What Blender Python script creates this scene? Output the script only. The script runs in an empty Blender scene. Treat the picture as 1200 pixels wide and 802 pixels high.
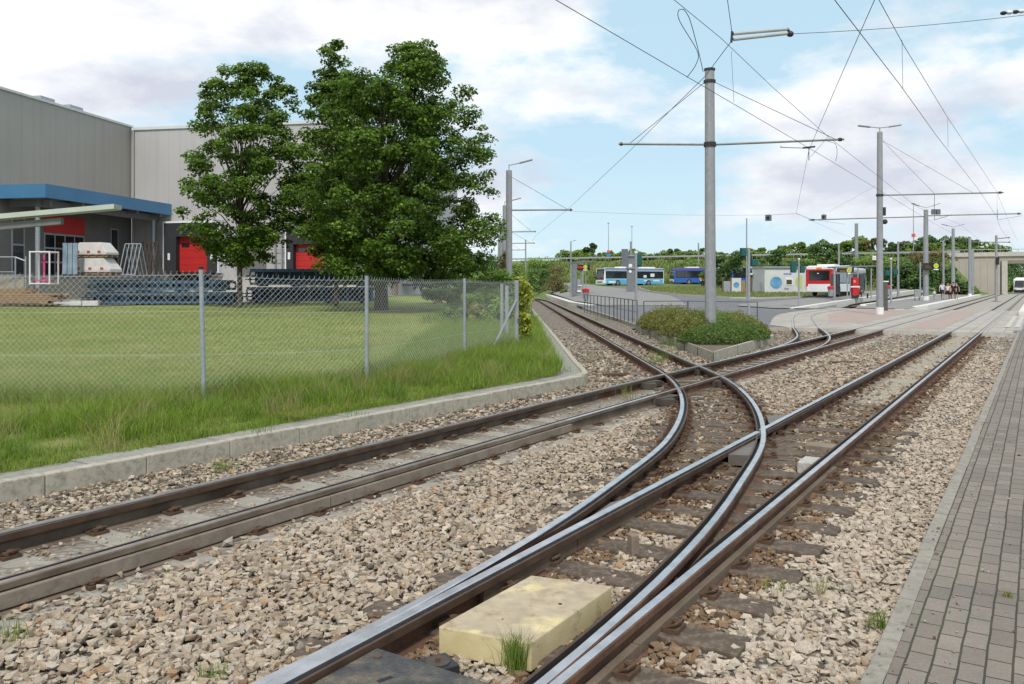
import bpy, bmesh, math, random
import numpy as np
from mathutils import Vector, Matrix
random.seed(7)
rng = np.random.default_rng(11)
R = math.radians
SC = bpy.context.scene
COL = SC.collection
EYE = 1.775           # eye height over the rail heads
F = 968.0

def P(px, py, Y):
    """a point of the place at distance Y, from where it is seen"""
    return Vector(((px - 600) * Y / F, Y, EYE - (py - 334) * Y / F))
def G(px, py, z=0.0):
    Y = F * (EYE - z) / (py - 334)
    return Vector(((px - 600) * Y / F, Y, z))
DX, DY = 0.5375, 0.8433            # direction of the double track
def SU(s, u, z=0.0):
    return Vector((s * DX + u * DY, s * DY - u * DX, z))
def to_su(x, y):
    return x * DX + y * DY, x * DY - y * DX
def sstep(a, b, t):
    t = min(1, max(0, (t - a) / (b - a)))
    return t * t * (3 - 2 * t)
def rise(x, y):
    t = max(0.0, min(y, 150) - 60) * .0215
    s, u = to_su(x, y)
    w = 1 - sstep(-16, -11, u)
    return t * sstep(4.5, 8, x) * (w + (1 - w) * .12)
def lawn_z(x, y):
    return .08 + max(0.0, min(y, 68) - 10) * .0128 + .03 * math.sin(x * .7) * math.sin(y * .5)

# ------------------------------------------------------------------ materials
MATS = {}
def nodes(name):
    m = bpy.data.materials.new(name); m.use_nodes = True
    nt = m.node_tree
    return m, nt, nt.nodes['Principled BSDF']
def N(nt, t, **kw):
    n = nt.nodes.new(t)
    for k, v in kw.items():
        setattr(n, k, v)
    return n
def ramp(nt, fac, stops):
    r = N(nt, 'ShaderNodeValToRGB'); e = r.color_ramp.elements
    while len(e) < len(stops): e.new(.5)
    for i, (p, c) in enumerate(stops):
        e[i].position = p; e[i].color = (*c, 1) if len(c) == 3 else c
    nt.links.new(fac, r.inputs[0]); return r.outputs[0]
def noise(nt, scale, detail=4, rough=.55, vec=None, w='Fac'):
    n = N(nt, 'ShaderNodeTexNoise'); n.inputs['Scale'].default_value = scale
    n.inputs['Detail'].default_value = detail; n.inputs['Roughness'].default_value = rough
    if vec is not None: nt.links.new(vec, n.inputs['Vector'])
    return n.outputs[w]
def pos(nt):
    return N(nt, 'ShaderNodeNewGeometry').outputs['Position']
def objc(nt):
    return N(nt, 'ShaderNodeTexCoord').outputs['Object']
def mixc(nt, fac, a, b, mode='MIX'):
    m = N(nt, 'ShaderNodeMix', data_type='RGBA', blend_type=mode)
    for sock, v in ((m.inputs[0], fac), (m.inputs[6], a), (m.inputs[7], b)):
        if isinstance(v, (int, float)): sock.default_value = v
        elif isinstance(v, tuple): sock.default_value = (*v, 1) if len(v) == 3 else v
        else: nt.links.new(v, sock)
    return m.outputs[2]
def math_(nt, op, a, b=None):
    m = N(nt, 'ShaderNodeMath', operation=op)
    for i, v in enumerate((a, b)):
        if v is None: continue
        if isinstance(v, (int, float)): m.inputs[i].default_value = v
        else: nt.links.new(v, m.inputs[i])
    return m.outputs[0]
def bump(nt, bs, h, strength=.3, dist=.02):
    b = N(nt, 'ShaderNodeBump'); b.inputs['Strength'].default_value = strength; b.inputs['Distance'].default_value = dist
    nt.links.new(h, b.inputs['Height']); nt.links.new(b.outputs[0], bs.inputs['Normal'])
def mat(name, c, c2=None, rough=.6, metal=0, scale=3, bstr=0, bscale=30, spec=.4, world=True, dirt=None):
    """plain painted / cast / metal surface: two tones mixed by noise, optional bump, optional grime"""
    if name in MATS: return MATS[name]
    m, nt, bs = nodes(name)
    v = pos(nt) if world else objc(nt)
    c2 = c2 or tuple(x * .8 for x in c)
    f = noise(nt, scale, 6, .6, v)
    colr = ramp(nt, f, [(.3, c2), (.7, c)])
    if dirt:
        g = ramp(nt, noise(nt, scale * 3.7, 5, .7, v), [(.48, (0, 0, 0)), (.72, (1, 1, 1))])
        colr = mixc(nt, g, colr, dirt)
    nt.links.new(colr, bs.inputs['Base Color'])
    bs.inputs['Roughness'].default_value = rough; bs.inputs['Metallic'].default_value = metal
    bs.inputs['Specular IOR Level'].default_value = spec
    if bstr: bump(nt, bs, noise(nt, bscale, 5, .65, v), bstr, .01)
    MATS[name] = m; return m
def attr_mat(name, rough=.8, trans=0.0, spec=.3, bscale=0, tint=1.0):
    """colour from the mesh's own per-piece colour attribute; optional translucency for leaves"""
    m, nt, bs = nodes(name)
    a = N(nt, 'ShaderNodeAttribute', attribute_name='col')
    c = a.outputs['Color']
    if bscale:
        g = ramp(nt, noise(nt, bscale, 4, .6, pos(nt)), [(.3, (.72, .70, .68)), (.7, (1.15, 1.15, 1.15))])
        c = mixc(nt, 1.0, c, g, 'MULTIPLY')
    nt.links.new(c, bs.inputs['Base Color'])
    bs.inputs['Roughness'].default_value = rough; bs.inputs['Specular IOR Level'].default_value = spec
    if trans:
        t = N(nt, 'ShaderNodeBsdfTranslucent'); nt.links.new(c, t.inputs['Color'])
        mx = N(nt, 'ShaderNodeMixShader'); mx.inputs[0].default_value = trans
        nt.links.new(bs.outputs[0], mx.inputs[1]); nt.links.new(t.outputs[0], mx.inputs[2])
        nt.links.new(mx.outputs[0], nt.nodes['Material Output'].inputs[0])
    MATS[name] = m; return m

# ------------------------------------------------------------------ mesh builder
class MB:
    def __init__(s): s.v = []; s.f = []; s.m = []
    def add(s, vs, fs, m=0):
        o = len(s.v); s.v += [tuple(x) for x in vs]
        for f in fs: s.f.append([i + o for i in f]); s.m.append(m)
        return s
    def obox(s, o, ex, ey, ez, m=0):
        o, ex, ey, ez = map(Vector, (o, ex, ey, ez))
        vs = [o, o + ex, o + ex + ey, o + ey, o + ez, o + ex + ez, o + ex + ey + ez, o + ey + ez]
        return s.add(vs, [(3, 2, 1, 0), (4, 5, 6, 7), (0, 1, 5, 4), (1, 2, 6, 5), (2, 3, 7, 6), (3, 0, 4, 7)], m)
    def box(s, c, d, rz=0.0, m=0):
        ca, sa = math.cos(rz), math.sin(rz)
        ex = Vector((ca, sa, 0)) * d[0]; ey = Vector((-sa, ca, 0)) * d[1]; ez = Vector((0, 0, d[2]))
        return s.obox(Vector(c) - ex / 2 - ey / 2 - ez / 2, ex, ey, ez, m)
    def tube(s, pts, r, n=8, m=0, caps=True):
        pts = [Vector(p) for p in pts]; k = len(pts)
        rs = r if isinstance(r, (list, tuple)) else [r] * k
        vs = []; ref = None
        for i in range(k):
            d = (pts[min(i + 1, k - 1)] - pts[max(i - 1, 0)]).normalized()
            if ref is None: ref = Vector((0, 0, 1)) if abs(d.z) < .9 else Vector((1, 0, 0))
            a = d.cross(ref); a = a.normalized() if a.length > 1e-6 else d.orthogonal().normalized()
            b = d.cross(a).normalized(); ref = a.cross(d)
            for j in range(n):
                t = 2 * math.pi * j / n
                vs.append(pts[i] + (a * math.cos(t) + b * math.sin(t)) * rs[i])
        fs = [(i * n + j, i * n + (j + 1) % n, (i + 1) * n + (j + 1) % n, (i + 1) * n + j) for i in range(k - 1) for j in range(n)]
        if caps: fs += [tuple(range(n))[::-1], tuple((k - 1) * n + j for j in range(n))]
        return s.add(vs, fs, m)
    def prism(s, poly, z0, z1, m=0):
        n = len(poly)
        vs = [(p[0], p[1], z0) for p in poly] + [(p[0], p[1], z1) for p in poly]
        fs = [tuple(range(n))[::-1], tuple(range(n, 2 * n))] + [(i, (i + 1) % n, n + (i + 1) % n, n + i) for i in range(n)]
        return s.add(vs, fs, m)
    def extr(s, poly, d, m=0):
        """polygon of 3-D points pushed along d"""
        n = len(poly); d = Vector(d)
        vs = [Vector(p) for p in poly] + [Vector(p) + d for p in poly]
        fs = [tuple(range(n))[::-1], tuple(range(n, 2 * n))] + [(i, (i + 1) % n, n + (i + 1) % n, n + i) for i in range(n)]
        return s.add(vs, fs, m)
    def ball(s, c, r, m=0, n=10, k=6):
        c = Vector(c); r = Vector(r) if not isinstance(r, (int, float)) else Vector((r, r, r))
        vs = [c + Vector((0, 0, r.z))]
        for i in range(1, k):
            t = math.pi * i / k
            for j in range(n):
                a = 2 * math.pi * j / n
                vs.append(c + Vector((r.x * math.sin(t) * math.cos(a), r.y * math.sin(t) * math.sin(a), r.z * math.cos(t))))
        vs.append(c - Vector((0, 0, r.z)))
        fs = [(0, 1 + j, 1 + (j + 1) % n) for j in range(n)]
        for i in range(k - 2):
            for j in range(n):
                a = 1 + i * n; fs.append((a + j, a + n + j, a + n + (j + 1) % n, a + (j + 1) % n))
        L = len(vs) - 1; a = 1 + (k - 2) * n
        fs += [(a + j, L, a + (j + 1) % n) for j in range(n)]
        return s.add(vs, fs, m)
    def build(s, name, mats, parent=None, smooth=False, bevel=0):
        me = bpy.data.meshes.new(name)
        off = Vector(parent.location) if parent is not None else Vector((0, 0, 0))
        if parent is not None and parent.parent is not None: off = off + parent.parent.location
        me.from_pydata([tuple(Vector(v) - off) for v in s.v], [], s.f)
        for m in (mats if isinstance(mats, (list, tuple)) else [mats]): me.materials.append(m)
        me.polygons.foreach_set('material_index', s.m)
        if smooth: me.polygons.foreach_set('use_smooth', [True] * len(s.f))
        bm = bmesh.new(); bm.from_mesh(me)
        bmesh.ops.recalc_face_normals(bm, faces=bm.faces)
        if bevel:
            es = [e for e in bm.edges if e.is_manifold and e.calc_face_angle(0) > .6]
            bmesh.ops.bevel(bm, geom=es, offset=bevel, segments=2, affect='EDGES', profile=.6)
        bm.to_mesh(me); bm.free()
        o = bpy.data.objects.new(name, me); COL.objects.link(o)
        if parent is not None: o.parent = parent
        return o
def tag(o, label=None, cat=None, group=None, kind=None):
    if label: o['label'] = label
    if cat: o['category'] = cat
    if group: o['group'] = group
    if kind: o['kind'] = kind
    return o
def thing(name, label, cat, loc=(0, 0, 0), group=None):
    o = bpy.data.objects.new(name, None); COL.objects.link(o); o.location = loc; o.empty_display_size = .2
    return tag(o, label, cat, group)
def copy_tree(o, parent=None):
    c = o.copy(); COL.objects.link(c)
    if parent is not None: c.parent = parent
    for ch in [x for x in o.children]: copy_tree(ch, c)
    return c
def bulk(name, V, Fc, m, col=None, parent=None, smooth=False):
    """numpy mesh: V (n,3), Fc (k,3|4) faces, col (n,3) point colours"""
    V = np.asarray(V, np.float32).copy(); Fc = np.asarray(Fc, np.int32)
    if parent is not None: V -= np.array(parent.location, np.float32)
    me = bpy.data.meshes.new(name); k = Fc.shape[1]
    me.vertices.add(len(V)); me.vertices.foreach_set('co', V.ravel())
    me.loops.add(Fc.size); me.loops.foreach_set('vertex_index', Fc.ravel())
    me.polygons.add(len(Fc)); me.polygons.foreach_set('loop_start', np.arange(0, Fc.size, k, dtype=np.int32))
    me.polygons.foreach_set('loop_total', np.full(len(Fc), k, np.int32))
    me.polygons.foreach_set('use_smooth', np.full(len(Fc), bool(smooth)))
    me.update(calc_edges=True)
    if col is not None:
        a = me.color_attributes.new('col', 'FLOAT_COLOR', 'POINT')
        a.data.foreach_set('color', np.c_[col, np.ones(len(V))].astype(np.float32).ravel())
    me.materials.append(m)
    o = bpy.data.objects.new(name, me); COL.objects.link(o)
    if parent is not None: o.parent = parent
    return o
def sheet(name, poly, zf, m, step=3.0, label=None, cat=None, kind='structure', parent=None):
    """a paved or earthen surface: outline cut into a fine mesh that follows the height function"""
    bm = bmesh.new()
    f = bm.faces.new([bm.verts.new((p[0], p[1], 0)) for p in poly])
    bmesh.ops.triangulate(bm, faces=[f])
    xs = [p[0] for p in poly]; ys = [p[1] for p in poly]
    for ax, lo, hi in ((0, min(xs), max(xs)), (1, min(ys), max(ys))):
        t = math.floor(lo / step) * step + step
        while t < hi:
            co = [0, 0, 0]; no = [0, 0, 0]; co[ax] = t; no[ax] = 1
            bmesh.ops.bisect_plane(bm, geom=bm.verts[:] + bm.edges[:] + bm.faces[:], plane_co=co, plane_no=no, dist=1e-5)
            t += step
    for v in bm.verts: v.co.z = zf(v.co.x, v.co.y)
    bmesh.ops.recalc_face_normals(bm, faces=bm.faces)
    if sum(f.normal.z for f in bm.faces) < 0: bmesh.ops.reverse_faces(bm, faces=bm.faces)
    me = bpy.data.meshes.new(name); bm.to_mesh(me); bm.free(); me.materials.append(m)
    o = bpy.data.objects.new(name, me); COL.objects.link(o)
    if parent is not None: o.parent = parent
    return tag(o, label, cat, None, kind)

# ------------------------------------------------------------------ material library
M_galv = mat('galvanised_steel', (.36, .39, .42), (.26, .29, .32), .5, .35, 9, dirt=(.42, .44, .45))
M_polegrey = mat('pole_grey_paint', (.29, .30, .32), (.24, .25, .265), .55, .1, 2.2, dirt=(.33, .34, .35))
M_dark = mat('dark_steel', (.05, .055, .06), (.03, .03, .035), .5, .4, 6)
M_black = mat('black_rubber', (.018, .018, .02), (.012, .012, .012), .6, 0, 8)
M_white = mat('white_paint', (.78, .79, .80), (.68, .69, .71), .4, 0, 2)
M_red = mat('signal_red_paint', (.55, .02, .025), (.45, .015, .02), .4, 0, 2)
M_reddoor = mat('red_sectional_door', (.50, .025, .022), (.42, .02, .02), .5, 0, 2)
M_busred = mat('bus_dark_red', (.33, .012, .03), (.28, .01, .025), .25, 0, 2, spec=.6)
M_brown = mat('rusty_iron', (.13, .075, .045), (.07, .042, .028), .85, .1, 14, .5, 60)
M_wire = mat('copper_wire_dark', (.075, .085, .08), (.05, .055, .055), .6, .3, 3)
M_conc = mat('weathered_concrete', (.45, .41, .335), (.34, .31, .25), .9, 0, 3.5, .35, 45, dirt=(.20, .185, .14))
M_conc_light = mat('pale_concrete', (.50, .48, .44), (.42, .40, .365), .9, 0, 2, .25, 40, dirt=(.34, .32, .29))
M_asph = mat('asphalt', (.155, .158, .166), (.115, .118, .125), .92, 0, .6, .5, 120, dirt=(.19, .19, .19))
M_glass = mat('dark_glass', (.015, .02, .022), (.01, .012, .014), .06, 0, 1, spec=.8)
M_yellow = mat('traffic_yellow', (.75, .62, .04), (.7, .55, .03), .45)
M_green = mat('dark_green_plastic', (.012, .10, .085), (.01, .075, .065), .45)
M_wood = mat('sawn_timber', (.36, .24, .13), (.25, .16, .085), .8, 0, 5, .3, 30)
M_bark = mat('bark', (.13, .11, .09), (.06, .05, .04), .95, 0, 7, .8, 25)
M_leaf = attr_mat('leaf', .5, .45, .35)
M_blade = attr_mat('grass_blade', .7, .35, .2)
M_stone = attr_mat('ballast_stone', .92, 0, .2, 90)
def cladding(name, c, pitch, dirn):
    m, nt, bs = nodes(name)
    v = N(nt, 'ShaderNodeVectorMath', operation='DOT_PRODUCT'); nt.links.new(pos(nt), v.inputs[0]); v.inputs[1].default_value = (*dirn, 0)
    fr = math_(nt, 'FRACT', math_(nt, 'DIVIDE', v.outputs['Value'], pitch))
    ln = math_(nt, 'LESS_THAN', fr, .022)
    fine = math_(nt, 'FRACT', math_(nt, 'DIVIDE', v.outputs['Value'], pitch / 8))
    cc = mixc(nt, noise(nt, .35, 4, .6, pos(nt)), tuple(x * .9 for x in c), tuple(x * 1.08 for x in c))
    cc = mixc(nt, math_(nt, 'MULTIPLY', ln, .45), cc, tuple(x * .45 for x in c))
    # faint run-off streaks
    sp = N(nt, 'ShaderNodeMapping'); sp.inputs['Scale'].default_value = (1.6, 1.6, .05); nt.links.new(pos(nt), sp.inputs[0])
    cc = mixc(nt, ramp(nt, noise(nt, 1.5, 4, .6, sp.outputs[0]), [(.5, (0, 0, 0)), (.8, (.35, .35, .35))]), cc, tuple(x * .6 for x in c))
    nt.links.new(cc, bs.inputs['Base Color']); bs.inputs['Roughness'].default_value = .5; bs.inputs['Metallic'].default_value = .15
    bump(nt, bs, math_(nt, 'PINGPONG', fine, .5), .10, .02)
    return m
# ------------------------------------------------------------------ camera, sky, sun
cam = bpy.data.cameras.new('camera'); cam.sensor_width = 36; cam.lens = F / 1200 * 36
cam.shift_y = -67 / 1200; cam.clip_end = 6000; cam.clip_start = .05
co = bpy.data.objects.new('camera', cam); COL.objects.link(co); co.location = (0, 0, EYE); co.rotation_euler = (R(90), 0, 0)
SC.camera = co
SC.view_settings.view_transform = 'Standard'; SC.view_settings.look = 'None'; SC.view_settings.exposure = 0
SKY_OFF = (1.3, 2.2, .7)
SUN_EL, SUN_AZ = R(52), R(-176)      # high, behind and to one side of the viewer, veiled by cloud
w = bpy.data.worlds.new('World'); SC.world = w; w.use_nodes = True
nt = w.node_tree; bg = nt.nodes['Background']
sky = N(nt, 'ShaderNodeTexSky', sky_type='NISHITA'); sky.sun_disc = False; sky.sun_elevation = SUN_EL; sky.sun_rotation = SUN_AZ
sky.air_density = 1.0; sky.dust_density = .8; sky.ozone_density = 1.0
tc = N(nt, 'ShaderNodeTexCoord').outputs['Generated']
sp = N(nt, 'ShaderNodeSeparateXYZ'); nt.links.new(tc, sp.inputs[0])
cb = N(nt, 'ShaderNodeMapping'); cb.inputs['Scale'].default_value = (1, 1, 2.3); nt.links.new(tc, cb.inputs[0])
mp = N(nt, 'ShaderNodeMapping'); mp.inputs['Location'].default_value = SKY_OFF; nt.links.new(cb.outputs[0], mp.inputs[0])
n1 = noise(nt, 2.5, 9, .55, mp.outputs[0]); n2 = noise(nt, 8.0, 7, .6, mp.outputs[0])
m2 = N(nt, 'ShaderNodeMapping'); m2.inputs['Location'].default_value = (8.3, 1.7, 4); nt.links.new(cb.outputs[0], m2.inputs[0])
n3 = noise(nt, 4.0, 7, .58, m2.outputs[0])
left = math_(nt, 'MULTIPLY', sp.outputs[0], -.05)         # the cloud is thicker over the hall
cov = math_(nt, 'ADD', math_(nt, 'ADD', math_(nt, 'MULTIPLY', n1, .75), math_(nt, 'MULTIPLY', n2, .25)), left)
mask = ramp(nt, cov, [(.435, (0, 0, 0)), (.52, (1, 1, 1))])
shade = ramp(nt, math_(nt, 'ADD', math_(nt, 'MULTIPLY', n3, .7), math_(nt, 'MULTIPLY', n2, .3)), [(.44, (1.0, 1.0, 1.0)), (.62, (.60, .625, .72))])
blue = mixc(nt, 1.0, sky.outputs[0], (.10, .10, .10), 'MULTIPLY')
blue = mixc(nt, .80, blue, (.55, .77, .90))
hz = ramp(nt, sp.outputs[2], [(0.0, (1, 1, 1)), (.16, (0, 0, 0))])
cl = mixc(nt, math_(nt, 'MULTIPLY', mask, .96), blue, shade)
cl = mixc(nt, math_(nt, 'MULTIPLY', hz, .22), cl, (.88, .93, .98))
nt.links.new(cl, bg.inputs[0]); bg.inputs[1].default_value = 1.12
sun = bpy.data.lights.new('sun', 'SUN'); sun.energy = 3.0; sun.angle = R(7); sun.color = (1, .95, .87)
so = bpy.data.objects.new('sun', sun); COL.objects.link(so)
sd = Vector((math.sin(SUN_AZ) * math.cos(SUN_EL), math.cos(SUN_AZ) * math.cos(SUN_EL), math.sin(SUN_EL)))
so.rotation_euler = sd.to_track_quat('Z', 'Y').to_euler(); so.location = sd * 60

# ------------------------------------------------------------------ terrain
EA, EB = Vector((8, 194)), Vector((100, 145))             # the road on its embankment
ED = (EB - EA).normalized(); EN = Vector((-ED.y, ED.x))   # EN points away from the viewer
ELEN = (EB - EA).length
def emb(x, y):
    p = Vector((x, y)) - EA
    t = p.dot(ED) / ELEN; d = p.dot(EN)
    if t > .86: return 0.0
    h = 7.4 if t > 0 else 7.4 * sstep(-.9, -.05, t)
    end = 1 - sstep(.80, .86, t)
    return h * max(0, min(1, 1 - max(0, abs(d - 4) - 6) / 15)) * end
def terrain(x, y):
    # low under the tracks and paving (which have their own surfaces), grass level beyond them
    near = -.42
    far = lawn_z(x, y) if x < 0 else rise(x, y) + .05
    k = sstep(118, 132, y)
    if y < 118 and (x < -70 or x > 75) or y < -20: k = 1
    z = near * (1 - k) + far * k
    s, u = to_su(x, y)
    if -8 < u < 6 and y > 60: z = min(z, -.3)
    return max(z, emb(x, y) - .05) if y > 110 else z
xs = np.concatenate([[-3000, -1200, -500, -250], np.arange(-120, 181, 4.0), [220, 300, 500, 1200, 3000]])
ys = np.concatenate([[-600, -150, -40], np.arange(-20, 261, 4.0), [300, 400, 700, 1500, 3500]])
XX, YY = np.meshgrid(xs, ys)
V = np.array([(x, y, terrain(x, y)) for x, y in zip(XX.ravel(), YY.ravel())])
nx, ny = len(xs), len(ys); ii = (np.arange(ny - 1)[:, None] * nx + np.arange(nx - 1)[None]).ravel()
m, nt, bs = nodes('rough_grass')
v = pos(nt)
c = ramp(nt, noise(nt, .12, 6, .62, v), [(.32, (.10, .16, .035)), (.5, (.155, .215, .055)), (.68, (.23, .25, .09))])
c = mixc(nt, ramp(nt, noise(nt, 2.2, 5, .7, v), [(.4, (0, 0, 0)), (.7, (.6, .6, .6))]), c, (.05, .085, .02))
nt.links.new(c, bs.inputs['Base Color']); bs.inputs['Roughness'].default_value = .95; bump(nt, bs, noise(nt, 6, 5, .7, v), 1, .25)
M_rough = m
tag(bulk('ground', V, np.stack([ii, ii + 1, ii + nx + 1, ii + nx], 1), M_rough, smooth=True), 'rough grassy ground with a road embankment behind the bus loop', 'ground', None, 'structure')

# lawn
m, nt, bs = nodes('mown_lawn'); v = pos(nt)
c = ramp(nt, noise(nt, .35, 6, .6, v), [(.3, (.16, .22, .04)), (.5, (.25, .30, .065)), (.7, (.37, .355, .12))])
c = mixc(nt, ramp(nt, noise(nt, 14, 5, .75, v), [(.38, (0, 0, 0)), (.72, (.75, .75, .75))]), c, (.17, .24, .035))
c = mixc(nt, ramp(nt, noise(nt, 1.4, 6, .7, v), [(.52, (0, 0, 0)), (.72, (.75, .75, .75))]), c, (.40, .34, .14))
nt.links.new(c, bs.inputs['Base Color']); bs.inputs['Roughness'].default_value = .95; bump(nt, bs, noise(nt, 22, 5, .75, v), 1, .08)
M_lawn = m
def xy(p): return (p.x, p.y)
def KF(s): return -7.69 + .0365 * (s - 4.2)
def KE(s): return KF(s) - .435
lawn_poly = [xy(SU(-9, KE(-9))), xy(SU(13.85, -7.80)), (.90, 16.35), (1.0, 17.4), (.95, 60), (.9, 124), (-118, 124), (-118, -2)]
def lawn_sheet(x, y):
    # drops to the kerb slab along its edge
    s, u = to_su(x, y); d = min(KE(min(s, 13.8)) - u, max(0.0, .95 - x) if y > 15 else 9)
    return lawn_z(x, y) if d > .5 else .0 + lawn_z(x, y) * max(0, d) / .5
sheet('lawn', lawn_poly, lawn_sheet, M_lawn, 2.0, 'mown green lawn behind the chain link fence', 'lawn')
M_yard = mat('yard_concrete', (.33, .32, .30), (.25, .245, .235), .9, 0, .5, .4, 60, dirt=(.2, .2, .19))
yz = lambda x, y: lawn_z(x, y) + .06
sheet('yard_pavement', [(-100, 45), (-33, 45.5), (-24, 46.5), (-16, 52), (-11, 64), (-9, 72), (-3.5, 74), (-3.5, 97), (-100, 97)], yz, M_yard, 3, 'grey paved loading yard in front of the hall', 'yard')

# ballast bed
BU0, BU1 = -7.36, -.70
m, nt, bs = nodes('ballast_bed'); v = pos(nt)
vo = N(nt, 'ShaderNodeTexVoronoi'); vo.inputs['Scale'].default_value = 17; nt.links.new(v, vo.inputs['Vector'])
vc = N(nt, 'ShaderNodeSeparateColor'); nt.links.new(vo.outputs['Color'], vc.inputs[0])
c = ramp(nt, vc.outputs[0], [(0, (.17, .135, .10)), (.4, (.34, .285, .225)), (.75, (.45, .40, .335)), (1, (.50, .46, .41))])
c = mixc(nt, ramp(nt, vo.outputs['Distance'], [(.30, (0, 0, 0)), (.62, (1, 1, 1))]), c, (.10, .08, .06))
su_u = N(nt, 'ShaderNodeVectorMath', operation='DOT_PRODUCT'); nt.links.new(v, su_u.inputs[0]); su_u.inputs[1].default_value = (DY, -DX, 0)
u_ = su_u.outputs['Value']
def band(c_, w_): return ramp(nt, math_(nt, 'ABSOLUTE', math_(nt, 'SUBTRACT', u_, c_)), [(w_ * .7, (1, 1, 1)), (w_, (0, 0, 0))])
patch = ramp(nt, noise(nt, 2.2, 5, .65, v), [(.42, (0, 0, 0)), (.60, (1, 1, 1))])
dust = math_(nt, 'MULTIPLY', band(-5.02, .40), patch)
c = mixc(nt, math_(nt, 'MULTIPLY', dust, .85), c, (.55, .53, .49))
inner = mixc(nt, noise(nt, 3, 5, .7, v), (.17, .15, .125), (.36, .33, .28))
c = mixc(nt, math_(nt, 'MULTIPLY', band(-5.76, .50), .75), c, inner)
inA = mixc(nt, noise(nt, 3, 5, .7, v), (.30, .27, .21), (.46, .42, .34))
sps = N(nt, 'ShaderNodeVectorMath', operation='DOT_PRODUCT'); nt.links.new(v, sps.inputs[0]); sps.inputs[1].default_value = (DX, DY, 0)
farA = ramp(nt, math_(nt, 'DIVIDE', sps.outputs['Value'], 40), [(.34, (0, 0, 0)), (.39, (1, 1, 1))])
c = mixc(nt, math_(nt, 'MULTIPLY', math_(nt, 'MULTIPLY', band(-2.34, .52), farA), .8), c, inA)
# oily brown next to the rails
for uc in (-2.87, -1.81, -6.29, -5.23):
    c = mixc(nt, math_(nt, 'MULTIPLY', band(uc, .30), .45), c, (.13, .085, .055))
nt.links.new(c, bs.inputs['Base Color']); bs.inputs['Roughness'].default_value = .95
bump(nt, bs, vo.outputs['Distance'], .9, -.05)
M_ballast = m
bz = lambda x, y: -.176 + .012 * math.sin(x * 2.1 + y) * math.sin(y * 1.7)
bed = [xy(SU(-9, KF(-9) - .02)), xy(SU(13.7, -7.36)), (1.5, 16.5), (1.55, 176), (5.6, 176), (5.6, 37.2), (5.25, 36.6), (5.0, 20.6), (8.75, 27.6), (9.6, 31), (10.3, 34.2), xy(SU(35.7, -8.9)), xy(SU(35.7, BU1)), xy(SU(-9, BU1))]
sheet('gravel_bed', bed, bz, M_ballast, 1.5, 'pale brown ballast bed under the tram tracks', 'track bed')
sheet('track_bed_beyond', [xy(SU(66, -7.6)), xy(SU(200, -7.6)), xy(SU(200, 3)), xy(SU(66, 3))], lambda x, y: rise(x, y) - .10, mat('far_ballast', (.36, .34, .30), (.27, .25, .21), .95, 0, 1.5, .5, 25), 6, 'grey ballast under the tracks beyond the crossing', 'track bed')

# block paving beside the track
m, nt, bs = nodes('block_paving')
mp = N(nt, 'ShaderNodeMapping'); mp.inputs['Rotation'].default_value = (0, 0, -math.atan2(DY, DX)); nt.links.new(pos(nt), mp.inputs[0])
wob = N(nt, 'ShaderNodeMix', data_type='VECTOR'); 
nz = noise(nt, 3, 3, .5, pos(nt), 'Color'); sc_ = N(nt, 'ShaderNodeVectorMath', operation='SCALE'); nt.links.new(nz, sc_.inputs[0]); sc_.inputs['Scale'].default_value = .016
ad = N(nt, 'ShaderNodeVectorMath', operation='ADD'); nt.links.new(mp.outputs[0], ad.inputs[0]); nt.links.new(sc_.outputs[0], ad.inputs[1])
br = N(nt, 'ShaderNodeTexBrick'); br.offset = .5; nt.links.new(ad.outputs[0], br.inputs['Vector'])
br.inputs['Scale'].default_value = 1; br.inputs['Brick Width'].default_value = .2; br.inputs['Row Height'].default_value = .105
br.inputs['Mortar Size'].default_value = .0055; br.inputs['Mortar Smooth'].default_value = .25; br.inputs['Bias'].default_value = 0
br.inputs['Color1'].default_value = (.222, .194, .165, 1); br.inputs['Color2'].default_value = (.165, .143, .122, 1); br.inputs['Mortar'].default_value = (.045, .042, .03, 1)
g = ramp(nt, noise(nt, 1.2, 6, .65, pos(nt)), [(.3, (.82, .82, .82)), (.7, (1.14, 1.12, 1.08))])
c = mixc(nt, 1.0, br.outputs[0], g, 'MULTIPLY')
c = mixc(nt, 1.0, c, ramp(nt, noise(nt, 70, 3, .7, pos(nt)), [(.3, (.85, .85, .85)), (.7, (1.12, 1.12, 1.12))]), 'MULTIPLY')
moss = math_(nt, 'MULTIPLY', br.outputs['Fac'], ramp(nt, noise(nt, 2.5, 4, .6, pos(nt)), [(.5, (0, 0, 0)), (.62, (1, 1, 1))]))
c = mixc(nt, moss, c, (.055, .065, .018))
nt.links.new(c, bs.inputs['Base Color']); bs.inputs['Roughness'].default_value = .9
bump(nt, bs, math_(nt, 'ADD', math_(nt, 'MULTIPLY', br.outputs['Fac'], -1.0), math_(nt, 'MULTIPLY', noise(nt, 60, 4, .6, pos(nt)), .3)), .7, .012)
M_pave = m
pz = lambda x, y: .05 + .006 * math.sin(x * 1.3) * math.sin(y * .9)
sheet('pavement', [xy(SU(-6, -.565)), xy(SU(35.7, -.565)), xy(SU(35.7, 9)), xy(SU(-6, 9))], pz, M_pave, 1.5, 'grey block paving beside the tracks', 'pavement')
mb = MB(); s = -6.0
while s < 35.6:
    L = min(1.0, 35.7 - s) - .006; j = random.uniform(-.004, .004)
    mb.obox(SU(s, -.655 + j, -.3), SU(L, 0), SU(0, .085), (0, 0, .352 + random.uniform(-.003, .003))); s += 1.0
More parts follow.
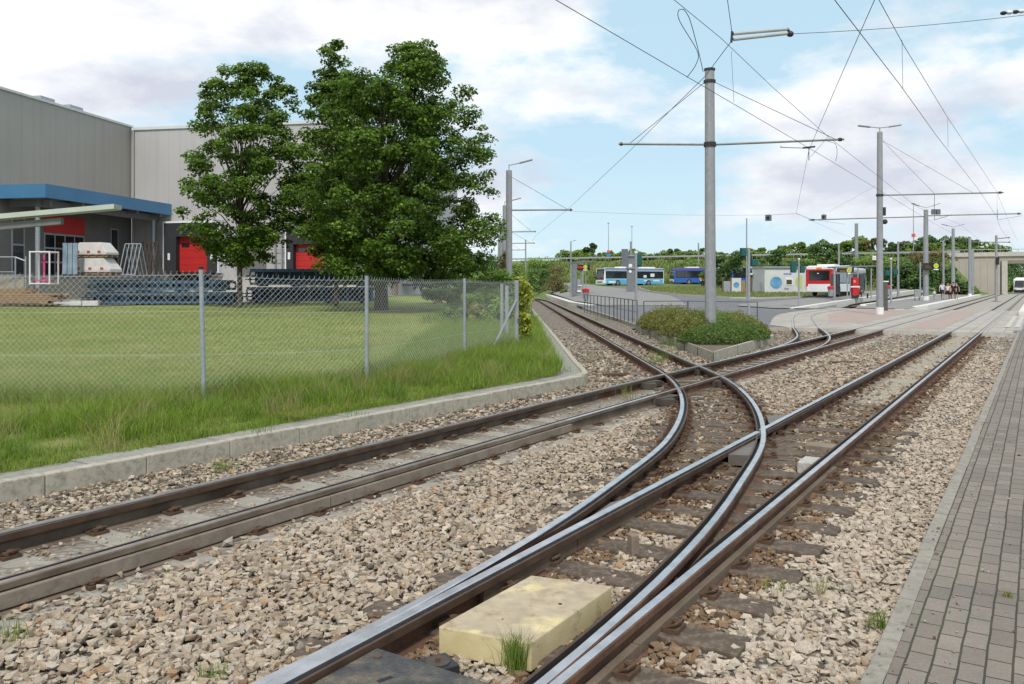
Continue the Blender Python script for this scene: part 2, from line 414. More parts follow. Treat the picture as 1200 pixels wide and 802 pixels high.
tag(mb.build('kerb', mat('kerb_grey', (.31, .285, .245), (.235, .215, .18), .9, 0, 4, .4, 60, dirt=(.16, .15, .12)), bevel=.006), 'narrow concrete kerb along the block paving', 'kerb', None, 'structure')

# raised kerb along the lawn, with a slab path behind its face
mb = MB(); ms = MB(); s = -8.9
def kz(s): return .07
while s < 13.2:
    L = 1.0 - .008
    mb.obox(SU(s, KF(s) - .125, -.3), SU(L, .0365 * L), SU(0, .125), (0, 0, .335 + random.uniform(-.005, .005)))
    for k in range(2):
        ms.obox(SU(s + k * .5, KF(s + k * .5) - .48 + random.uniform(-.01, .006), -.1), SU(.49, .018), SU(0, .348), (0, 0, .12 + random.uniform(-.008, .006)))
    s += 1.0
# rounded corner, then straight away from the viewer
ctr = Vector((.55, 16.62)); r0 = .98
def carc(r, a): return (ctr.x + r * math.cos(a), ctr.y + r * math.sin(a))
a0, a1 = math.atan2(-DX, DY), 0.0
start = SU(13.1, -7.365); cornerpts = []
A = [a0 + (a1 - a0) * i / 6 for i in range(7)]
outer = [(start.x, start.y)] + [carc(r0, a) for a in A]; inner_ = [xy(SU(13.1, -7.49))] + [carc(r0 - .125, a) for a in A]; slab = [xy(SU(13.1, -7.85))] + [carc(r0 - .5, a) for a in A]
mb.prism(outer + inner_[::-1], -.3, .034); ms.prism(inner_ + slab[::-1], -.1, .02)
y = ctr.y + .01
while y < 120:
    L = 1.0 if y < 60 else 6.0
    zt = .034 - min(.03, (y - 16) * .012)
    mb.obox((ctr.x + r0 - .12 , y, -.3), (0, L - .01, 0), (.12, 0, 0), (0, 0, .3 + zt)); ms.obox((ctr.x + r0 - .62, y, -.1), (0, L - .01, 0), (.49, 0, 0), (0, 0, .1 + zt - .012)); y += L
tag(mb.build('kerb', M_conc, bevel=.012), 'raised concrete kerb between the lawn and the tracks', 'kerb', None, 'structure')
tag(ms.build('path', mat('slab_grey', (.31, .30, .27), (.23, .225, .20), .92, 0, 5, .4, 50, dirt=(.16, .16, .11)), bevel=.005), 'row of worn concrete slabs behind the raised kerb', 'path', None, 'structure')

def catmull(ps, n=6):
    out = []
    for i in range(len(ps) - 1):
        p0, p1, p2, p3 = ps[max(0, i - 1)], ps[i], ps[i + 1], ps[min(len(ps) - 1, i + 2)]
        for k in range(n):
            t = k / n
            out.append(tuple(.5 * (2 * p1[j] + (p2[j] - p0[j]) * t + (2 * p0[j] - 5 * p1[j] + 4 * p2[j] - p3[j]) * t * t + (3 * p1[j] - p0[j] - 3 * p2[j] + p3[j]) * t ** 3) for j in range(2)))
    out.append(ps[-1]); return out
ec = [(6.05, 20.25), (7.02, 21.74), (8.75, 24.75), (10.25, 28.1), (11.35, 31.4), (12.45, 35), (14.0, 39.6), (15.55, 44.2), (18.0, 50.4), (21.8, 57.2), (26.2, 64.1)] + [xy(SU(s, -13.0)) for s in (76, 90, 110, 135)]
ecs = catmull(ec)
def offs(pts, d):
    out = []
    for i, p in enumerate(pts):
        a, b = Vector(pts[max(0, i - 1)]), Vector(pts[min(len(pts) - 1, i + 1)]); t = (b - a).normalized()
        x, y = p[0] - t.y * d, p[1] + t.x * d; out.append((x, y, rise(x, y)))
    return out
EL15 = [p[:2] for p in offs(ecs, 1.5) if 36.3 < p[1] < 63.5]; EL09 = [p[:2] for p in offs(ecs, .8) if 36.3 < p[1] < 63.5]
# paved crossing
m, nt, bs = nodes('crossing_paving'); v = pos(nt)
mp = N(nt, 'ShaderNodeMapping'); mp.inputs['Rotation'].default_value = (0, 0, -math.atan2(DY, DX)); nt.links.new(v, mp.inputs[0])
br = N(nt, 'ShaderNodeTexBrick'); nt.links.new(mp.outputs[0], br.inputs['Vector']); br.inputs['Scale'].default_value = 1
br.inputs['Brick Width'].default_value = .9; br.inputs['Row Height'].default_value = .55; br.inputs['Mortar Size'].default_value = .012
for k, cc in (('Color1', (.40, .37, .33, 1)), ('Color2', (.34, .315, .285, 1)), ('Mortar', (.16, .15, .13, 1))): br.inputs[k].default_value = cc
c = mixc(nt, 1.0, br.outputs[0], ramp(nt, noise(nt, .8, 6, .65, v), [(.3, (.8, .8, .8)), (.7, (1.12, 1.1, 1.06))]), 'MULTIPLY')
nt.links.new(c, bs.inputs['Base Color']); bs.inputs['Roughness'].default_value = .9; M_cross = m
M_pink = mat('reddish_setts', (.39, .30, .26), (.32, .25, .215), .9, 0, 1.2, .4, 30, dirt=(.27, .235, .205))
cz = lambda x, y: rise(x, y) - .014
ap = [SU(35.7, 9), SU(35.7, -8.9)] + EL15 + [SU(66.5, -14.0), SU(66.5, 9)]
sheet('crossing', [(p[0], p[1]) for p in ap], cz, M_cross, 2.5, 'pale concrete crossing over the tram tracks', 'crossing')
for pl_s in ([(41.5, -8.5), (46.6, -9.5), (52, -10.7), (63, -11.3), (63, -6.95), (41.5, -6.95)], [(37, -4.75), (65, -4.75), (65, -3.35), (37, -3.35)]):
    sheet('setts', [xy(SU(*q)) for q in pl_s], lambda x, y: cz(x, y) + .005, M_pink, 2.5, 'reddish sett paving let into the crossing', 'paving')
mb = MB(); mb.obox(SU(35.55, -8.9, -.3), SU(.15, 0), SU(0, 8.2), (0, 0, .282)); tag(mb.build('kerb', M_conc_light), 'flush concrete edge where the ballast meets the crossing', 'kerb', None, 'structure')
# darker waiting area with studded strips beyond the block paving
sheet('tactile_paving', [xy(SU(36.1, -.8)), xy(SU(37.6, -.8)), xy(SU(37.6, 3)), xy(SU(36.1, 3))], lambda x, y: .012, mat('tactile_blue_grey', (.19, .195, .215), (.15, .155, .17), .9, 0, 3, .6, 60), 2, 'blue grey tactile slabs at the crossing', 'paving')
sheet('tactile_strip', [xy(SU(38, -.55)), xy(SU(55, -.55)), xy(SU(55, 4)), xy(SU(38, 4))], lambda x, y: .008, mat('dark_paving', (.22, .205, .20), (.17, .16, .155), .9, 0, 3, .4, 30), 2, 'dark paving beside the crossing', 'paving')
for u in (-1.2, -.85): sheet('guide_strip', [xy(SU(40.2, u)), xy(SU(54.8, u)), xy(SU(54.8, u + .2)), xy(SU(40.2, u + .2))], lambda x, y: .004, M_conc_light, 2, 'white ribbed guide strip beside the crossing', 'paving')

# asphalt of the bus loop
rz = lambda x, y: rise(x, y) - .03
asph = [(5.62, 37.3), (10.4, 34.35), xy(SU(35.6, -8.95)), (12.2, 36.25)] + EL09 + [xy(SU(75, -14.6)), xy(SU(140, -15)), (75, 152), (40, 154), (12, 156), (5.62, 156)]
sheet('asphalt_road', asph, rz, M_asph, 3, 'grey asphalt of the bus loop', 'road')
sheet('road_island', [(24.6, 63.4), (22.6, 60.6), (19.4, 61.3), (17.7, 65.0), (19.0, 68.5), (27.2, 78.5), (35, 90), (60, 122), xy(SU(135, -14.6)), xy(SU(70, -14.6)), xy(SU(62.5, -14.6))], lambda x, y: rise(x, y) + .03, mat('platform_paving', (.25, .24, .23), (.20, .195, .185), .9, 0, 1.2, .3, 25), 3, 'pale paved island and platform beside the bus stop', 'platform')
isl = [(29.8, 84), (24.5, 80.5), (21.5, 81.5), (18.2, 91), (17.0, 103), (18.5, 121), (26, 127), (56, 124), (47, 105)]
sheet('grass_island', isl, lambda x, y: rise(x, y) + .10, M_rough, 3, 'strip of grass in the middle of the bus loop', 'grass strip')
mb = MB()
for a, b in zip(isl, isl[1:] + isl[:1]):
    a, b = Vector((*a, 0)), Vector((*b, 0)); n = max(1, int((b - a).length // 4))
    for i in range(n):
        p, q = a.lerp(b, i / n), a.lerp(b, (i + 1) / n); e = q - p; k = Vector((e.y, -e.x, 0)).normalized() * .14
        mb.obox((p.x, p.y, rise(p.x, p.y) - .1), (e.x, e.y, rise(q.x, q.y) - rise(p.x, p.y)), k, (0, 0, .21))
tag(mb.build('kerb', M_conc_light), 'pale kerb around the grass strip of the bus loop', 'kerb', None, 'structure')

mb = MB()
for a, b in (((5.62, 37.3), (10.4, 34.35)), ((10.4, 34.35), xy(SU(35.6, -8.95))), (xy(SU(35.6, -8.95)), (12.6, 36.3)), ((5.62, 37.3), (5.62, 66.5))):
    a, b = Vector((*a, 0)), Vector((*b, 0)); e = b - a; k = Vector((e.y, -e.x, 0)).normalized() * .12
    mb.obox(a + Vector((0, 0, -.4)), e, k, (0, 0, .385))
tag(mb.build('kerb', M_conc), 'flush concrete edge along the asphalt by the planter and the lone track', 'kerb', None, 'structure')

# platforms with white edges
M_plat = MATS['platform_paving']; M_edge = mat('white_platform_edge', (.66, .64, .60), (.56, .54, .50), .85, 0, 2, .2, 30)
pl = lambda x, y: rise(x, y) + .2
sheet('platform', [(5.75, 74.6), (7.5, 66), (14, 66), (16, 84), (14, 120), (10, 160), (5.75, 160)], lambda x, y: rise(x, y) + .2 * sstep(66, 75, y), M_plat, 3, 'low grey platform with a shelter beside the lone track', 'platform')
mb = MB()
def edge_line(mb, pts, wdt, z0, z1, ramp_n=1):
    for i, (a, b) in enumerate(zip(pts, pts[1:])):
        a, b = Vector((*a, 0)), Vector((*b, 0)); e = b - a; k = Vector((e.y, -e.x, 0)).normalized() * wdt
        za, zb = rise(a.x, a.y) + z1, rise(b.x, b.y) + z1
        if i < ramp_n: za -= z1 - .02
        vs = [a + Vector((0, 0, z0)), b + Vector((0, 0, z0)), b + k + Vector((0, 0, z0)), a + k + Vector((0, 0, z0)), a + Vector((0, 0, za)), b + Vector((0, 0, zb)), b + k + Vector((0, 0, zb)), a + k + Vector((0, 0, za))]
        mb.add(vs, [(3, 2, 1, 0), (4, 5, 6, 7), (0, 1, 5, 4), (1, 2, 6, 5), (2, 3, 7, 6), (3, 0, 4, 7)])
edge_line(mb, [(6.3, 68.5), (5.1, 75), (5.1, 100), (5.1, 160)], .85, -.2, .215)
tag(mb.build('platform_edge', M_edge), 'white edge stones of the platform beside the lone track', 'platform edge', None, 'structure')
mid = [SU(66, -11.6), SU(66.0, -8.2), SU(70, -7.15), SU(135, -7.15), SU(135, -11.9), SU(70, -11.9)]
sheet('platform', [xy(p) for p in mid], lambda x, y: rise(x, y) + .2 * sstep(64, 71, to_su(x, y)[0]), M_plat, 3, 'narrow grey island platform between the tram tracks', 'platform')
mb = MB(); edge_line(mb, [xy(SU(65.8, -8.3)), xy(SU(70, -7.1)), xy(SU(100, -7.1)), xy(SU(140, -7.1))], -.6, -.2, .215); edge_line(mb, [xy(SU(66.2, -11.2)), xy(SU(70, -11.9)), xy(SU(135, -11.9))], .4, -.2, .215)
tag(mb.build('platform_edge', M_edge), 'white edge stones of the narrow island platform', 'platform edge', None, 'structure')
mb = MB(); edge_line(mb, [xy(SU(62.5, -15.3)), xy(SU(66, -14.25)), xy(SU(100, -14.25)), xy(SU(135, -14.25))], -.5, -.2, .215)
tag(mb.build('platform_edge', M_edge), 'white edge stones in front of the bus stop platform', 'platform edge', None, 'structure')
sheet('platform', [xy(SU(57, -.95)), xy(SU(120, -.95)), xy(SU(120, 6)), xy(SU(57, 6))], lambda x, y: rise(x, y) + .21 * sstep(54, 57, to_su(x, y)[0]), M_plat, 3, 'grey platform on the outer side of the double track', 'platform')
mb = MB(); edge_line(mb, [xy(SU(56.8, -.98)), xy(SU(60, -.98)), xy(SU(120, -.98))], .9, -.2, .222, 0); tag(mb.build('platform_edge', M_edge), 'white edge stones of the platform on the outer side of the double track', 'platform edge', None, 'structure')
# ------------------------------------------------------------------ rails
m, nt, bs = nodes('running_steel'); v = pos(nt)
c = ramp(nt, noise(nt, 5, 5, .6, v), [(.35, (.46, .46, .47)), (.7, (.70, .70, .71))])
nt.links.new(c, bs.inputs['Base Color']); bs.inputs['Metallic'].default_value = .9
nt.links.new(ramp(nt, noise(nt, 9, 5, .6, v), [(.3, (.20, .20, .20)), (.75, (.36, .36, .36))]), bs.inputs['Roughness']); M_shine = m
m, nt, bs = nodes('dull_steel'); v = pos(nt)
c = ramp(nt, noise(nt, 4, 6, .65, v), [(.3, (.20, .165, .135)), (.55, (.30, .285, .27)), (.75, (.42, .42, .42))])
nt.links.new(c, bs.inputs['Base Color']); bs.inputs['Metallic'].default_value = .75; bs.inputs['Roughness'].default_value = .42; M_dull = m
m, nt, bs = nodes('rail_rust'); v = pos(nt)
c = ramp(nt, noise(nt, 3.5, 7, .65, v), [(.3, (.055, .027, .016)), (.5, (.115, .056, .032)), (.75, (.19, .112, .070))])
nt.links.new(c, bs.inputs['Base Color']); bs.inputs['Roughness'].default_value = .85; bump(nt, bs, noise(nt, 50, 4, .6, v), .4, .01); M_rust = m
m, nt, bs = nodes('rail_dusty'); v = pos(nt)
c = ramp(nt, noise(nt, 2.2, 7, .65, v), [(.3, (.075, .050, .036)), (.55, (.155, .118, .086)), (.75, (.24, .20, .155))])
nt.links.new(c, bs.inputs['Base Color']); bs.inputs['Roughness'].default_value = .9; bump(nt, bs, noise(nt, 60, 4, .6, v), .4, .008); M_dusty = m
M_lip = mat('rail_lip', (.12, .075, .05), (.065, .038, .026), .6, .4, 6)
M_groove = mat('groove_dark', (.035, .03, .026), (.02, .018, .016), .8, .2, 8)
# cross-section: x grows towards the middle of the track, head centred on 0; last number is the material
FULL = [(-.085, -.18, 1), (.085, -.18, 1), (.085, -.17, 1), (.016, -.150, 1), (.012, -.088, 1), (.055, -.068, 1), (.084, -.05, 2), (.084, -.005, 2), (.066, -.005, 3), (.062, -.046, 3), (.034, -.046, 3), (.030, -.005, 0), (.023, 0, 0), (-.025, 0, 0), (-.032, -.007, 1), (-.032, -.042, 1), (-.006, -.06, 1), (-.006, -.150, 1), (-.085, -.17, 1)]
HEAD = [(-.085, -.18, 1), (.075, -.18, 1), (.075, -.17, 1), (.010, -.150, 1), (.010, -.06, 1), (.030, -.042, 1), (.030, -.04, 1), (.030, -.03, 1), (.030, -.02, 1), (.030, -.015, 1), (.030, -.01, 1), (.030, -.006, 0), (.023, 0, 0), (-.025, 0, 0), (-.032, -.007, 1), (-.032, -.042, 1), (-.006, -.06, 1), (-.006, -.150, 1), (-.085, -.17, 1)]
GROOVES = {'A': [lambda x, y: x * DY - y * DX - (uAL + .048), lambda x, y: x * DY - y * DX - (uAR - .048)], 'B': [lambda x, y: x * DY - y * DX - (uBL + .048), lambda x, y: x * DY - y * DX - (uBR - .048)],
           'C': [lambda x, y: (math.hypot(x - CX, y - CY) if y < CY else x - CX) - RC - .048, lambda x, y: (math.hypot(x - CX, y - CY) if y < CY else x - CX) - RC - GA + .048]}
def with_gaps(path, which, ymin=8.0, ymax=24.0):
    """cut points into a rail's path wherever the flangeway of a crossing track passes through it"""
    out = []; fl = []; idx = []
    for i, p in enumerate(path):
        out.append(p); fl.append(False); idx.append(i)
        if i + 1 == len(path): break
        q = path[i + 1]; hits = []
        if ymin < p[1] < ymax:
            for k in which:
                for g in GROOVES[k]:
                    a, b = g(p[0], p[1]), g(q[0], q[1])
                    if a * b < 0:
                        L = math.dist(p[:2], q[:2]); sn = abs(b - a) / L
                        if sn > .08: hits.append((a / (a - b), min(.2, .019 / sn / L)))
        for t, hw in sorted(hits):
            for tt, f in ((t - hw - .002, False), (t - hw, True), (t + hw, True), (t + hw + .002, False)):
                if 0 < tt < 1: out.append(tuple(p[j] + (q[j] - p[j]) * tt for j in range(3))); fl.append(f); idx.append(i)
    return out, fl, idx
def rail(path, side, label, dz=0.0, prof=None, web=None, sep=None, group=None, cross=None, dull=None):
    """path: list of (x, y, z); side +1 when the middle of the track lies to the right of the direction of travel"""
    mb = MB(); k = len(FULL); fl = [False] * len(path); idx = list(range(len(path)))
    if cross: path, fl, idx = with_gaps(path, cross)
    n = len(path)
    for i, (x, y, z) in enumerate(path):
        a = Vector(path[max(0, i - 1)]); b = Vector(path[min(n - 1, i + 1)]); t = (b - a).normalized()
        nn = Vector((t.y, -t.x, 0)) * side
        pr = prof(idx[i]) if prof else FULL
        for (px, pz, _) in pr:
            if sep is not None: px = max(px, min(.02, -sep(idx[i]) + .0305))
            if fl[i]: pz = min(pz, -.042)
            q = Vector((x, y, z + dz)) + nn * px; mb.v.append((q.x, q.y, q.z + pz))
    for i in range(n - 1):
        for j in range(k):
            j2 = (j + 1) % k
            mb.f.append([i * k + j, i * k + j2, (i + 1) * k + j2, (i + 1) * k + j]); mm = FULL[j2][2] if j in (10, 11, 12, 13) else FULL[j][2]; mm = 4 if mm == 0 and dull is not None and dull(path[i][0], path[i][1]) else mm; mb.m.append(5 if mm == 1 and web is not None and to_su(path[i][0], path[i][1])[0] < 11.6 else mm)
    mb.f.append(list(range(k))); mb.m.append(1); mb.f.append([(n - 1) * k + j for j in range(k)][::-1]); mb.m.append(1)
    o = mb.build('rail', [M_shine, M_rust, M_lip, M_groove, M_dull] + ([web] if web is not None else []))
    return tag(o, label, 'rail', group or 'tram rails')
uAL, uAR, uBL, uBR = -3.404 * DY, -2.150 * DY, -7.464 * DY, -6.198 * DY
GA = uAR - uAL
def line(u, s0, s1, step=1.5, bend=0.0):
    out = []; n = max(1, int((s1 - s0) / step))
    for i in range(n + 1):
        s = s0 + (s1 - s0) * i / n; p = SU(s, u); out.append((p.x, p.y, rise(p.x, p.y)))
    return out
CX, CY, RC = 3.06 - 25.0, 17.4, 25.0
TH = R(32.51)
def carc_pts(r, step=.35, ext=True, y1=170):
    n = int(TH * r / step); out = []
    for i in range(n + 1):
        a = TH * (1 - i / n); out.append((CX + r * math.cos(a), CY - r * math.sin(a), 0))
    y = CY + 1.5
    while y < 92: out.append((CX + r, y, 0)); y += 1.5
    # gentle bend away behind the trees
    R2 = 120.0
    for i in range(1, 40):
        a = i * .016; out.append((CX + r - (R2 + RC - r + 0) * (1 - math.cos(a)) , 92 + (R2) * math.sin(a) , 0))
    return out
start_sL = to_su(CX + RC * math.cos(TH), CY - RC * math.sin(TH))[0]
arcL = carc_pts(RC); arcR = carc_pts(RC + GA)
def sep_arc(i): L = .35 * i; return L * L / 50
# stock rail running into the curve
TONGUE = .075                                  # the switch tongues stand a little apart from the stock rails here
def apart(pts):
    out = []
    for x, y, z in pts:
        d = TONGUE * (1 - sstep(7.2, 9.6, y)); out.append((x - DY * d, y + DX * d, z))
    return out
arcL, arcR = apart(arcL), apart(arcR)
start_sR = to_su(CX + (RC + GA) * math.cos(TH), CY - (RC + GA) * math.sin(TH))[0]
pre = line(uAL - TONGUE, -3, start_sL, .7)[:-1]; preR = line(uAR - TONGUE, -3, start_sR, .7)[:-1]
rail(pre + arcL, 1, 'outer rail of the curve that leaves the double track and bends across it', -.002, prof=lambda i: HEAD if i - len(pre) < 7 else FULL, cross='AB', dull=lambda x, y: y > 13.4)
# straight switch blade and its rail
sA0 = -3
pA = line(uAL, sA0, 190, .7)
rail(pA, 1, 'inner straight rail of the double track next to the block paving, crossed by the curve', 0, cross='C')
# curved switch blade
rail(preR + arcR, -1, 'inner rail of the curve, starting as a switch blade beside the paving rail', -.002, cross='AB', dull=lambda x, y: y > 13.9)
rail(line(uAR, -3, 190, .7), -1, 'straight rail nearest the block paving', 0, prof=lambda i: HEAD if -3 + .7 * i < start_sR + 2.2 else FULL)
rail(line(uBL, -10, 190), 1, 'rail nearest the raised lawn kerb', 0, web=M_dusty, cross='C', dull=lambda x, y: y < 19)
rail(line(uBR, -10, 190), -1, 'dusty second rail from the lawn kerb, crossed twice by the curve', 0, web=M_dusty, cross='C', dull=lambda x, y: y < 10.5 or 13 < y < 17)
# branch to the bus stop platform
rail(offs(ecs, GA / 2), 1, 'outer rail of the short branch that swings over the crossing to the bus stop', -.003)
rail(offs(ecs, -GA / 2), -1, 'inner rail of the short branch that swings over the crossing to the bus stop', -.003)

# ------------------------------------------------------------------ frogs and filler plates
M_plate = mat('frog_plate_grey', (.20, .18, .155), (.13, .115, .10), .6, .35, 5, .3, 40)
def plate(label, pts, z=-.03):
    mb = MB(); mb.prism([(p[0], p[1]) for p in pts], z - .12, z)
    return tag(mb.build('frog_plate', M_plate, bevel=.006), label, 'rail plate')
def off(p, a, d): return (p[0] + math.cos(a) * d, p[1] + math.sin(a) * d)
aT = math.atan2(DY, DX)
def on_c(r, y): return (CX + math.sqrt(r * r - (y - CY) ** 2), y)
def on_s(u, y): return ((y * 0.6374 + u / DY), y)
f1 = on_c(RC + GA, 9.95)
plate('grey steel plate in the fork where the inner curve rail meets the straight rail', [off(f1, aT + math.pi, 1.35), on_c(RC + GA - .09, 8.75), on_c(RC + GA - .06, 9.9), off(on_s(uAL + .09, 9.8), 0, 0)])
plate('small grey plate wedged behind the rail fork', [on_c(RC + GA + .09, 10.5), on_s(uAL - .06, 10.75), on_s(uAL - .06, 11.5), on_c(RC + GA + .09, 11.4)])
plate('long grey wedge plate between the switch blade and the stock rail', [on_c(RC + .05, 6.0), on_s(uAL - .05, 6.2), on_s(uAL - .05, 7.25), on_c(RC + .05, 6.95)], -.055)
plate('grey wedge plate beside the paving rail at the switch', [on_c(RC + GA + .05, 5.35), on_s(uAR - .09, 5.7), on_s(uAR - .09, 6.3), on_c(RC + GA + .05, 5.95)], -.055)
for lab, (uu, rr, y) in {'dark crossing block at the rail crossing nearest the lawn corner': (uBL, RC, 15.65), 'dark crossing block at the lower rail crossing by the lawn': (uBR, RC, 13.55), 'dark crossing block at the rail crossing by the planter': (uBL, RC + GA, 18.05), 'dark crossing block in the middle of the track': (uBR, RC + GA, 15.95)}.items():
    c0 = on_s(uu, y); mb = MB(); mb.box((c0[0], c0[1], -.10), (.62, .36, .11), aT - .25); mb.box((c0[0], c0[1] , -.115), (.36, .62, .11), .0)
    tag(mb.build('crossing_block', mat('crossing_block_brown', (.10, .085, .07), (.06, .05, .042), .7, .3, 6), bevel=.008), lab, 'rail block')
# filler slabs along the webs
def filler(label, u, side, s0, s1, m, z0=-.15, z1=-.055, seg=1.2):
    mb = MB(); s = s0
    while s < s1:
        L = min(seg, s1 - s) - .012; mb.obox(SU(s, u + side * .014, z0), SU(L, 0), SU(0, side * .045), (0, 0, z1 - z0)); s += seg
    return tag(mb.build('web_filler', m, bevel=.006), label, 'rail filler', 'web fillers along the rails')
M_fill = mat('filler_concrete', (.27, .225, .18), (.18, .145, .11), .92, 0, 3, .4, 50, dirt=(.16, .13, .10))
filler('grey brown filler slabs on the web of the dusty rail facing the stones', uBR, 1, -8, 9.6, M_fill, seg=4.4)
filler('brown filler blocks along the switch on the yellow slab side', uAL, 1, 4.1, 6.9, mat('filler_brown', (.15, .105, .07), (.09, .062, .042), .9, 0, 5, .4, 40), -.155, -.045)
filler('dusty brown filler slabs on the paving side of the nearest rail', uAR, 1, -2, 9.0, mat('filler_dust', (.19, .145, .105), (.11, .08, .056), .92, 0, 3, .5, 40), -.165, -.10)

# ------------------------------------------------------------------ sleepers
M_sleep = mat('tarred_wood', (.115, .085, .062), (.055, .040, .029), .9, 0, 4, .5, 35, world=False, dirt=(.21, .17, .13))
M_csleep = mat('sleeper_concrete', (.34, .32, .275), (.25, .23, .195), .92, 0, 4, .4, 40, world=False, dirt=(.19, .165, .13))
def fast_mb():
    """rail fastening: tie plate, two bolts and spring clips either side of the foot"""
    mb = MB()
    mb.box((0, 0, .012), (.31, .13, .024))
    for sg in (-1, 1):
        mb.tube([(sg * .12, 0, .02), (sg * .12, 0, .065)], .014, 6)
        mb.tube([(sg * .12, 0, .05), (sg * .12, 0, .06)], .026, 6)
        mb.tube([(sg * .085, -.05, .025), (sg * .135, -.055, .05), (sg * .15, 0, .055), (sg * .135, .055, .05), (sg * .085, .05, .025)], .009, 5)
    return mb
FAST = {}
ns = 0
SLEEPRECT = []
def sleeper(c, ang, L, W, ztop, m, fast, label, group, jitter=True, fz=.001):
    """c: middle point; ang: direction of its length; fast: distances of the rails from the middle"""
    mb = MB(); n = 3; h = .14
    key = (round(L, 2), W, m.name)
    if key not in SLEEPME:
        mb.box((0, 0, -h / 2), (L, W, h)); o = mb.build('sleeper', m, bevel=.012); SLEEPME[key] = o.data
    else:
        o = bpy.data.objects.new('sleeper', SLEEPME[key]); COL.objects.link(o)
    j = random.uniform(-.012, .012) if jitter else 0
    o.location = (c[0], c[1], ztop + random.uniform(-.008, .006)); o.rotation_euler = (0, 0, ang + j)
    tag(o, label, 'sleeper', group)
    for t in fast:
        if 'f' not in FAST:
            q = fast_mb().build('rail_fastening', M_brown, o); FAST['f'] = q.data
            me = q.data
            for vv in me.vertices: vv.co = vv.co + Vector(o.location)
        else:
            q = bpy.data.objects.new('rail_fastening', FAST['f']); COL.objects.link(q); q.parent = o
        q.location = (t, 0, fz)
    SLEEPRECT.append((c[0], c[1], ang, L / 2, W / 2))
    return o
SLEEPME = {}
aP = math.atan2(-DX, DY)                       # direction across the double track
s = 3.1; k = 0
while s < 12.3:                                # long turnout timbers, fanning out
    t = sstep(4.5, 12, s); a = aP + (R(-8) - aP) * (.72 * t)
    e = SU(s, uAR + .5); d = Vector((math.cos(a), math.sin(a), 0))
    # walk left until past the outer curve rail
    L = 1.9
    while True:
        q = Vector((e.x, e.y, 0)) - d * L
        rr = math.hypot(q.x - CX, q.y - CY)
        if (to_su(q.x, q.y)[1] < uAL - .45 and (rr < RC - .45)) or L > 3.9: break
        L += .05
    c = Vector((e.x, e.y, 0)) - d * (L / 2)
    f = []
    for i in range(int(L / .02)):
        q = Vector((e.x, e.y, 0)) - d * (i * .02); uu = to_su(q.x, q.y)[1]; rr = math.hypot(q.x - CX, q.y - CY)
        if abs(uu - uAR) < .011 or abs(uu - uAL) < .011 and s > 6.5 or abs(rr - RC) < .011: f.append(L / 2 - i * .02)
    sleeper(c, a, L, .25, -.140, M_sleep, f[:4], 'dark tarred timber under the turnout, longer than the others', 'long timbers under the turnout')
    s += .62
for i in range(14):                            # under the curve only
    a = R(18.5 - i * 1.36); 
    if a < 0: break
    r = RC + GA / 2
    c = (CX + r * math.cos(a), CY - r * math.sin(a))
    sleeper(c, -a * .6, 1.75, .22, -.142, M_sleep, (-GA / 2, GA / 2), 'dark timber inside the curve, short and half buried', 'timbers under the curve')
s = 12.9
while s < 35.3:
    p = SU(s, (uAL + uAR) / 2); sleeper(p, aP, 1.72, .24, -.166 if s < 14.4 else -.184, M_sleep, (-GA / 2, GA / 2), 'brown timber under the track beside the paving', 'timbers under the track beside the paving', fz=.001 if s < 14.4 else .022); s += .66
s = -6.2
while s < 10.6:
    p = SU(s, (uBL + uBR) / 2); sleeper(p, aP, 1.80, .26, -.165, M_csleep, (-GA / 2, GA / 2), 'grey concrete sleeper under the track beside the lawn kerb', 'concrete sleepers under the track beside the lawn'); s += .66
s = 18.2
while s < 35.3:
    p = SU(s, (uBL + uBR) / 2); sleeper(p, aP, 1.72, .24, -.166, M_sleep, (-GA / 2, GA / 2), 'brown timber under the far track before the crossing', 'timbers under the far track before the crossing'); s += .66
y = 18.6
while y < 70:
    sleeper((3.06 + GA / 2, y), 0, 1.72, .24, -.184, M_sleep, (-GA / 2, GA / 2) if y < 45 else (), 'brown timber under the lone track', 'timbers under the lone track that runs away past the lawn corner', fz=.022); y += .66

# ------------------------------------------------------------------ things lying in the track
m, nt, bs = nodes('yellow_slab_paint'); v = pos(nt)
geo = N(nt, 'ShaderNodeNewGeometry'); up = N(nt, 'ShaderNodeSeparateXYZ'); nt.links.new(geo.outputs['Normal'], up.inputs[0])
worn = math_(nt, 'MULTIPLY', ramp(nt, noise(nt, 3.2, 6, .62, v), [(.54, (1, 1, 1)), (.64, (0, 0, 0))]), ramp(nt, up.outputs[2], [(.7, (.12, .12, .12)), (.9, (1, 1, 1))]))
tan = ramp(nt, noise(nt, 9, 6, .65, v), [(.3, (.32, .255, .175)), (.7, (.46, .385, .275))])
yel = ramp(nt, noise(nt, 5, 6, .6, v), [(.3, (.50, .41, .20)), (.7, (.62, .54, .32))])
c = mixc(nt, worn, yel, tan); c = mixc(nt, ramp(nt, noise(nt, 7, 6, .7, v), [(.56, (0, 0, 0)), (.70, (.85, .85, .85))]), c, (.25, .175, .095))
nt.links.new(c, bs.inputs['Base Color']); bs.inputs['Roughness'].default_value = .85; bump(nt, bs, noise(nt, 80, 4, .6, v), .3, .006)
a_, b_, c_, d_ = (-.384, 4.327), (.096, 4.125), (.593, 4.903), (.119, 5.09)
mb = MB(); mb.prism([a_, b_, c_, d_], -.16, -.014)
sl = tag(mb.build('yellow_cover_slab', m, bevel=.007), 'worn yellow painted concrete slab lying between the rails at the switch', 'cover slab')
mb = MB(); mb.tube([(.27, 4.63, -.0155), (.27, 4.63, -.0125)], .012, 12); mb.build('lifting_hole', M_black, sl)
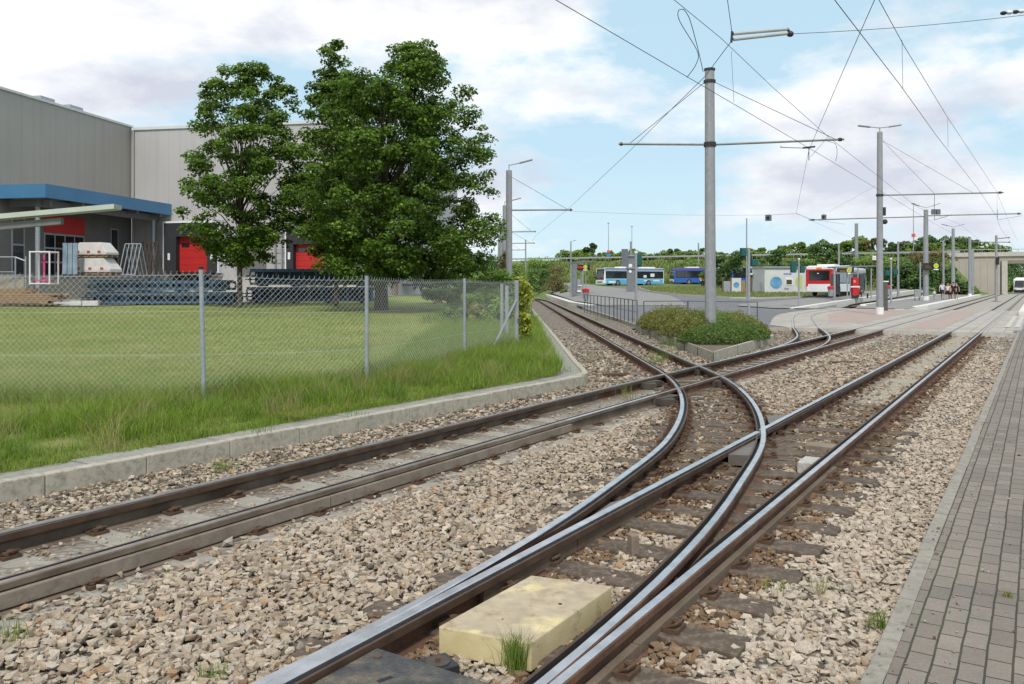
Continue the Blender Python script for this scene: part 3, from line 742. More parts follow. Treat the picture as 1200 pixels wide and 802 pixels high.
mb = MB(); mb.tube([(-.05, 4.42, -.0155), (-.05, 4.42, -.0128)], .006, 8); mb.build('lifting_hole', M_black, sl)
m, nt, bs = nodes('chequer_plate'); v = pos(nt)
mpn = N(nt, 'ShaderNodeMapping'); mpn.inputs['Rotation'].default_value = (0, 0, .6); nt.links.new(v, mpn.inputs[0])
ck = N(nt, 'ShaderNodeTexVoronoi'); ck.inputs['Scale'].default_value = 42; ck.feature = 'DISTANCE_TO_EDGE'; nt.links.new(mpn.outputs[0], ck.inputs['Vector'])
c = ramp(nt, noise(nt, 6, 6, .65, v), [(.35, (.045, .047, .052)), (.52, (.085, .082, .078)), (.68, (.19, .15, .11))])
nt.links.new(c, bs.inputs['Base Color']); bs.inputs['Roughness'].default_value = .5; bs.inputs['Metallic'].default_value = .35; bump(nt, bs, ck.outputs['Distance'], .6, .02)
pl_ = [G(427, 759, -.03), G(590, 797, -.03), G(700, 860, -.03), G(280, 860, -.03)]
pl_ = [xy(p) for p in pl_]
mb = MB(); mb.prism([xy(SU(1.9, uAL + .10)), xy(SU(1.9, uAL + .90)), xy(SU(3.10, uAL + .90)), xy(SU(3.10, uAL + .10))], -.09, -.028)
ck_ = tag(mb.build('steel_cover_plate', m, bevel=.006), 'black chequered steel cover plate between the rails in front of the yellow slab', 'cover plate')
for ds in (2.72, 2.84): MB().obox(SU(ds, uAL + .33, -.029), SU(.07, .02), SU(-.006, .022), (0, 0, .0035)).build('lifting_slot', M_black, ck_)
p = SU(3.03, uAL + .17); MB().tube([(p.x, p.y, -.029), (p.x, p.y, -.0245)], .02, 10).build('cover_bolt', M_brown, ck_)
b0 = G(513, 776, -.05); mb = MB(); mb.box((b0.x, b0.y, -.10), (.16, .16, .10), R(30))
bb = tag(mb.build('bolt_box', M_dark, bevel=.006), 'small dark cast box with a round bolted lid beside the yellow slab', 'bolt box')
mb = MB(); mb.tube([(b0.x, b0.y, -.05), (b0.x, b0.y, -.043)], .06, 16); l_ = mb.build('lid', mat('lid_brown', (.11, .085, .07), (.07, .055, .045), .6, .4, 20), bb)
MB().tube([(b0.x, b0.y, -.0435), (b0.x, b0.y, -.028)], .014, 6).build('bolt', M_brown, l_)
p = G(953, 541, -.06); mb = MB(); mb.box((p.x, p.y, -.11), (.24, .36, .13), aP)
pb = tag(mb.build('point_box', mat('whitish_cast_box', (.50, .49, .46), (.34, .32, .29), .8, 0, 8, .3, 50, dirt=(.25, .22, .18)), bevel=.01), 'whitish box with a round hole standing between the rails', 'junction box')
MB().tube([(p.x - .06, p.y - .185, -.12), (p.x - .06, p.y - .175, -.12)], .03, 10).build('cable_hole', M_black, pb)
p = G(968, 522, -.10); mb = MB(); mb.box((p.x, p.y, -.13), (.42, .26, .07), aP); tag(mb.build('flat_slab', M_fill, bevel=.008), 'flat grey brown slab lying behind the whitish box between the rails', 'slab')
for (x0, y0, x1, y1, lab) in ((707, 439, 738, 438, 'rusty iron bar lying by the lawn corner'), (975, 424.5, 1010, 424.5, 'rusty iron cover strip in the pale stones')):
    a, b = G(x0, y0, -.11), G(x1, y1, -.11); mb = MB(); e = b - a; mb.obox(a + Vector((0, 0, -.04)), e, (0, .16, 0), (0, 0, .05)); tag(mb.build('iron_strip', M_brown, bevel=.006), lab, 'iron strip')
p = G(742, 640, -.1); mb = MB(); mb.box((p.x, p.y, -.09), (.06, .08, .15), .3); tag(mb.build('stub_post', M_fill, bevel=.006), 'small grey stub post standing in the stones of the turnout', 'stub post')

# ------------------------------------------------------------------ loose stones
def rock_proto():
    """angular crushed stone: a jittered block with knocked-off corners"""
    bm = bmesh.new(); asp = rng.uniform(.55, 1.0, 3); asp[2] *= .72; asp[0] = 1.0
    for sx in (-1, 1):
        for sy in (-1, 1):
            for sz_ in (-1, 1):
                v = np.array([sx, sy, sz_]) * (.78 + rng.normal(0, .24, 3)) * asp
                if rng.random() < .3: v *= .55
                bm.verts.new(v)
    for _ in range(2): bm.verts.new(rng.normal(size=3) * .75 * asp)
    r = bmesh.ops.convex_hull(bm, input=bm.verts[:])
    bmesh.ops.delete(bm, geom=[g for g in r['geom_interior'] if isinstance(g, bmesh.types.BMVert)], context='VERTS')
    bmesh.ops.triangulate(bm, faces=bm.faces[:]); bm.verts.index_update()
    V = np.array([v.co[:] for v in bm.verts]); Fc = np.array([[v.index for v in f.verts] for f in bm.faces]); bm.free(); return V, Fc
PROTO = [rock_proto() for _ in range(26)]
def in_poly(px, py, poly):
    inside = np.zeros(len(px), bool); n = len(poly)
    for i in range(n):
        x0, y0 = poly[i]; x1, y1 = poly[(i + 1) % n]
        cnd = ((y0 > py) != (y1 > py)) & (px < (x1 - x0) * (py - y0) / (y1 - y0 + 1e-12) + x0); inside ^= cnd
    return inside
def sample(y0, y1, dens):
    n = int((y1 - y0) * (y1 * 1.36 + 2) * dens)
    y = rng.uniform(y0, y1, n); x = rng.uniform(-.68, .68, n) * (y1 + 1.5) 
    return x, y
SX, SY = [], []
for y0, y1, dn in ((3.0, 5, 1250), (5, 7.5, 1120), (7.5, 11, 720), (11, 16, 320), (16, 24, 110), (24, 36, 30)):
    x, y = sample(y0, y1, dn); k = np.abs(x) < .64 * y + .6; SX.append(x[k]); SY.append(y[k])
x = np.concatenate(SX); y = np.concatenate(SY)
k = in_poly(x, y, bed); x, y = x[k], y[k]
u = x * DY - y * DX; s = x * DX + y * DY
keep = np.ones(len(x), bool); rr = np.hypot(x - CX, y - CY); rnd = rng.random(len(x))
for uu in (uAL, uAR, uBL, uBR): keep &= ~((np.abs(u - uu) < .075) & ((s < 36)))
arcz = (y < CY) & (y > 3.5)
for r_ in (RC, RC + GA): keep &= ~(arcz & (np.abs(rr - r_) < .075)); keep &= ~((y >= CY) & (np.abs(x - (CX + r_)) < .085))
Bin = (u > uBL) & (u < uBR); keep &= ~(Bin & (rnd > .10))
keep &= ~((u > uBR) & (u < uBR + .36) & (rnd > .16))
keep &= ~((u > uAL) & (u < uAR) & (s > 14.5) & (rnd > .3))
tight = (u > uAL) & (u < uAR) & (s > 7) & (s <= 14.5); keep &= ~(tight & (rnd > .45))
cin = arcz & (rr > RC) & (rr < RC + GA) & (y > 10); keep &= ~(cin & (rnd > .38))
keep &= ~in_poly(x, y, [a_, b_, c_, d_])
keep &= ~((s > 1.8) & (s < 3.12) & (u > uAL) & (u < uAL + .95))
keep &= ~((np.abs(x - b0.x) < .12) & (np.abs(y - b0.y) < .12))
for (cx, cy, a, hl, hw) in SLEEPRECT:
    if cy > 17: continue
    dx, dy = x - cx, y - cy; t = dx * math.cos(a) + dy * math.sin(a); nn = -dx * math.sin(a) + dy * math.cos(a)
    keep &= ~((np.abs(t) < hl + .015) & (np.abs(nn) < hw + .012) & (rnd > .10))
x, y, u, s, rr = x[keep], y[keep], u[keep], s[keep], rr[keep]; n = len(x)
sz = rng.uniform(.012, .029, n) * np.where(rng.random(n) < .12, 1.35, 1); sz *= np.where((u > uBL) & (u < uBR), .7, 1.0); sz *= np.where(y > 16, 1.5, np.where(y > 11, 1.15, 1))
z = -.168 + rng.uniform(-.014, .022, n)
# heaps between the tracks, hollows by the rails
z += np.where((u > uBR + .3) & (u < uAL), .018, 0) 
base = np.array([[.56, .475, .375], [.50, .42, .33], [.61, .54, .455], [.43, .355, .28], [.57, .50, .425], [.53, .485, .435], [.46, .31, .20], [.30, .26, .22]])
pick = rng.choice(8, n, p=[.24, .17, .20, .11, .12, .09, .04, .03]); colr = base[pick] * rng.uniform(.80, 1.12, (n, 1)) * np.array([.735, .715, .68])
right = u > uAR + .35; colr = np.where(right[:, None], colr * .7 + np.array([.16, .143, .122]), colr)
leftm = u < uBL - .1; colr = np.where((leftm & (rng.random(n) < .35))[:, None], colr * .42, colr)
near_r = np.zeros(n, bool)
for uu in (uAL, uAR): near_r |= np.abs(u - uu) < .34
near_r |= (y < CY) & ((np.abs(rr - RC) < .24) | (np.abs(rr - RC - GA) < .24))
colr = np.where((near_r & (rng.random(n) < .75))[:, None], colr * np.array([.52, .42, .34]), colr)
incur = (((u > uAL) & (u < uAR) & (s > 6.5) & (s < 14.5)) | ((y < CY) & (rr > RC) & (rr < RC + GA) & (y > 7)))
colr = np.where((incur & (rng.random(n) < .6))[:, None], colr * np.array([.62, .54, .45]), colr)
q = 420; px_, py_ = [], []
for _ in range(q):
    s_ = rng.uniform(2.5, 14); u_ = -.64 + abs(rng.normal(0, .35)) * (1 if rng.random() < .75 else 3); v_ = SU(s_, u_); px_.append(v_.x); py_.append(v_.y)
qi = rng.integers(0, n, q); x = np.r_[x, px_]; y = np.r_[y, py_]; z = np.r_[z, np.full(q, .056)]; sz = np.r_[sz, rng.uniform(.002, .007, q) * np.where(rng.random(q) < .04, 2.2, 1)]; colr = np.r_[colr, colr[qi] * .8]; n += q
VV, FF, CC = [], [], []; o_ = 0
pid = rng.integers(0, len(PROTO), n)
for k, (pv, pf) in enumerate(PROTO):
    idx = np.where(pid == k)[0]; q = len(idx); nv = len(pv)
    if not q: continue
    an = rng.uniform(0, 2 * np.pi, q); tl = rng.normal(0, .45, q); ca, sa, ct, st = np.cos(an), np.sin(an), np.cos(tl), np.sin(tl)
    b = pv[None] * sz[idx][:, None, None]
    yy = b[..., 1] * ct[:, None] - b[..., 2] * st[:, None]; zz = b[..., 1] * st[:, None] + b[..., 2] * ct[:, None]
    X_ = b[..., 0] * ca[:, None] - yy * sa[:, None] + x[idx][:, None]; Y_ = b[..., 0] * sa[:, None] + yy * ca[:, None] + y[idx][:, None]; Z_ = zz + z[idx][:, None]
    VV.append(np.stack([X_, Y_, Z_], -1).reshape(-1, 3)); FF.append((pf[None] + (np.arange(q) * nv)[:, None, None]).reshape(-1, 3) + o_); CC.append(np.repeat(colr[idx], nv, 0)); o_ += q * nv
print('stones', n, 'tris', sum(len(f) for f in FF))
tag(bulk('gravel', np.concatenate(VV), np.concatenate(FF), M_stone, np.concatenate(CC)), 'loose beige crushed stones of the ballast', 'gravel', None, 'stuff')
# ------------------------------------------------------------------ the hall with its canopy and docks
C0 = Vector((-31.3, 68, 0)); HU = Vector((.983, -.183, 0)); HV = Vector((-.183, -.983, 0))
def W(px):
    """distance along the hall's rear wall where the line of sight px meets it"""
    k = (px - 600) / F; return (31.3 + 68 * k) / (.983 + .183 * k)
def WL(px):
    k = (px - 600) / F; s = (31.3 + 68 * k) / (-.183 + .983 * k) ; return s
def HW(s, d, z): return C0 + HU * s + HV * d + Vector((0, 0, z))      # d: distance in front of the rear wall
HT = 14.7
hall = thing('industrial_hall', 'large grey clad industrial hall with blue canopy and red loading dock doors', 'hall', C0)
M_cl_dark = cladding('cladding_warm_grey_shaded', (.36, .335, .305), 1.05, (HV.x, HV.y)); M_cl = cladding('cladding_grey', (.45, .435, .435), 1.05, (HU.x, HU.y))  # the side wall's shade is put into its darker cladding tone
M_blue = mat('canopy_blue', (.07, .21, .38), (.055, .17, .32), .4, 0, .4, dirt=(.06, .18, .36))
M_darkwall = mat('shaded_wall_dark_panel_grey', (.16, .155, .15), (.13, .125, .12), .7, 0, 1)  # canopy shade put into the wall grey; also the dark panel's own tone
s_end = W(424)
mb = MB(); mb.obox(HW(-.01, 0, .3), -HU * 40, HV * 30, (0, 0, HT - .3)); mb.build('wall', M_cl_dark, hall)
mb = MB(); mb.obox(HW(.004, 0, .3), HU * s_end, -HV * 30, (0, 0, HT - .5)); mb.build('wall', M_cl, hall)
mb = MB(); mb.obox(HW(-40, -.1, HT), HU * 40.12, HV * 30.2, (0, 0, .16)); mb.obox(HW(.14, .12, HT - .22), HU * s_end, -HV * 30, (0, 0, .22)); mb.build('roof_trim', mat('roof_trim_white', (.62, .63, .62), (.52, .53, .52), .5), hall)
mb = MB(); mb.tube([HW(.22, .12, 1.2), HW(.22, .12, HT - .2)], .07, 8); mb.build('downpipe', M_cl_dark, hall)
for d in (4.5, 7.5): MB().obox(HW(-3, d, HT + .16), HU * 2, HV * 1.4, (0, 0, .55)).build('roof_light', M_galv, hall)
s0 = 3.9
mb = MB(); mb.obox(HW(s0, .004, .6), HU * (s_end - s0 + .1), HV * .10, (0, 0, 1.75)); mb.build('plinth', M_conc_light, hall)
# darker band of cladding between the docks and the pipes beside it
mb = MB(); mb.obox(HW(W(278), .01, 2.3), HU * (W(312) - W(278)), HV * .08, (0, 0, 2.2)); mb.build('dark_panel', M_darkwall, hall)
mb = MB()
for px in (324, 332, 340): mb.tube([HW(W(px), .25, 2.3), HW(W(px), .25, 6.3)], .06, 6)
for z in (3, 3.8, 4.6, 5.4, 6.2): mb.tube([HW(W(324), .25, z), HW(W(340), .25, z)], .03, 5)
mb.build('wall_ladder', M_galv, hall)
def dock(pa, pb, da, db, z0, zd, zt):
    sa, sb = W(pa), W(pb); d0, d1 = W(da), W(db)
    sh = MB(); fr = .22
    sh.obox(HW(sa, 0, z0), HU * (d0 - sa), HV * .7, (0, 0, zt - z0)); sh.obox(HW(d1, 0, z0), HU * (sb - d1), HV * .7, (0, 0, zt - z0)); sh.obox(HW(d0 + .003, 0, zd), HU * (d1 - d0 - .006), HV * .68, (0, 0, zt - zd - .01))
    o = sh.build('dock_shelter', mat('dock_black', (.035, .036, .042), (.025, .026, .03), .75), hall)
    t = MB()
    t.obox(HW(sa - .08, 0, z0), HU * .085, HV * .74, (0, 0, zt - z0 + .14)); t.obox(HW(sb - .005, 0, z0), HU * .085, HV * .74, (0, 0, zt - z0 + .14)); t.obox(HW(sa, .02, zt), HU * (sb - sa - .006), HV * .72, (0, 0, .14)); t.build('white_trim', M_white, o)
    for a, b in ((sa, d0), (d1, sb)):
        q = a + (b - a) * .42; MB().obox(HW(q - .1, .702, z0 + 1.05), HU * .2, HV * .02, (0, 0, .55)).build('reflector', M_white, o)
    dr = MB(); n = 5
    for i in range(n): dr.obox(HW(d0 + .01, .10, z0 + .1 + i * (zd - z0 - .1) / n), HU * (d1 - d0 - .02), HV * .10, (0, 0, (zd - z0 - .1) / n - .012))
    do = dr.build('dock_door', M_reddoor, hall, bevel=.01)
    for f in (.08, .72): MB().obox(HW(d0 + (d1 - d0) * f, .19, z0 + .1 + (zd - z0) * .68), HU * (d1 - d0) * .24, HV * .03, (0, 0, .32)).build('door_window', M_glass, do)
    bp = MB()
    for i in range(4): bp.obox(HW(d0 - .3 + i * (d1 - d0 + .4) / 4, .10, z0 - 1.0 + .1), HU * .5, HV * .55, (0, 0, .85))
    bp.obox(HW(d0 - .3, .0, z0 - .2), HU * (d1 - d0 + .6), HV * .75, (0, 0, .16)); bp.build('dock_bumper', M_black, hall)
dock(198, 260.5, 212, 248, 2.72, 5.66, 6.75)
dock(340, 392, 348, 384, 2.72, 4.95, 6.2)
# raised loading deck below the canopy
dk = MB(); dk.obox(HW(-1.9, 13.9, .3), HU * 3.9, -HV * 13.8, (0, 0, 2.02)); dk.build('loading_deck', M_conc, hall)
MB().obox(HW(-1.9, 13.92, 2.30), HU * 3.95, -HV * 13.8, (0, 0, .16)).build('deck_edge', M_polegrey, hall)
# canopy
CN = 13.9
rf = MB(); rf.obox(HW(-2.5, CN - .1, 7.62), HU * 6.0, -HV * (CN - .2), (0, 0, .45)); rf.build('canopy_roof', M_polegrey, hall)
fs = MB(); fs.obox(HW(-4.5, CN - .1, 7.45), HU * 8.1, HV * .12, (0, 0, .9)); fs.obox(HW(3.5, CN - .1, 7.45), HU * .12, -HV * (CN - .15), (0, 0, .9)); fs.build('canopy_fascia', M_blue, hall)
bm_ = MB(); bm_.obox(HW(-4.5, CN - 1.2, 7.0), HU * 7.6, HV * .25, (0, 0, .45)); bm_.obox(HW(2.3, CN - .6, 6.95), HU * .25, -HV * (CN - .8), (0, 0, .5))
for d in (1, 4, 7, 10): bm_.obox(HW(-2.5, d, 7.25), HU * 5.9, HV * .2, (0, 0, .35))
bm_.build('canopy_beam', mat('beam_grey', (.17, .175, .18), (.13, .135, .14), .6), hall)
for sx, d in ((2.2, CN - .95), (2.5, .8)):
    p = HW(sx, d, 0); MB().tube([(p.x, p.y, .6), (p.x, p.y, 7.0)], .15, 12).build('canopy_post', M_galv, hall, smooth=False)
# things in the shaded side wall: glazed door, red shutter, tall windows
def side(d0, d1, z0, z1, m, name, proud=.03, par=hall): 
    return MB().obox(HW(-.01, d0, z0), HV * (d1 - d0), HU * proud, (0, 0, z1 - z0)).build(name, m, par)
MB().obox(HW(-.008, CN + 6, .3), -HV * (CN + 5.9), HU * .02, (0, 0, 7.2)).build('shaded_lower_wall', M_darkwall, hall)  # dark sheet below the canopy, its shade put into the wall colour
def ds(px): # distance along the side wall for a line of sight
    k = (px - 600) / F; return (-31.3 - 68 * k) / (.183 - .983 * k) 
for px0, px1, z0, z1, kind in ((14, 28, 2.4, 6.6, 'glazed_door'), (52, 98, 2.4, 5.4, 'shutter_window'), (130, 138, 2.4, 6.2, 'tall_window')):
    a, b = sorted((ds(px0), ds(px1)))
    fo = side(a - .06, b + .06, z0, z1 + .06, M_galv, 'window_frame', .035)
    n = 4 if kind == 'shutter_window' else 1; q = 3 if n == 4 else 2
    for i in range(n):
        for j in range(q):
            wdt = (b - a) / n; hh = (z1 - z0) / q
            side(a + i * wdt + .06, a + (i + 1) * wdt - .06, z0 + j * hh + .06, z0 + (j + 1) * hh - .06, M_glass, 'window_pane', .045, fo)
    if kind == 'shutter_window': side(a - .06, b + .06, z1 + .1, z1 + 1.35, M_reddoor, 'red_shutter', .06)
# the lower pale canopy that reaches in front
lc = thing('flat_canopy', 'low pale flat canopy edge reaching in front of the blue one', 'canopy', (-30, 44, .5))
a, b = P(-90, 259, 43), P(135.5, 239.5, 45)
e = b - a; MB().obox(a + Vector((0, -.2, -.26)), e, (0, .9, 0), (0, 0, .26)).build('canopy_roof', mat('pale_green_grey', (.50, .54, .50), (.42, .46, .43), .5, 0, 1), lc)
MB().obox(a + Vector((0, .1, -.80)), e * .70, (0, .3, 0), (0, 0, .34)).build('canopy_beam', MATS['beam_grey'], lc)
for t in (.05, .26): p = a.lerp(b, t); MB().tube([(p.x, p.y + .5, .5), (p.x, p.y + .5, p.z - .8)], .11, 10).build('canopy_post', M_galv, lc)

# ------------------------------------------------------------------ goods on the deck and in the yard
def dz_(): return 2.475
M_wrap = mat('white_wrapping', (.62, .60, .58), (.50, .48, .46), .5, 0, 2.5, .3, 8)
def wrapped(loc, sx, sy, h, ang, label):
    t = thing('wrapped_pallet', label, 'pallet load', loc, 'white wrapped loads on the loading deck'); mb = MB(); z = loc[2]
    ca, sa = math.cos(ang), math.sin(ang)
    def q(x, y, zz): return (loc[0] + x * ca - y * sa, loc[1] + x * sa + y * ca, z + zz)
    b = [q(-sx / 2, -sy / 2, .16), q(sx / 2, -sy / 2, .16), q(sx / 2, sy / 2, .16), q(-sx / 2, sy / 2, .16)]; m_ = [q(-sx / 2, -sy / 2, h * .32), q(sx / 2, -sy / 2, h * .32), q(sx / 2, sy / 2, h * .32), q(-sx / 2, sy / 2, h * .32)]
    k = .60; tp = [q(-sx / 2 * k, -sy / 2 * .8, h), q(sx / 2 * k, -sy / 2 * .8, h), q(sx / 2 * k, sy / 2 * .8, h), q(-sx / 2 * k, sy / 2 * .8, h)]
    mb.add(b + m_ + tp, [(0, 1, 5, 4), (1, 2, 6, 5), (2, 3, 7, 6), (3, 0, 4, 7), (4, 5, 9, 8), (5, 6, 10, 9), (6, 7, 11, 10), (7, 4, 8, 11), (8, 9, 10, 11), (3, 2, 1, 0)])
    mb.build('wrapping', M_wrap, t, bevel=.03)
    pm = MB()
    for y in (-sy * .4, 0, sy * .4): pm.box(q(0, y, .05), (sx, .1, .1), ang)
    for i in range(5): pm.box(q(-sx * .42 + i * sx * .21, 0, .13), (.14, sy, .04), ang)
    pm.build('pallet', M_wood, t)
    for i in range(3): pp = q(-sx * .3 + i * sx * .3, -sy / 2 - .01, h * .35); MB().box(pp, (.22, .02, .16), ang).build('print_mark', mat('print_red', (.45, .08, .12), (.4, .06, .1)), t)
pA_ = P(113, 323, 56.5); pA_.z = dz_()
dirw = math.atan2(HU.y, HU.x)
wrapped((pA_.x, pA_.y, dz_()), 3.0, 1.3, 1.15, dirw, 'white wrapped load at the bottom of the stack on the deck')
wrapped((pA_.x - .1, pA_.y, dz_() + 1.18), 2.7, 1.3, 1.0, dirw, 'white wrapped load lying on top of another one on the deck')
# leaning panels
for i, px in enumerate((73, 79, 85)):
    p = P(px, 320, 55.0); p.z = dz_(); mb = MB(); mb.obox(p, HU * .32, Vector((.05, .5, 0)) * .2, Vector((-.12, .28, 2.1)))
    tag(mb.build('leaning_panel', mat('panel_blue_white', (.32, .40, .44), (.12, .2, .28), .4, 0, 1.2)), ['pale panel leaning on the deck nearest the silver post', 'middle one of three panels leaning on the deck', 'pale panel leaning next to the white wrapped loads'][i], 'panel', 'panels leaning on the loading deck')
# white rack in front of the deck
r_ = thing('white_rack', 'white open metal rack standing in front of the silver canopy post', 'rack', P(45, 352, 52)); mb = MB()
q0, q1 = P(35, 352, 52), P(58, 352, 52); q0.z = q1.z = 1.5
for q in (q0, q1): 
    for dy in (0, 1.0): mb.tube([q + Vector((0, dy, .3)), q + Vector((0, dy, 2.4))], .05, 6)
for z in (.35, 2.35):
    mb.tube([q0 + Vector((0, 0, z)), q1 + Vector((0, 0, z))], .05, 6); mb.tube([q0 + Vector((0, 1, z)), q1 + Vector((0, 1, z))], .05, 6)
    for q in (q0, q1): mb.tube([q + Vector((0, 0, z)), q + Vector((0, 1, z))], .05, 6)
mb.build('frame', M_white, r_)
mb = MB(); c = (q0 + q1) / 2; mb.box(c + Vector((0, .5, .55)), (.9, .6, .1)); mb.tube([c + Vector((0, .5, .55)), c + Vector((0, .5, 2.2))], .06, 6); mb.tube([c + Vector((-.2, .5, 1.7)), c + Vector((.2, .5, 1.7))], .05, 6); mb.build('pink_trolley', mat('pink_paint', (.65, .08, .25), (.55, .06, .2), .4), r_)
# railing left of the rack
rl = MB(); 
for px in (18, 30): p = P(px, 352, 53); rl.tube([(p.x, p.y, 1.0), (p.x, p.y, 3.6)], .05, 6)
p, q = P(-20, 352, 53), P(18, 352, 53); rl.tube([(p.x, p.y, 3.55), (q.x, q.y, 3.55)], .05, 6); rl.tube([(p.x, p.y, 2.6), (q.x, q.y, 2.6)], .035, 6); rl.tube([(P(18, 0, 53).x, 53, 3.55), (P(30, 0, 53).x, 53, 3.3)], .045, 6)
tag(rl.build('hand_rail', M_galv), 'thin grey handrail at the end of the timber stacks', 'handrail')
# steel frames on the deck
def rack(px0, px1, Yd, h, label, m):
    t = MB(); a, b = P(px0, 322, Yd), P(px1, 322, Yd); a.z = b.z = dz_(); k = 4
    for i in range(k + 1):
        p = a.lerp(b, i / k); t.tube([p, p + Vector((.15, .7, h))], .035, 5); t.tube([p + Vector((.3, 1.4, 0)), p + Vector((.15, .7, h))], .035, 5)
    for z in (.05, h): t.tube([a + Vector((.15 * z / h, .7 * z / h, z)), b + Vector((.15 * z / h, .7 * z / h, z))], .04, 5)
    tag(t.build('steel_rack', m), label, 'rack', 'steel racks on the loading deck')
rack(139, 158, 60, 2.3, 'grey steel rack on the deck nearest the wrapped loads', M_galv); rack(160, 178, 63.5, 2.6, 'brown topped steel rack at the far end of the deck', M_brown)
# timber stacks behind the lawn
for i, (px0, px1, pyb, pyt, Yd, lab) in enumerate(((-60, 62, 367, 357, 46.3, 'low stack of brown planks at the back edge of the lawn'), (-50, 66, 357, 344, 48.5, 'taller stack of sawn planks behind the low one'), (-40, 34, 348, 338, 51, 'dark plank stack close to the handrail'))):
    a, b = P(px0, pyb, Yd), P(px1, pyb, Yd); zt = P(0, pyt, Yd).z; zb = yz(a.x, Yd); t = thing('timber_stack', lab, 'timber stack', ((a.x + b.x) / 2, Yd, zb), 'timber stacks at the yard')
    n = max(3, int((zt - zb) / .13)); mm = MB(); bt = MB()
    for k in range(n):
        z = zb + .1 + (zt - zb - .1) * k / n
        for jx in range(4): mm.obox((a.x + random.uniform(-.2, .2), Yd + jx * .32, z), (b.x - a.x + random.uniform(-.5, .2), 0, 0), (0, .29, 0), (0, 0, (zt - zb - .1) / n - .015))
    for jx in range(5): bt.obox((a.x + .4 + (b.x - a.x - 1) * jx / 4, Yd, zb), (.12, 0, 0), (0, 1.3, 0), (0, 0, .1))
    mm.build('planks', M_wood, t); bt.build('bearers', M_bark, t)
# pale sheeting on the ground
mb = MB()
for i in range(9):
    p = P(64 + i * 5, 363, 47.2); mb.box((p.x, p.y + random.uniform(0, .8), yz(p.x, p.y) + .12), (random.uniform(.5, .9), .6, random.uniform(.14, .34)), random.uniform(-.5, .5))
tag(mb.build('foil_bundle', M_wrap, bevel=.05), 'crumpled pale plastic sheeting on the ground beside the blue frames', 'plastic sheeting')
# blue steel frames
M_bf = mat('frame_blue', (.045, .115, .20), (.03, .08, .15), .45, 0, 1.5, dirt=(.09, .12, .15))
def blue_frame(a, L, h, dep, label):
    t = thing('blue_steel_frame', label, 'steel frame', a, 'blue steel frames stored in the yard'); a = Vector(a); mb = MB(); sl = MB(); ft = MB()
    for y in (0, dep):
        for z in (.16, h): mb.obox(a + Vector((0, y, z - .07)), (L, 0, 0), (0, .12, 0), (0, 0, .14))
        n = max(3, int(L / .75))
        for i in range(n + 1): mb.obox(a + Vector((i * L / n - .045 , y, .2)), (.09, 0, 0), (0, .1, 0), (.0, 0, h - .25))
    n = int(L / .38)
    for i in range(n): sl.obox(a + Vector((i * L / n, .0, h + .07)), (.26, 0, 0), (0, dep + .1, 0), (0, 0, .05))
    sl.obox(a + Vector((.05, dep * .5, .2)), (L - .1, 0, 0), (0, .06, 0), (0, 0, h - .25))
    for z in (.45, .7): ft.obox(a + Vector((-.28, .0, z * h / 1.1)), (.3, 0, 0), (0, dep, 0), (0, 0, .07))
    for i in range(4): ft.obox(a + Vector((L * (.06 + .28 * i), .05, -.0)), (.22, 0, 0), (0, dep, 0), (0, 0, .1))
    mb.build('frame', M_bf, t); sl.build('deck_slats', mat('frame_deep_blue', (.022, .055, .11), (.015, .04, .08), .5), t); ft.build('support', M_dark, t)
g = lambda x, y: yz(x, y)
x0, x1 = P(96, 0, 48).x, P(277, 0, 48).x; z = g(x0, 48)
blue_frame((x0 + .2, 48, z), x1 - x0 - .4, .62, 1.6, 'long blue steel frame lying on the ground in the loading yard')
blue_frame((x0 + .4, 48, z + .78), x1 - x0 - 1.0, .55, 1.6, 'long blue steel frame stacked on another in front of the dock door')
x0, x1 = P(289, 0, 50.5).x, P(436, 0, 50.5).x; z = g(x0, 50.5)
blue_frame((x0, 50.5, z), x1 - x0, .85, 1.6, 'blue steel frame on the ground behind the tree trunks')
blue_frame((x0 + .2, 50.5, z + 1.02), x1 - x0 - .4, .95, 1.6, 'tall blue steel frame on top of the stack behind the tree trunks')
# trailer at the end of the yard
p0, p1 = P(466, 348, 74), P(519, 348, 74); zb = yz(p0.x, 74)
t = thing('box_trailer', 'grey slatted trailer parked at the end of the yard under the big tree', 'trailer', ((p0.x + p1.x) / 2, 74, zb)); mb = MB()
mb.obox((p0.x, 74, zb + 1.0), (p1.x - p0.x, 0, 0), (0, 2.2, 0), (0, 0, 1.9)); 
for i in range(12): mb.obox((p0.x + .05 + i * (p1.x - p0.x) / 12, 73.95, zb + 1.05), (.08, 0, 0), (0, .05, 0), (0, 0, 1.8))
mb.build('body', mat('trailer_grey', (.22, .25, .27), (.17, .19, .21), .5), t); mb = MB(); mb.obox((p0.x + .2, 74.1, zb + .75), (p1.x - p0.x - .2, 0, 0), (0, 2, 0), (0, 0, .22)); mb.build('chassis', M_dark, t)
for i, fx in enumerate((.6, .78)):
    x = p0.x + (p1.x - p0.x) * fx; wv = MB(); wv.tube([(x, 74.0, zb + .45), (x, 74.35, zb + .45)], .45, 16); ww = wv.build('wheel', M_black, t); MB().tube([(x, 73.98, zb + .45), (x, 74.02, zb + .45)], .22, 10).build('rim', M_galv, ww)
mb = MB(); p = P(456, 349, 72); mb.box((p.x, p.y, yz(p.x, p.y) + .8), (.9, 1.2, 1.6), .2); mb.box((p.x + .5, p.y - .3, yz(p.x, p.y) + .5), (.5, .7, 1.0), -.3); mb.box((p.x + .15, p.y, yz(p.x, p.y) + 1.8), (.5, .8, .4), -.1); tag(mb.build('scrap_pile', mat('rust_scrap', (.30, .19, .13), (.16, .1, .07), .8), bevel=.05), 'brown pile of covered goods between the tree trunks and the trailer', 'pile')

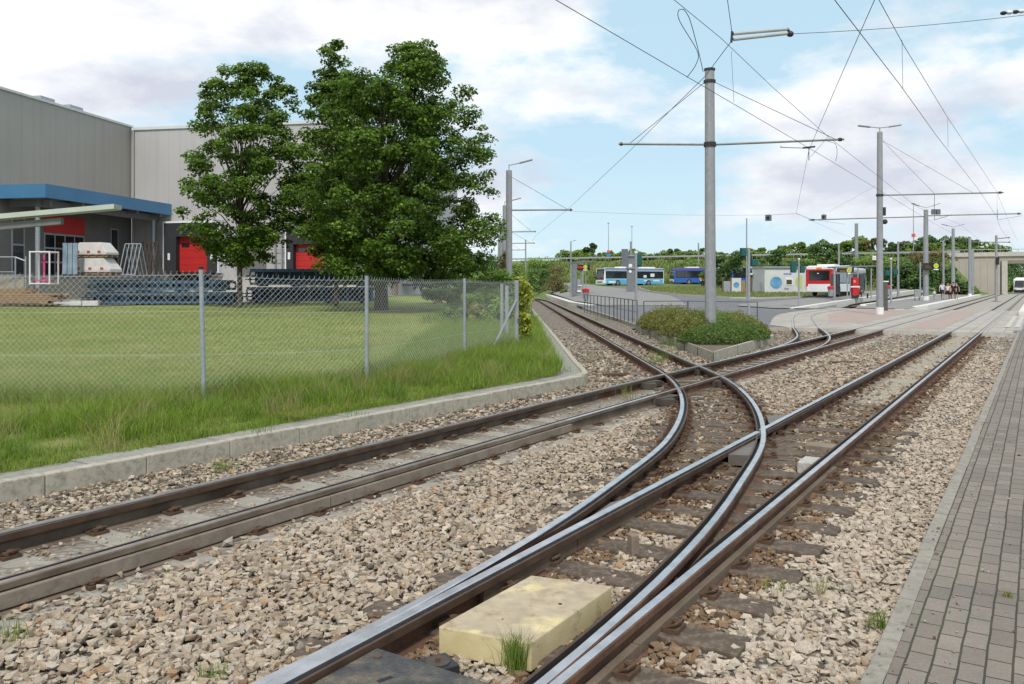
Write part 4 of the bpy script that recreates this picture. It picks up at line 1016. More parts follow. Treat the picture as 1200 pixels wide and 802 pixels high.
# ------------------------------------------------------------------ chain link fence
fp = [(-14.6, 12.6, .10, 2.0), (-10.2, 12.0, .10, 1.99), (-4.43, 11.9, .1, 2.0), (-2.42, 13.75, .04, 1.93), (-1.02, 17.75, .1, 1.92), (.12, 20.8, .10, 1.90)]
fence = thing('chain_link_fence', 'galvanised chain link fence with round posts along the lawn', 'fence', (-4.43, 11.9, .1))
for i, (x, y, z0, z1) in enumerate(fp[1:]):
    r = .032 if i < 4 else .055
    lx = .05 if i == 1 else 0
    o = MB().tube([(x, y, z0 - .3), (x - lx, y, z1)], r, 12).build('post', M_galv, fence, smooth=False)
    MB().tube([(x - lx, y, z1), (x - lx, y, z1 + .035)], r + .006, 12).build('post_cap', M_black, o)
x, y = fp[5][:2]; d = (Vector(fp[4][:2]) - Vector(fp[5][:2])).normalized()
MB().tube([(x, y, 1.42), (x + d.x * 1.75 - .12, y + d.y * 1.75, -.05)], .028, 10).build('brace', M_galv, fence)
mb = MB()
M_mesh = mat('fence_wire', (.50, .52, .52), (.40, .42, .42), .5, .3, 6)
PIT = .088
def strand(mb, a, b, r=.0023):
    a, b = Vector(a), Vector(b); d = (b - a).normalized(); p = d.cross(Vector((0, 1, 0))); p = p.normalized() * r; q = d.cross(p).normalized() * r
    o = len(mb.v)
    for base_ in (a, b):
        for t in range(3):
            w_ = base_ + p * math.cos(2.094 * t) + q * math.sin(2.094 * t); mb.v.append((w_.x, w_.y, w_.z))
    for t in range(3): mb.f.append([o + t, o + (t + 1) % 3, o + 3 + (t + 1) % 3, o + 3 + t]); mb.m.append(0)
for i in range(len(fp) - 1):
    A_, B_ = Vector(fp[i][:2]), Vector(fp[i + 1][:2]); L = (B_ - A_).length; e = (B_ - A_) / L; nrm = Vector((-e.y, e.x))
    zb0, zb1, zt0, zt1 = fp[i][2], fp[i + 1][2], fp[i][3] - .05, fp[i + 1][3] - .05
    H = 1.85; k = 1.0
    t = -H
    while t < L + H:
        for sg in (-1, 1):
            x0, x1 = (t, t + H) if sg > 0 else (t + H, t)     # bottom, top
            za, zz = 0.0, 1.0
            lo, hi = 0.0, 1.0
            # clip to 0..L
            if x1 != x0:
                f0, f1 = (0 - x0) / (x1 - x0), (L - x0) / (x1 - x0); lo, hi = max(0, min(f0, f1)), min(1, max(f0, f1))
            if hi - lo < .01: continue
            pts = []
            for f in (lo, hi):
                xx = x0 + (x1 - x0) * f; fr = xx / L; zb = zb0 + (zb1 - zb0) * fr; zt = zt0 + (zt1 - zt0) * fr - .03 * math.sin(math.pi * fr)
                q = A_ + e * xx + nrm * (.0035 * sg); pts.append((q.x, q.y, zb + (zt - zb) * f))
            strand(mb, pts[0], pts[1])
        t += PIT
    # knuckled top edge
    t = 0.0
    while t < L:
        fr = t / L; zt = zt0 + (zt1 - zt0) * fr - .03 * math.sin(math.pi * fr); q = A_ + e * t
        strand(mb, (q.x, q.y, zt - .01), (q.x + e.x * .008, q.y + e.y * .008, zt + .035), .0025); t += PIT
    for f in (.03, .36, .70, .985):
        pr = None
        for j in range(9):
            fr = j / 8; zb = zb0 + (zb1 - zb0) * fr; zt = zt0 + (zt1 - zt0) * fr - .03 * math.sin(math.pi * fr); q = A_ + e * L * fr + nrm * .006; c = (q.x, q.y, zb + (zt - zb) * f)
            if pr: strand(mb, pr, c, .0022)
            pr = c
mb.build('chain_link_mesh', M_mesh, fence)
# old post left from another fence, behind the end post
p = P(594, 402, 24); mb = MB(); mb.tube([(p.x, p.y, -.1), (p.x, p.y, 1.75)], .055, 8); tag(mb.build('concrete_post', M_galv), 'short grey post overgrown behind the braced fence end', 'post')
p2 = P(588, 402, 25.5); mb = MB(); mb.tube([(p2.x, p2.y, -.1), (p2.x, p2.y, 1.8)], .05, 8); tag(mb.build('concrete_post', M_polegrey), 'darker short post standing just behind the other overgrown one', 'post')
# ------------------------------------------------------------------ poles with arms, lamps and wires
def pole_mb(base, top, r0, r1, n=12):
    return MB().tube([base, Vector(base).lerp(Vector(top), .98), Vector(top)], [r0, r1 * 1.02, r1], n)
def lamp_arms(root, top, dirs, L=1.15, up=.18):
    for d in dirs:
        a = Vector(top); b = a + Vector((d[0] * L * .45, d[1] * L * .45, up * .4)); c = a + Vector((d[0] * L, d[1] * L, up))
        o = MB().tube([a, b], .028, 6).build('lamp_arm', M_polegrey, root)
        e = c - b; nrm = Vector((-d[1], d[0], 0)) * .13
        MB().obox(b - nrm + Vector((0, 0, -.03)), e, nrm * 2, (0, 0, .06)).build('lamp_head', M_polegrey, o)
def arm(root, a, b, r=.035, name='cross_arm'):
    a, b = Vector(a), Vector(b); o = MB().tube([a, b], r, 8).build(name, mat('arm_grey_green', (.23, .24, .22), (.17, .175, .16), .55, .2, 5), root)
    for t in (.97,): MB().tube([a.lerp(b, t - .012), a.lerp(b, t + .012)], r * 1.7, 8).build('clamp', M_dark, o)
    return o
def collar(root, c, r, h=.12): MB().tube([(c[0], c[1], c[2] - h / 2), (c[0], c[1], c[2] + h / 2)], r, 12).build('collar', M_dark, root)
# main pole in the planter
MP = Vector((6.47, 27, 0))
t = thing('catenary_pole', 'tall grey tram pole standing in the planter with two arms', 'pole', MP)
pole_mb((6.49, 27, -.2), (6.46, 27, 8.78), .19, .155).build('pole', M_polegrey, t)
MB().tube([(6.46, 27, 8.78), (6.46, 27, 8.84)], .185, 12).build('pole_cap', M_dark, t)
collar(t, (6.46, 27, 8.42), .20, .08); collar(t, (6.47, 27, 6.36), .205, .14)
aL_ = P(725, 169, 27); aR_ = P(989, 163.5, 27.0)
arm(t, (6.3, 27, 6.36), aL_); arm(t, (6.64, 27, 6.36), aR_)
for a, b in (((6.30, 27, 8.4), aL_.lerp(Vector((6.3, 27, 6.36)), .12)), ((6.62, 27, 8.4), aR_.lerp(Vector((6.6, 27, 6.4)), .06))): MB().tube([a, b], .010, 5).build('stay_wire', M_wire, t)
# pole on the crossing
p = P(1031, 365, 50); p.z = rise(p.x, p.y) - .02
def pole2(name, label, px, Y, zb, ptop, r0, r1, foot=True, n=12):
    b = P(px, 340, Y); b.z = zb; top = Vector((b.x, Y, P(px, ptop, Y).z))
    t = thing(name, label, 'pole', b); pole_mb((b.x, b.y, zb - .2), top, r0, r1, n).build('pole', M_polegrey, t)
    if foot: MB().tube([(b.x, b.y, zb - .2), (b.x, b.y, zb + .42)], r0 * 1.12, n).build('pole_foot', M_white, t)
    return t, b, top
t, b, top = pole2('lamp_pole', 'tallest grey lamp and tram pole, standing on the paved crossing', 1031, 50, .0, 155, .205, .155)
MB().tube([top, top + Vector((0, 0, .3))], .03, 6).build('lamp_mast', M_polegrey, t)
lamp_arms(t, top + Vector((0, 0, .25)), [(-1, .1), (1, -.05)], 1.25, .16)
arm(t, P(1034, 229, 50), P(1176, 225.8, 49.2), .042); collar(t, P(1031, 229, 50), .22)
for q in (P(1140, 226, 49.4), P(1095, 227, 49.7)): MB().tube([P(1034, 165, 50), q], .009, 4).build('stay_wire', M_wire, t)
MB().box(P(1035.8, 248, 50), (.16, .2, .5)).build('control_box', M_dark, t); MB().ball(P(1037, 260, 50), .16).build('siren', M_dark, t)
# poles on the island platform and beyond
t, b, top = pole2('lamp_pole', 'grey lamp pole on the island platform beside the dark display', 1085, 81, rise(41, 81) + .2, 246, .26, .2)
lamp_arms(t, top + Vector((0, 0, .2)), [(-1, .05), (1, -.05)], 1.35, .42); arm(t, P(1087, 253, 81), P(1197, 250.5, 79), .055); arm(t, P(1083, 254, 81), P(948, 258, 76), .05)
for px in (1094, 1099.5): MB().box(P(px, 248.5, 80), (.36, .2, .5)).build('signal_box', mat('box_bluegrey', (.13, .16, .18), (.1, .12, .14)), t)
t, b, top = pole2('lamp_pole', 'grey lamp pole behind the walking people on the platform', 1117, 104, rise(58, 104) + .2, 268, .22, .17, False)
lamp_arms(t, top + Vector((0, 0, .2)), [(-1, .05), (1, -.05)], 1.4, .35)
t, b, top = pole2('lamp_pole', 'thin short lamp pole between the two platform lamps', 1105.5, 118, .2, 282, .17, .13, False); lamp_arms(t, top, [(1, 0)], .7, .2)
t, b, top = pole2('catenary_pole', 'grey tram pole with a white foot standing in grass at the bridge abutment', 1136.5, 108, .2, 280, .2, .17); arm(t, P(1138, 284, 108), P(1184, 284, 104), .05)
t, b, top = pole2('catenary_pole', 'grey tram pole just beside the white footed one at the abutment', 1139, 122, .3, 292, .3, .26, False)
t, b, top = pole2('catenary_pole', 'dark slender tram pole standing between the two tracks near the bridge', 1167.5, 88, rise(51, 88) - .03, 276, .13, .12, False); MB().box((b.x, b.y, b.z), (.7, .7, .06)).build('pole_foot', M_polegrey, t); arm(t, P(1167, 280, 88), P(1183, 278.5, 88), .05)
MB().box(P(1169, 306, 87.7), (.22, .3, .8)).build('control_box', M_dark, t)
t, b, top = pole2('thin_pole', 'thin grey pole in front of the dark trees behind the signal', 1052.5, 92, .6, 283, .13, .1, False)
t, b, top = pole2('thin_pole', 'thin grey pole above the roof of the bus shelter', 983, 96, .8, 285, .11, .09, False)
t, b, top = pole2('concrete_mast', 'stout weathered mast up on the embankment behind the shelter', 1003, 160, 4.5, 262, .28, .22, False)
t, b, top = pole2('thin_pole', 'thin pale pole right beside the stout weathered mast', 1005, 158, 4.5, 262, .12, .1, False)
t, b, top = pole2('thin_pole', 'weathered pole between the round tree and the main pole', 818.5, 165, 4, 285, .16, .14, False)
t, b, top = pole2('thin_pole', 'tall slender pole rising above the signal at the railing', 875, 70, .2, 256, .06, .05, False)
# mast with red sign
def mast(px, Y, ptop, zb, label, sign=None):
    t, b, top = pole2('lamp_post', label, px, Y, zb, ptop, .09, .05, False)
    MB().box(top + Vector((0, 0, .05)), (.55, .3, .14)).build('lamp_head', M_polegrey, t)
    if sign:
        MB().box(P(px, sign[0], Y - .15), (.7, .05, (sign[1] - sign[0]) * Y / F)).build('sign_panel', mat('sign_red_pale', (.62, .12, .10), (.55, .10, .09)), t); px < 1000 and MB().box(P(px, sign[1] + 1, Y - .15), (.9, .05, .5)).build('sign_panel', mat('sign_blue', (.03, .25, .5), (.02, .2, .45)), t)
    return t
mast(713, 186, 262, 6.8, 'distant lamp post with a red and blue sign on the embankment', (295, 298)); mast(740.5, 184, 266, 6.8, 'distant lamp post on the embankment without a sign'); mast(1070.5, 150, 239, 6.5, 'slender mast with a red sign beside the bridge', (276, 280))
# poles along the lone track
for i, (px, ptop, parm, Yd, parmx, lab) in enumerate(((596.5, 200, 246, 48, 671, 'nearest grey tram pole of the row along the lone track'), (591.5, 241, 271.5, 69, 628, 'second tram pole of the row along the lone track, overgrown with ivy'), (587.3, 262, 285, 89, 627, 'third tram pole of the row along the lone track'), (585, 275, 293, 107, 615, 'farthest tram pole of the row along the lone track'))):
    t, b, top = pole2('catenary_pole', lab, px, Yd, lawn_z(-1, Yd) - .2, ptop, .20, .17, False)
    arm(t, P(px + 1, parm + .5, Yd), P(parmx, parm, Yd), .045); MB().tube([top + Vector((0, 0, -.3)), P(parmx - 5, parm, Yd)], .011, 4).build('stay_wire', M_wire, t)
    if i < 2: MB().tube([top, top + Vector((0, 0, .35))], .03, 6).build('lamp_mast', M_polegrey, t); lamp_arms(t, top + Vector((0, 0, .3)), [(1, -.1)], 1.35, .3)
t, b, top = pole2('thin_pole', 'thin grey pole in the meadow beyond the lone track', 616, 150, .3, 281, .14, .12, False)
t, b, top = pole2('lamp_post', 'slim lamp post behind the shelter of the lone track', 669, 96, rise(7, 96) + .2, 283, .1, .07, False); lamp_arms(t, top, [(1, 0)], .6, .12)

# ------------------------------------------------------------------ overhead wires
def wire(name, label, pts, r=.008, cat='overhead wire', group=None):
    return tag(MB().tube(pts, r * .72, 5).build(name, M_wire), label, cat, group)
def sagging(a, b, sag, n=10):
    a, b = Vector(a), Vector(b); return [a.lerp(b, i / n) - Vector((0, 0, sag * 4 * (i / n) * (1 - i / n))) for i in range(n + 1)]
def tw(u, s0, s1, z0, z1, n=6): return [SU(s0 + (s1 - s0) * i / n, u) + Vector((0, 0, z0 + (z1 - z0) * i / n)) for i in range(n + 1)]
uA, uB = (uAL + uAR) / 2, (uBL + uBR) / 2
wire('contact_wire', 'contact wire over the track beside the lawn, passing the main pole', tw(uB, -14, 27.5, 5.75, 5.85) + tw(uB, 28, 60, 5.85, 5.8) + tw(uB, 61, 130, 5.8, 6.1), .009)
mes = [SU(-14, uB) + Vector((0, 0, 7.6))] + [P(790, 0, 15.5), P(845, 45, 17.8), P(905, 102, 21.5), P(970, 160, 26.8), P(1075, 243, 47)] + [SU(s, uB) + Vector((0, 0, 7.0)) for s in (80, 130)]
wire('messenger_wire', 'upper carrier wire over the track beside the lawn', mes, .009)
wire('contact_wire', 'contact wire over the track beside the paving', tw(uA, -14, 12, 5.64, 5.66) + [P(1055, 100, 16.0), P(1098, 160, 22.8), P(1145, 220, 37), P(1168, 254, 49.2)] + tw(uA, 70, 130, 5.9, 6.2), .009)
wire('messenger_wire', 'upper carrier wire over the track beside the paving', [SU(-14, uA) + Vector((0, 0, 6.9)), P(1030, 0, 13.9), P(1060, 55, 16.9), P(1110, 137, 25), P(1168, 225, 49.2)] + [SU(s, uA) + Vector((0, 0, 7.6)) for s in (95, 130)], .009)
for a, b, l in ((P(857, 60, 18.4), P(860, 120, 18.4), 'dropper between the wires right of the main pole top'), (P(1057, 47, 16.5), P(1058, 104, 16.5), 'dropper between the wires over the paving track'), (P(1110.5, 138, 25), P(1111, 173, 25), 'lower dropper between the wires over the paving track'), (P(1168.5, 227, 49.2), P(1168.5, 256, 49.2), 'hanger below the end of the crossing pole arm')):
    wire('dropper_wire', l, [a, b], .006)
yoke = P(857.5, 48, 13.3)
wire('contact_wire', 'contact wire that leaves the main pole and dips over the lone track', [yoke, P(826, 90, 15.6), P(780, 135, 19.5), P(735, 180, 24.7), P(668, 243, 42.5), P(627, 277, 69), P(622, 287, 92)], .009)
wire('tail_wire', 'wire rising out of the picture from the insulator rods', [P(858, 40, 13.3), P(852.5, 0, 13.0), P(838, -150, 12.2)], .008)
ins = thing('rod_insulator', 'pair of long rod insulators in the wire above the main pole', 'insulator', yoke)
for dy in (0, 6.5): MB().tube([P(859.5, 40 + dy, 13.3), P(923, 34.5 + dy - (1.5 if dy else 0), 13.5)], .026, 8).build('rod', mat('insulator_grey', (.42, .43, .42), (.34, .35, .34), .4), ins)
MB().tube([P(858, 37, 13.3), P(857, 50, 13.3)], .02, 6).build('yoke', M_dark, ins); MB().tube([P(922, 33, 13.5), P(926, 39, 13.5)], .022, 6).build('yoke', M_dark, ins); MB().ball(P(926, 40, 13.5), (.06, .05, .05)).build('clamp', M_dark, ins)
wire('anchor_wire', 'anchor wire that runs from the rod insulators to a turnbuckle', sagging(P(926, 40, 13.5), P(1300, 4, 15.5), .08), .007)
tb = thing('turnbuckle', 'turnbuckle with white insulators in the anchor wire', 'turnbuckle', P(1186, 14.5, 14.8))
for px in (1176, 1183, 1190, 1197): MB().ball(P(px, 15.6 - (px - 1176) * .1, 14.7), (.06, .05, .035)).build('insulator_bead', M_white if px % 2 else M_dark, tb)
# jumper loops by the pole head
def curve(pts): return [Vector(p) for p in catm3(pts)]
def catm3(ps, n=6):
    out = []
    for i in range(len(ps) - 1):
        p0, p1, p2, p3 = [Vector(ps[max(0, min(len(ps) - 1, j))]) for j in (i - 1, i, i + 1, i + 2)]
        for k in range(n):
            t = k / n; out.append(.5 * (2 * p1 + (p2 - p0) * t + (2 * p0 - 5 * p1 + 4 * p2 - p3) * t * t + (3 * p1 - p0 - 3 * p2 + p3) * t ** 3))
    out.append(Vector(ps[-1])); return out
wire('jumper_cable', 'looping jumper cable that ends on the contact wire left of the pole head', catm3([P(801, 11, 16), P(795, 13, 16), P(797, 26, 16.1), P(817, 60, 16.6), P(816, 75, 16.9), P(805, 91, 17.2)]), .011)
wire('jumper_cable', 'looping jumper cable that ends at the pole head', catm3([P(801, 11, 16), P(808, 22, 16.1), P(816, 50, 16.5), P(819, 62, 17), P(824, 84, 17.6)]), .011)
# branch contact wire and cross spans
wire('contact_wire', 'contact wire over the short branch with a kink at the main pole arm', [P(1045, -70, 9.2), P(1025, 0, 11.4), P(985, 90, 16.2), P(948, 176, 23.9), P(933, 250, 45), P(980, 272, 62), P(1015, 285, 80)], .008)
wire('span_wire', 'cross span wire carrying two small signal boxes', [P(905, 252, 46), P(933, 250.5, 45.5), P(950, 257, 52), P(990, 263, 60)], .011)
wire('span_wire', 'guy wire from the crossing pole down to the branch wire', [P(1026, 218, 50), P(972, 248, 48)], .007)
wire('span_wire', 'thin span wire across the sky above the buses', sagging(P(640, 246, 52), P(905, 252, 60), .15), .008)
wire('span_wire', 'thin span wire above the trees left of the platform pole', [P(1040, 286, 100), P(1085, 284, 100)], .014)
for px, py, Yd, l in ((900.5, 254.5, 46, 'small grey signal box hanging from the cross span wire'), (965.5, 253.5, 60, 'small dark signal box on the long platform pole arm')):
    t = thing('hanging_signal', l, 'hanging signal', P(px, py, Yd)); MB().box(P(px, py + 1, Yd), (.30, .18, .34)).build('housing', MATS['box_bluegrey'], t); MB().tube([P(px, py - 3, Yd), P(px, py - 1, Yd)], .02, 5).build('hanger', M_dark, t); MB().tube([P(px - .5, py + 1, Yd - .1), P(px - .5, py + 1, Yd - .13)], .09, 10).build('lens', M_black, t)
# pull-off with insulator at the arm of the main pole
t = thing('pull_off', 'pull off fitting with short rod hanging under the main pole arm', 'wire fitting', P(948, 174, 24.5))
MB().tube([P(915, 171, 26), P(915, 173, 26), P(948, 174, 24.5)], .012, 5).build('rod', M_wire, t); MB().tube([P(941, 173.5, 24.5), P(955, 172, 24.5)], .03, 6).build('clamp', M_dark, t); MB().tube([P(948, 174, 24.5), P(948, 188, 24.3)], .014, 5).build('hanger', M_wire, t)
wire('jumper_cable', 'short curved jumper below the outer end of the main pole arm', catm3([P(970, 166, 26.8), P(979, 169, 26.8), P(981, 180, 26.9), P(979, 189, 27)]), .010)
wire('span_wire', 'short wire from the pull off to the upper carrier wire', [P(950, 184, 24.4), P(970, 161, 26.6)], .008)
for a, b, c, l, Yd in (((1169, 245), (1130, 255), (1197, 253), 'drop bracket under the platform pole arm over the paving track', 79), ((1095, 228), (1095, 258), (1115, 252), 'drop bracket under the crossing pole arm over the lawn track', 50)):
    t = thing('drop_bracket', l, 'wire fitting', P(*a, Yd)); MB().tube([P(*a, Yd), P(a[0], 258, Yd)], .014, 5).build('rod', M_wire, t); MB().tube([P(a[0], 258, Yd), P(*c, Yd)], .014, 5).build('registration_arm', M_wire, t)
# ------------------------------------------------------------------ buses
def ring(x, w, z0, z1, r, top=0.0):
    """outline of a bus body at x: y/z, rounded upper corners; top pulls the sides in above the waist"""
    h = w / 2; pts = [(-h + .06, z0), (h - .06, z0), (h, z0 + .1), (h, (z0 + z1) / 2)]
    for a in (0, 30, 60, 90): pts.append((h - top - r + r * math.cos(R(a)), z1 - r + r * math.sin(R(a))))
    pts += [(-y, z) for y, z in pts[:3:-1]]; pts += [(-h, (z0 + z1) / 2), (-h, z0 + .1)]
    return [(x, y, z) for y, z in pts]
def loftbody(mb, rings, m=0):
    n = len(rings[0]); o = len(mb.v)
    for r in rings: mb.v += [tuple(p) for p in r]
    for i in range(len(rings) - 1):
        for j in range(n): mb.f.append([o + i * n + j, o + i * n + (j + 1) % n, o + (i + 1) * n + (j + 1) % n, o + (i + 1) * n + j]); mb.m.append(m)
    mb.f.append([o + j for j in range(n)][::-1]); mb.m.append(m); mb.f.append([o + (len(rings) - 1) * n + j for j in range(n)]); mb.m.append(m)
M_rim = mat('wheel_rim', (.35, .35, .36), (.25, .25, .26), .4, .6, 10)
M_lamp = mat('headlamp', (.75, .78, .80), (.6, .63, .66), .1, 0, 3)
M_skyblue = mat('bus_sky_blue', (.10, .42, .75), (.09, .38, .68), .3, 0, .5, spec=.6); M_royal = mat('bus_royal_blue', (.03, .12, .46), (.025, .10, .40), .3, 0, .5, spec=.6)
M_orange = mat('orange_panel', (.75, .22, .03), (.68, .18, .03), .4); M_seat = mat('window_tint', (.03, .04, .045), (.012, .016, .018), .08, 0, 1.5, spec=.8)
def make_bus(name, label, loc, ang, front, body, skirt, roofband, upper, joint=False, art=None, mark=None):
    """low-floor city bus pointing along +x before turning; front = half length"""
    t = thing(name, label, 'bus', (0, 0, 0)); L = front * 2; H = 2.92; Wd = 2.5; z0 = .32
    cuts = [(-front, front)] if not joint else [(-front, -front + L * .42), (-front + L * .42 + .9, front)]
    for k, (xa, xb) in enumerate(cuts):
        mb = MB(); rg = []
        for i, x in enumerate([xa, xa + .06, xa + .3, xb - .5, xb - .12, xb]):
            isf = k == len(cuts) - 1
            rr = .30; s = 0
            if isf and i == 5: rg.append([(x - .22 * max(0, (z - 1.2) / 1.7), y * .94, z) for x, y, z in ring(x, Wd, z0, H - .12, .28)])
            elif i == 0: rg.append(ring(x, Wd * .96, z0, H - .08, .26))
            else: rg.append(ring(x, Wd, z0, H, .26, .04))
        loftbody(mb, rg); mb.build('body', body, t, smooth=False)
    if joint:
        xb0 = -front + L * .42; mb = MB()
        for i in range(8): mb.box((xb0 + .06 + i * .112, 0, 1.62), (.07, Wd - .1 - (i % 2) * .12, 2.5))
        mb.build('bellows', M_black, t)
    for k, (xa, xb) in enumerate(cuts):
        for sg in (-1, 1):
            y = sg * (Wd / 2 + .004)
            MB().box(((xa + xb) / 2 - .1, y - sg * .006, .72), (xb - xa - .65, .03, .74)).build('skirt_panel', skirt, t)
            n = max(2, int((xb - xa) / 1.55)); o = MB().box(((xa + xb) / 2 - .1, y - sg * .012, 1.78), (xb - xa - .5, .03, 1.24)).build('window_band', M_black, t)
            for i in range(n):
                x = xa + .2 + (i + .5) * (xb - xa - .6) / n; MB().box((x, y, 1.80), ((xb - xa - .6) / n - .07, .026, 1.10)).build('window_pane', M_seat, o)
            MB().box(((xa + xb) / 2 - .1, y - sg * .03, 2.60), (xb - xa - .3, .03, .22)).build('roof_band', roofband, t)
            MB().box(((xa + xb) / 2 - .1, y - sg * .07, 2.78), (xb - xa - .2, .03, .16)).build('roof_band', upper, t)
            if k == len(cuts) - 1 and mark:
                for mk in mark(xa, xb): MB().box((mk[0], y + sg * .002, mk[1]), (mk[2], .034, mk[3])).build('side_marking', mk[4], t)
            if sg < 0:
                for x in ((xb - 1.2, (xa + xb) / 2 + .6)): 
                    o = MB().box((x, y - .004, 1.4), (1.25, .03, 2.05)).build('door', M_black, t)
                    for d in (-.31, .31): MB().box((x + d, y - .012, 1.45), (.55, .03, 1.8)).build('door_pane', M_seat, o)
            for x in ([xb - 2.7, xa + 3.2] if k == len(cuts) - 1 and not (joint) else ([xb - 2.7, xa + 1.6] if k else [xa + 3.0])):
                MB().tube([(x, sg * (Wd / 2 - .25), .48), (x, sg * (Wd / 2 + .012), .48)], .60, 18).build('wheel_arch', M_black, t)
                wv = MB().tube([(x, sg * (Wd / 2 - .28), .47), (x, sg * (Wd / 2 + .03), .47)], .47, 18).build('wheel', mat('tyre', (.03, .03, .032), (.02, .02, .02), .85), t)
                MB().tube([(x, sg * (Wd / 2 + .0), .47), (x, sg * (Wd / 2 + .045), .47)], .27, 12).build('rim', M_rim, wv)
        for x in ((xa + xb) / 2 - (xb - xa) * .28, (xa + xb) / 2 + (xb - xa) * .12): MB().box((x, 0, H + .08), (min(2.2, (xb - xa) * .28), 1.7, .24)).build('roof_pod', M_white, t, bevel=.06)
    x = front
    def slope(z): return x - .22 * max(0, (z - 1.2) / 1.7)
    vs = [(slope(.98) + .02, -1.17, .98), (slope(.98) + .02, 1.17, .98), (slope(2.72) + .02, 1.12, 2.72), (slope(2.72) + .02, -1.12, 2.72)]
    MB().extr(vs, (-.03, 0, 0)).build('windscreen', M_glass, t)
    MB().box((slope(2.55) + .02, 0, 2.52), (.05, 1.7, .24)).build('destination_display', M_orange if False else mat('display_dark', (.02, .02, .022), (.015, .015, .015), .3), t)
    MB().box((x + .01, 0, .74), (.05, 2.2, .44)).build('front_panel', M_white, t)
    MB().box((x + .03, 0, .62), (.05, 1.3, .14)).build('grille', M_black, t)
    for sg in (-1, 1):
        MB().box((x + .02, sg * .86, .84), (.06, .46, .2)).build('headlight', M_lamp, t)
        o = MB().tube([(x - .3, sg * 1.2, 2.6), (x + .15, sg * 1.38, 2.55), (x + .2, sg * 1.4, 2.3)], .03, 6).build('mirror_arm', M_black, t); MB().box((x + .2, sg * 1.4, 2.12), (.08, .16, .34)).build('mirror', M_black, o)
        MB().box((-front - .012, sg * 1.02, 1.0), (.03, .16, .6)).build('tail_light', M_red, t)
    o = MB().box((-front - .008, 0, 1.95), (.04, 1.95, .95)).build('rear_window', M_glass, t)
    MB().box((-front - .012, 0, .62), (.05, 2.3, .5)).build('bumper', M_white, t)
    MB().box((-front - .01, 0, .98), (.04, 2.1, .26)).build('rear_panel', M_white if body is M_busred else skirt, t)
    MB().box((-front - .02, .3, .68), (.05, .52, .12)).build('number_plate', M_white, o)
    # shadow gap below
    t.location = loc; t.rotation_euler = (0, 0, ang); return t
bp = Vector((19.6, 137, 0)); bp.z = rise(19.6, 137) - .03
white_marks = lambda xa, xb: [(xa + 1.6, .84, 1.3, .20, M_white), (xa + 3.6, .84, 1.1, .20, M_white), (xb - 2.0, .62, 2.2, .30, M_white), (xa + 2.4, 1.75, .8, .55, M_white), (xa + 3.9, 1.55, .6, .4, M_white)]
make_bus('city_bus', 'sky blue and white city bus with dark red front corner standing beyond the platform', (bp.x, bp.y, bp.z), R(180 + 27), 6.0, M_white, M_skyblue, M_skyblue, M_busred, mark=white_marks)
bp = Vector((37.0, 146, 0)); bp.z = rise(35.5, 146) - .03
make_bus('articulated_bus', 'royal blue articulated bus with red roof edge and orange side sign, half behind the trees', (bp.x, bp.y, bp.z), R(180 + 6), 9.0, M_royal, M_royal, M_royal, M_busred, joint=True, mark=lambda xa, xb: [(xa + 3.4, 1.06, 3.2, .34, M_orange), (xa + 3.4, .72, 2.6, .14, M_white), (xb - 5.2, .74, .9, .28, M_white)])
h_ = R(90 - 33); fr = 9.0; rear = Vector((30.3, 81.5)); c = rear + Vector((math.cos(h_), math.sin(h_))) * fr
bz_ = rise(c.x, c.y) + .02
make_bus('city_bus', 'white city bus with a red rear end standing at the shelter', (c.x, c.y, bz_ + .1), h_, fr, M_white, M_white, M_white, M_white)
rear_t = bpy.data.objects['city_bus.001']
MB().box((-fr + .02, 0, 1.72), (.05, 2.42, 1.72)).build('red_rear_panel', M_red, None)
o = bpy.data.objects['red_rear_panel']; o.parent = rear_t
o2 = [ch for ch in rear_t.children if ch.name.startswith('rear_window')][0]
for sg in (-1, 1): 
    q = MB().box((-fr + .75, sg * 1.256, 1.55), (1.5, .03, 2.0)).build('red_side_panel', M_red, None); q.parent = rear_t
q = MB().box((-fr - .035, 0, 2.64), (.03, .5, .2)).build('route_sign', M_orange, None); q.parent = rear_t
q = MB().box((-fr - .035, .1, 2.16), (.02, .14, .08)).build('window_patch', mat('soft_white', (.8, .85, .85), (.8, .85, .85)), None); q.parent = rear_t  # small pale patch on the rear window
# tram in the distance
t = thing('tram', 'white tram with a dark windscreen coming along the tracks far beyond the bridge', 'tram', (0, 0, 0))
mb = MB(); loftbody(mb, [[(x - .5 * max(0, (z - 1.0) / 2.2) * k, y, z) for x, y, z in ring(x, w_, .35, h2, .3)] for x, w_, h2, k in ((-9, 2.3, 3.1, 0), (6.2, 2.3, 3.1, 0), (7.4, 2.2, 3.05, .5), (7.9, 1.8, 2.9, 1.0))]); mb.build('body', M_white, t)
MB().extr([(7.92, -.85, 1.35), (7.92, .85, 1.35), (7.5, .8, 2.65), (7.5, -.8, 2.65)], (.05, 0, 0)).build('windscreen', M_glass, t)
MB().box((7.75, 0, .55), (.5, 2.0, .35)).build('bumper', M_dark, t)
for sg in (-1, 1):
    MB().box((7.9, sg * .7, .95), (.12, .3, .16)).build('headlight', M_lamp, t); o = MB().box((-1.2, sg * 1.155, 2.0), (14, .03, 1.0)).build('window_band', M_glass, t); MB().box((-1.2, sg * 1.155, .75), (14.4, .03, .4)).build('skirt_panel', M_red, t)
for x in (-6, 4.5): MB().box((x, 0, .35), (2.2, 1.9, .5)).build('bogie', M_dark, t)
MB().tube([(-1, 0, 3.1), (1.2, 0, 3.8), (0, 0, 4.9)], .04, 5).build('pantograph', M_dark, t); MB().box((0, 0, 3.2), (5, 1.6, .3)).build('roof_pod', M_white, t)
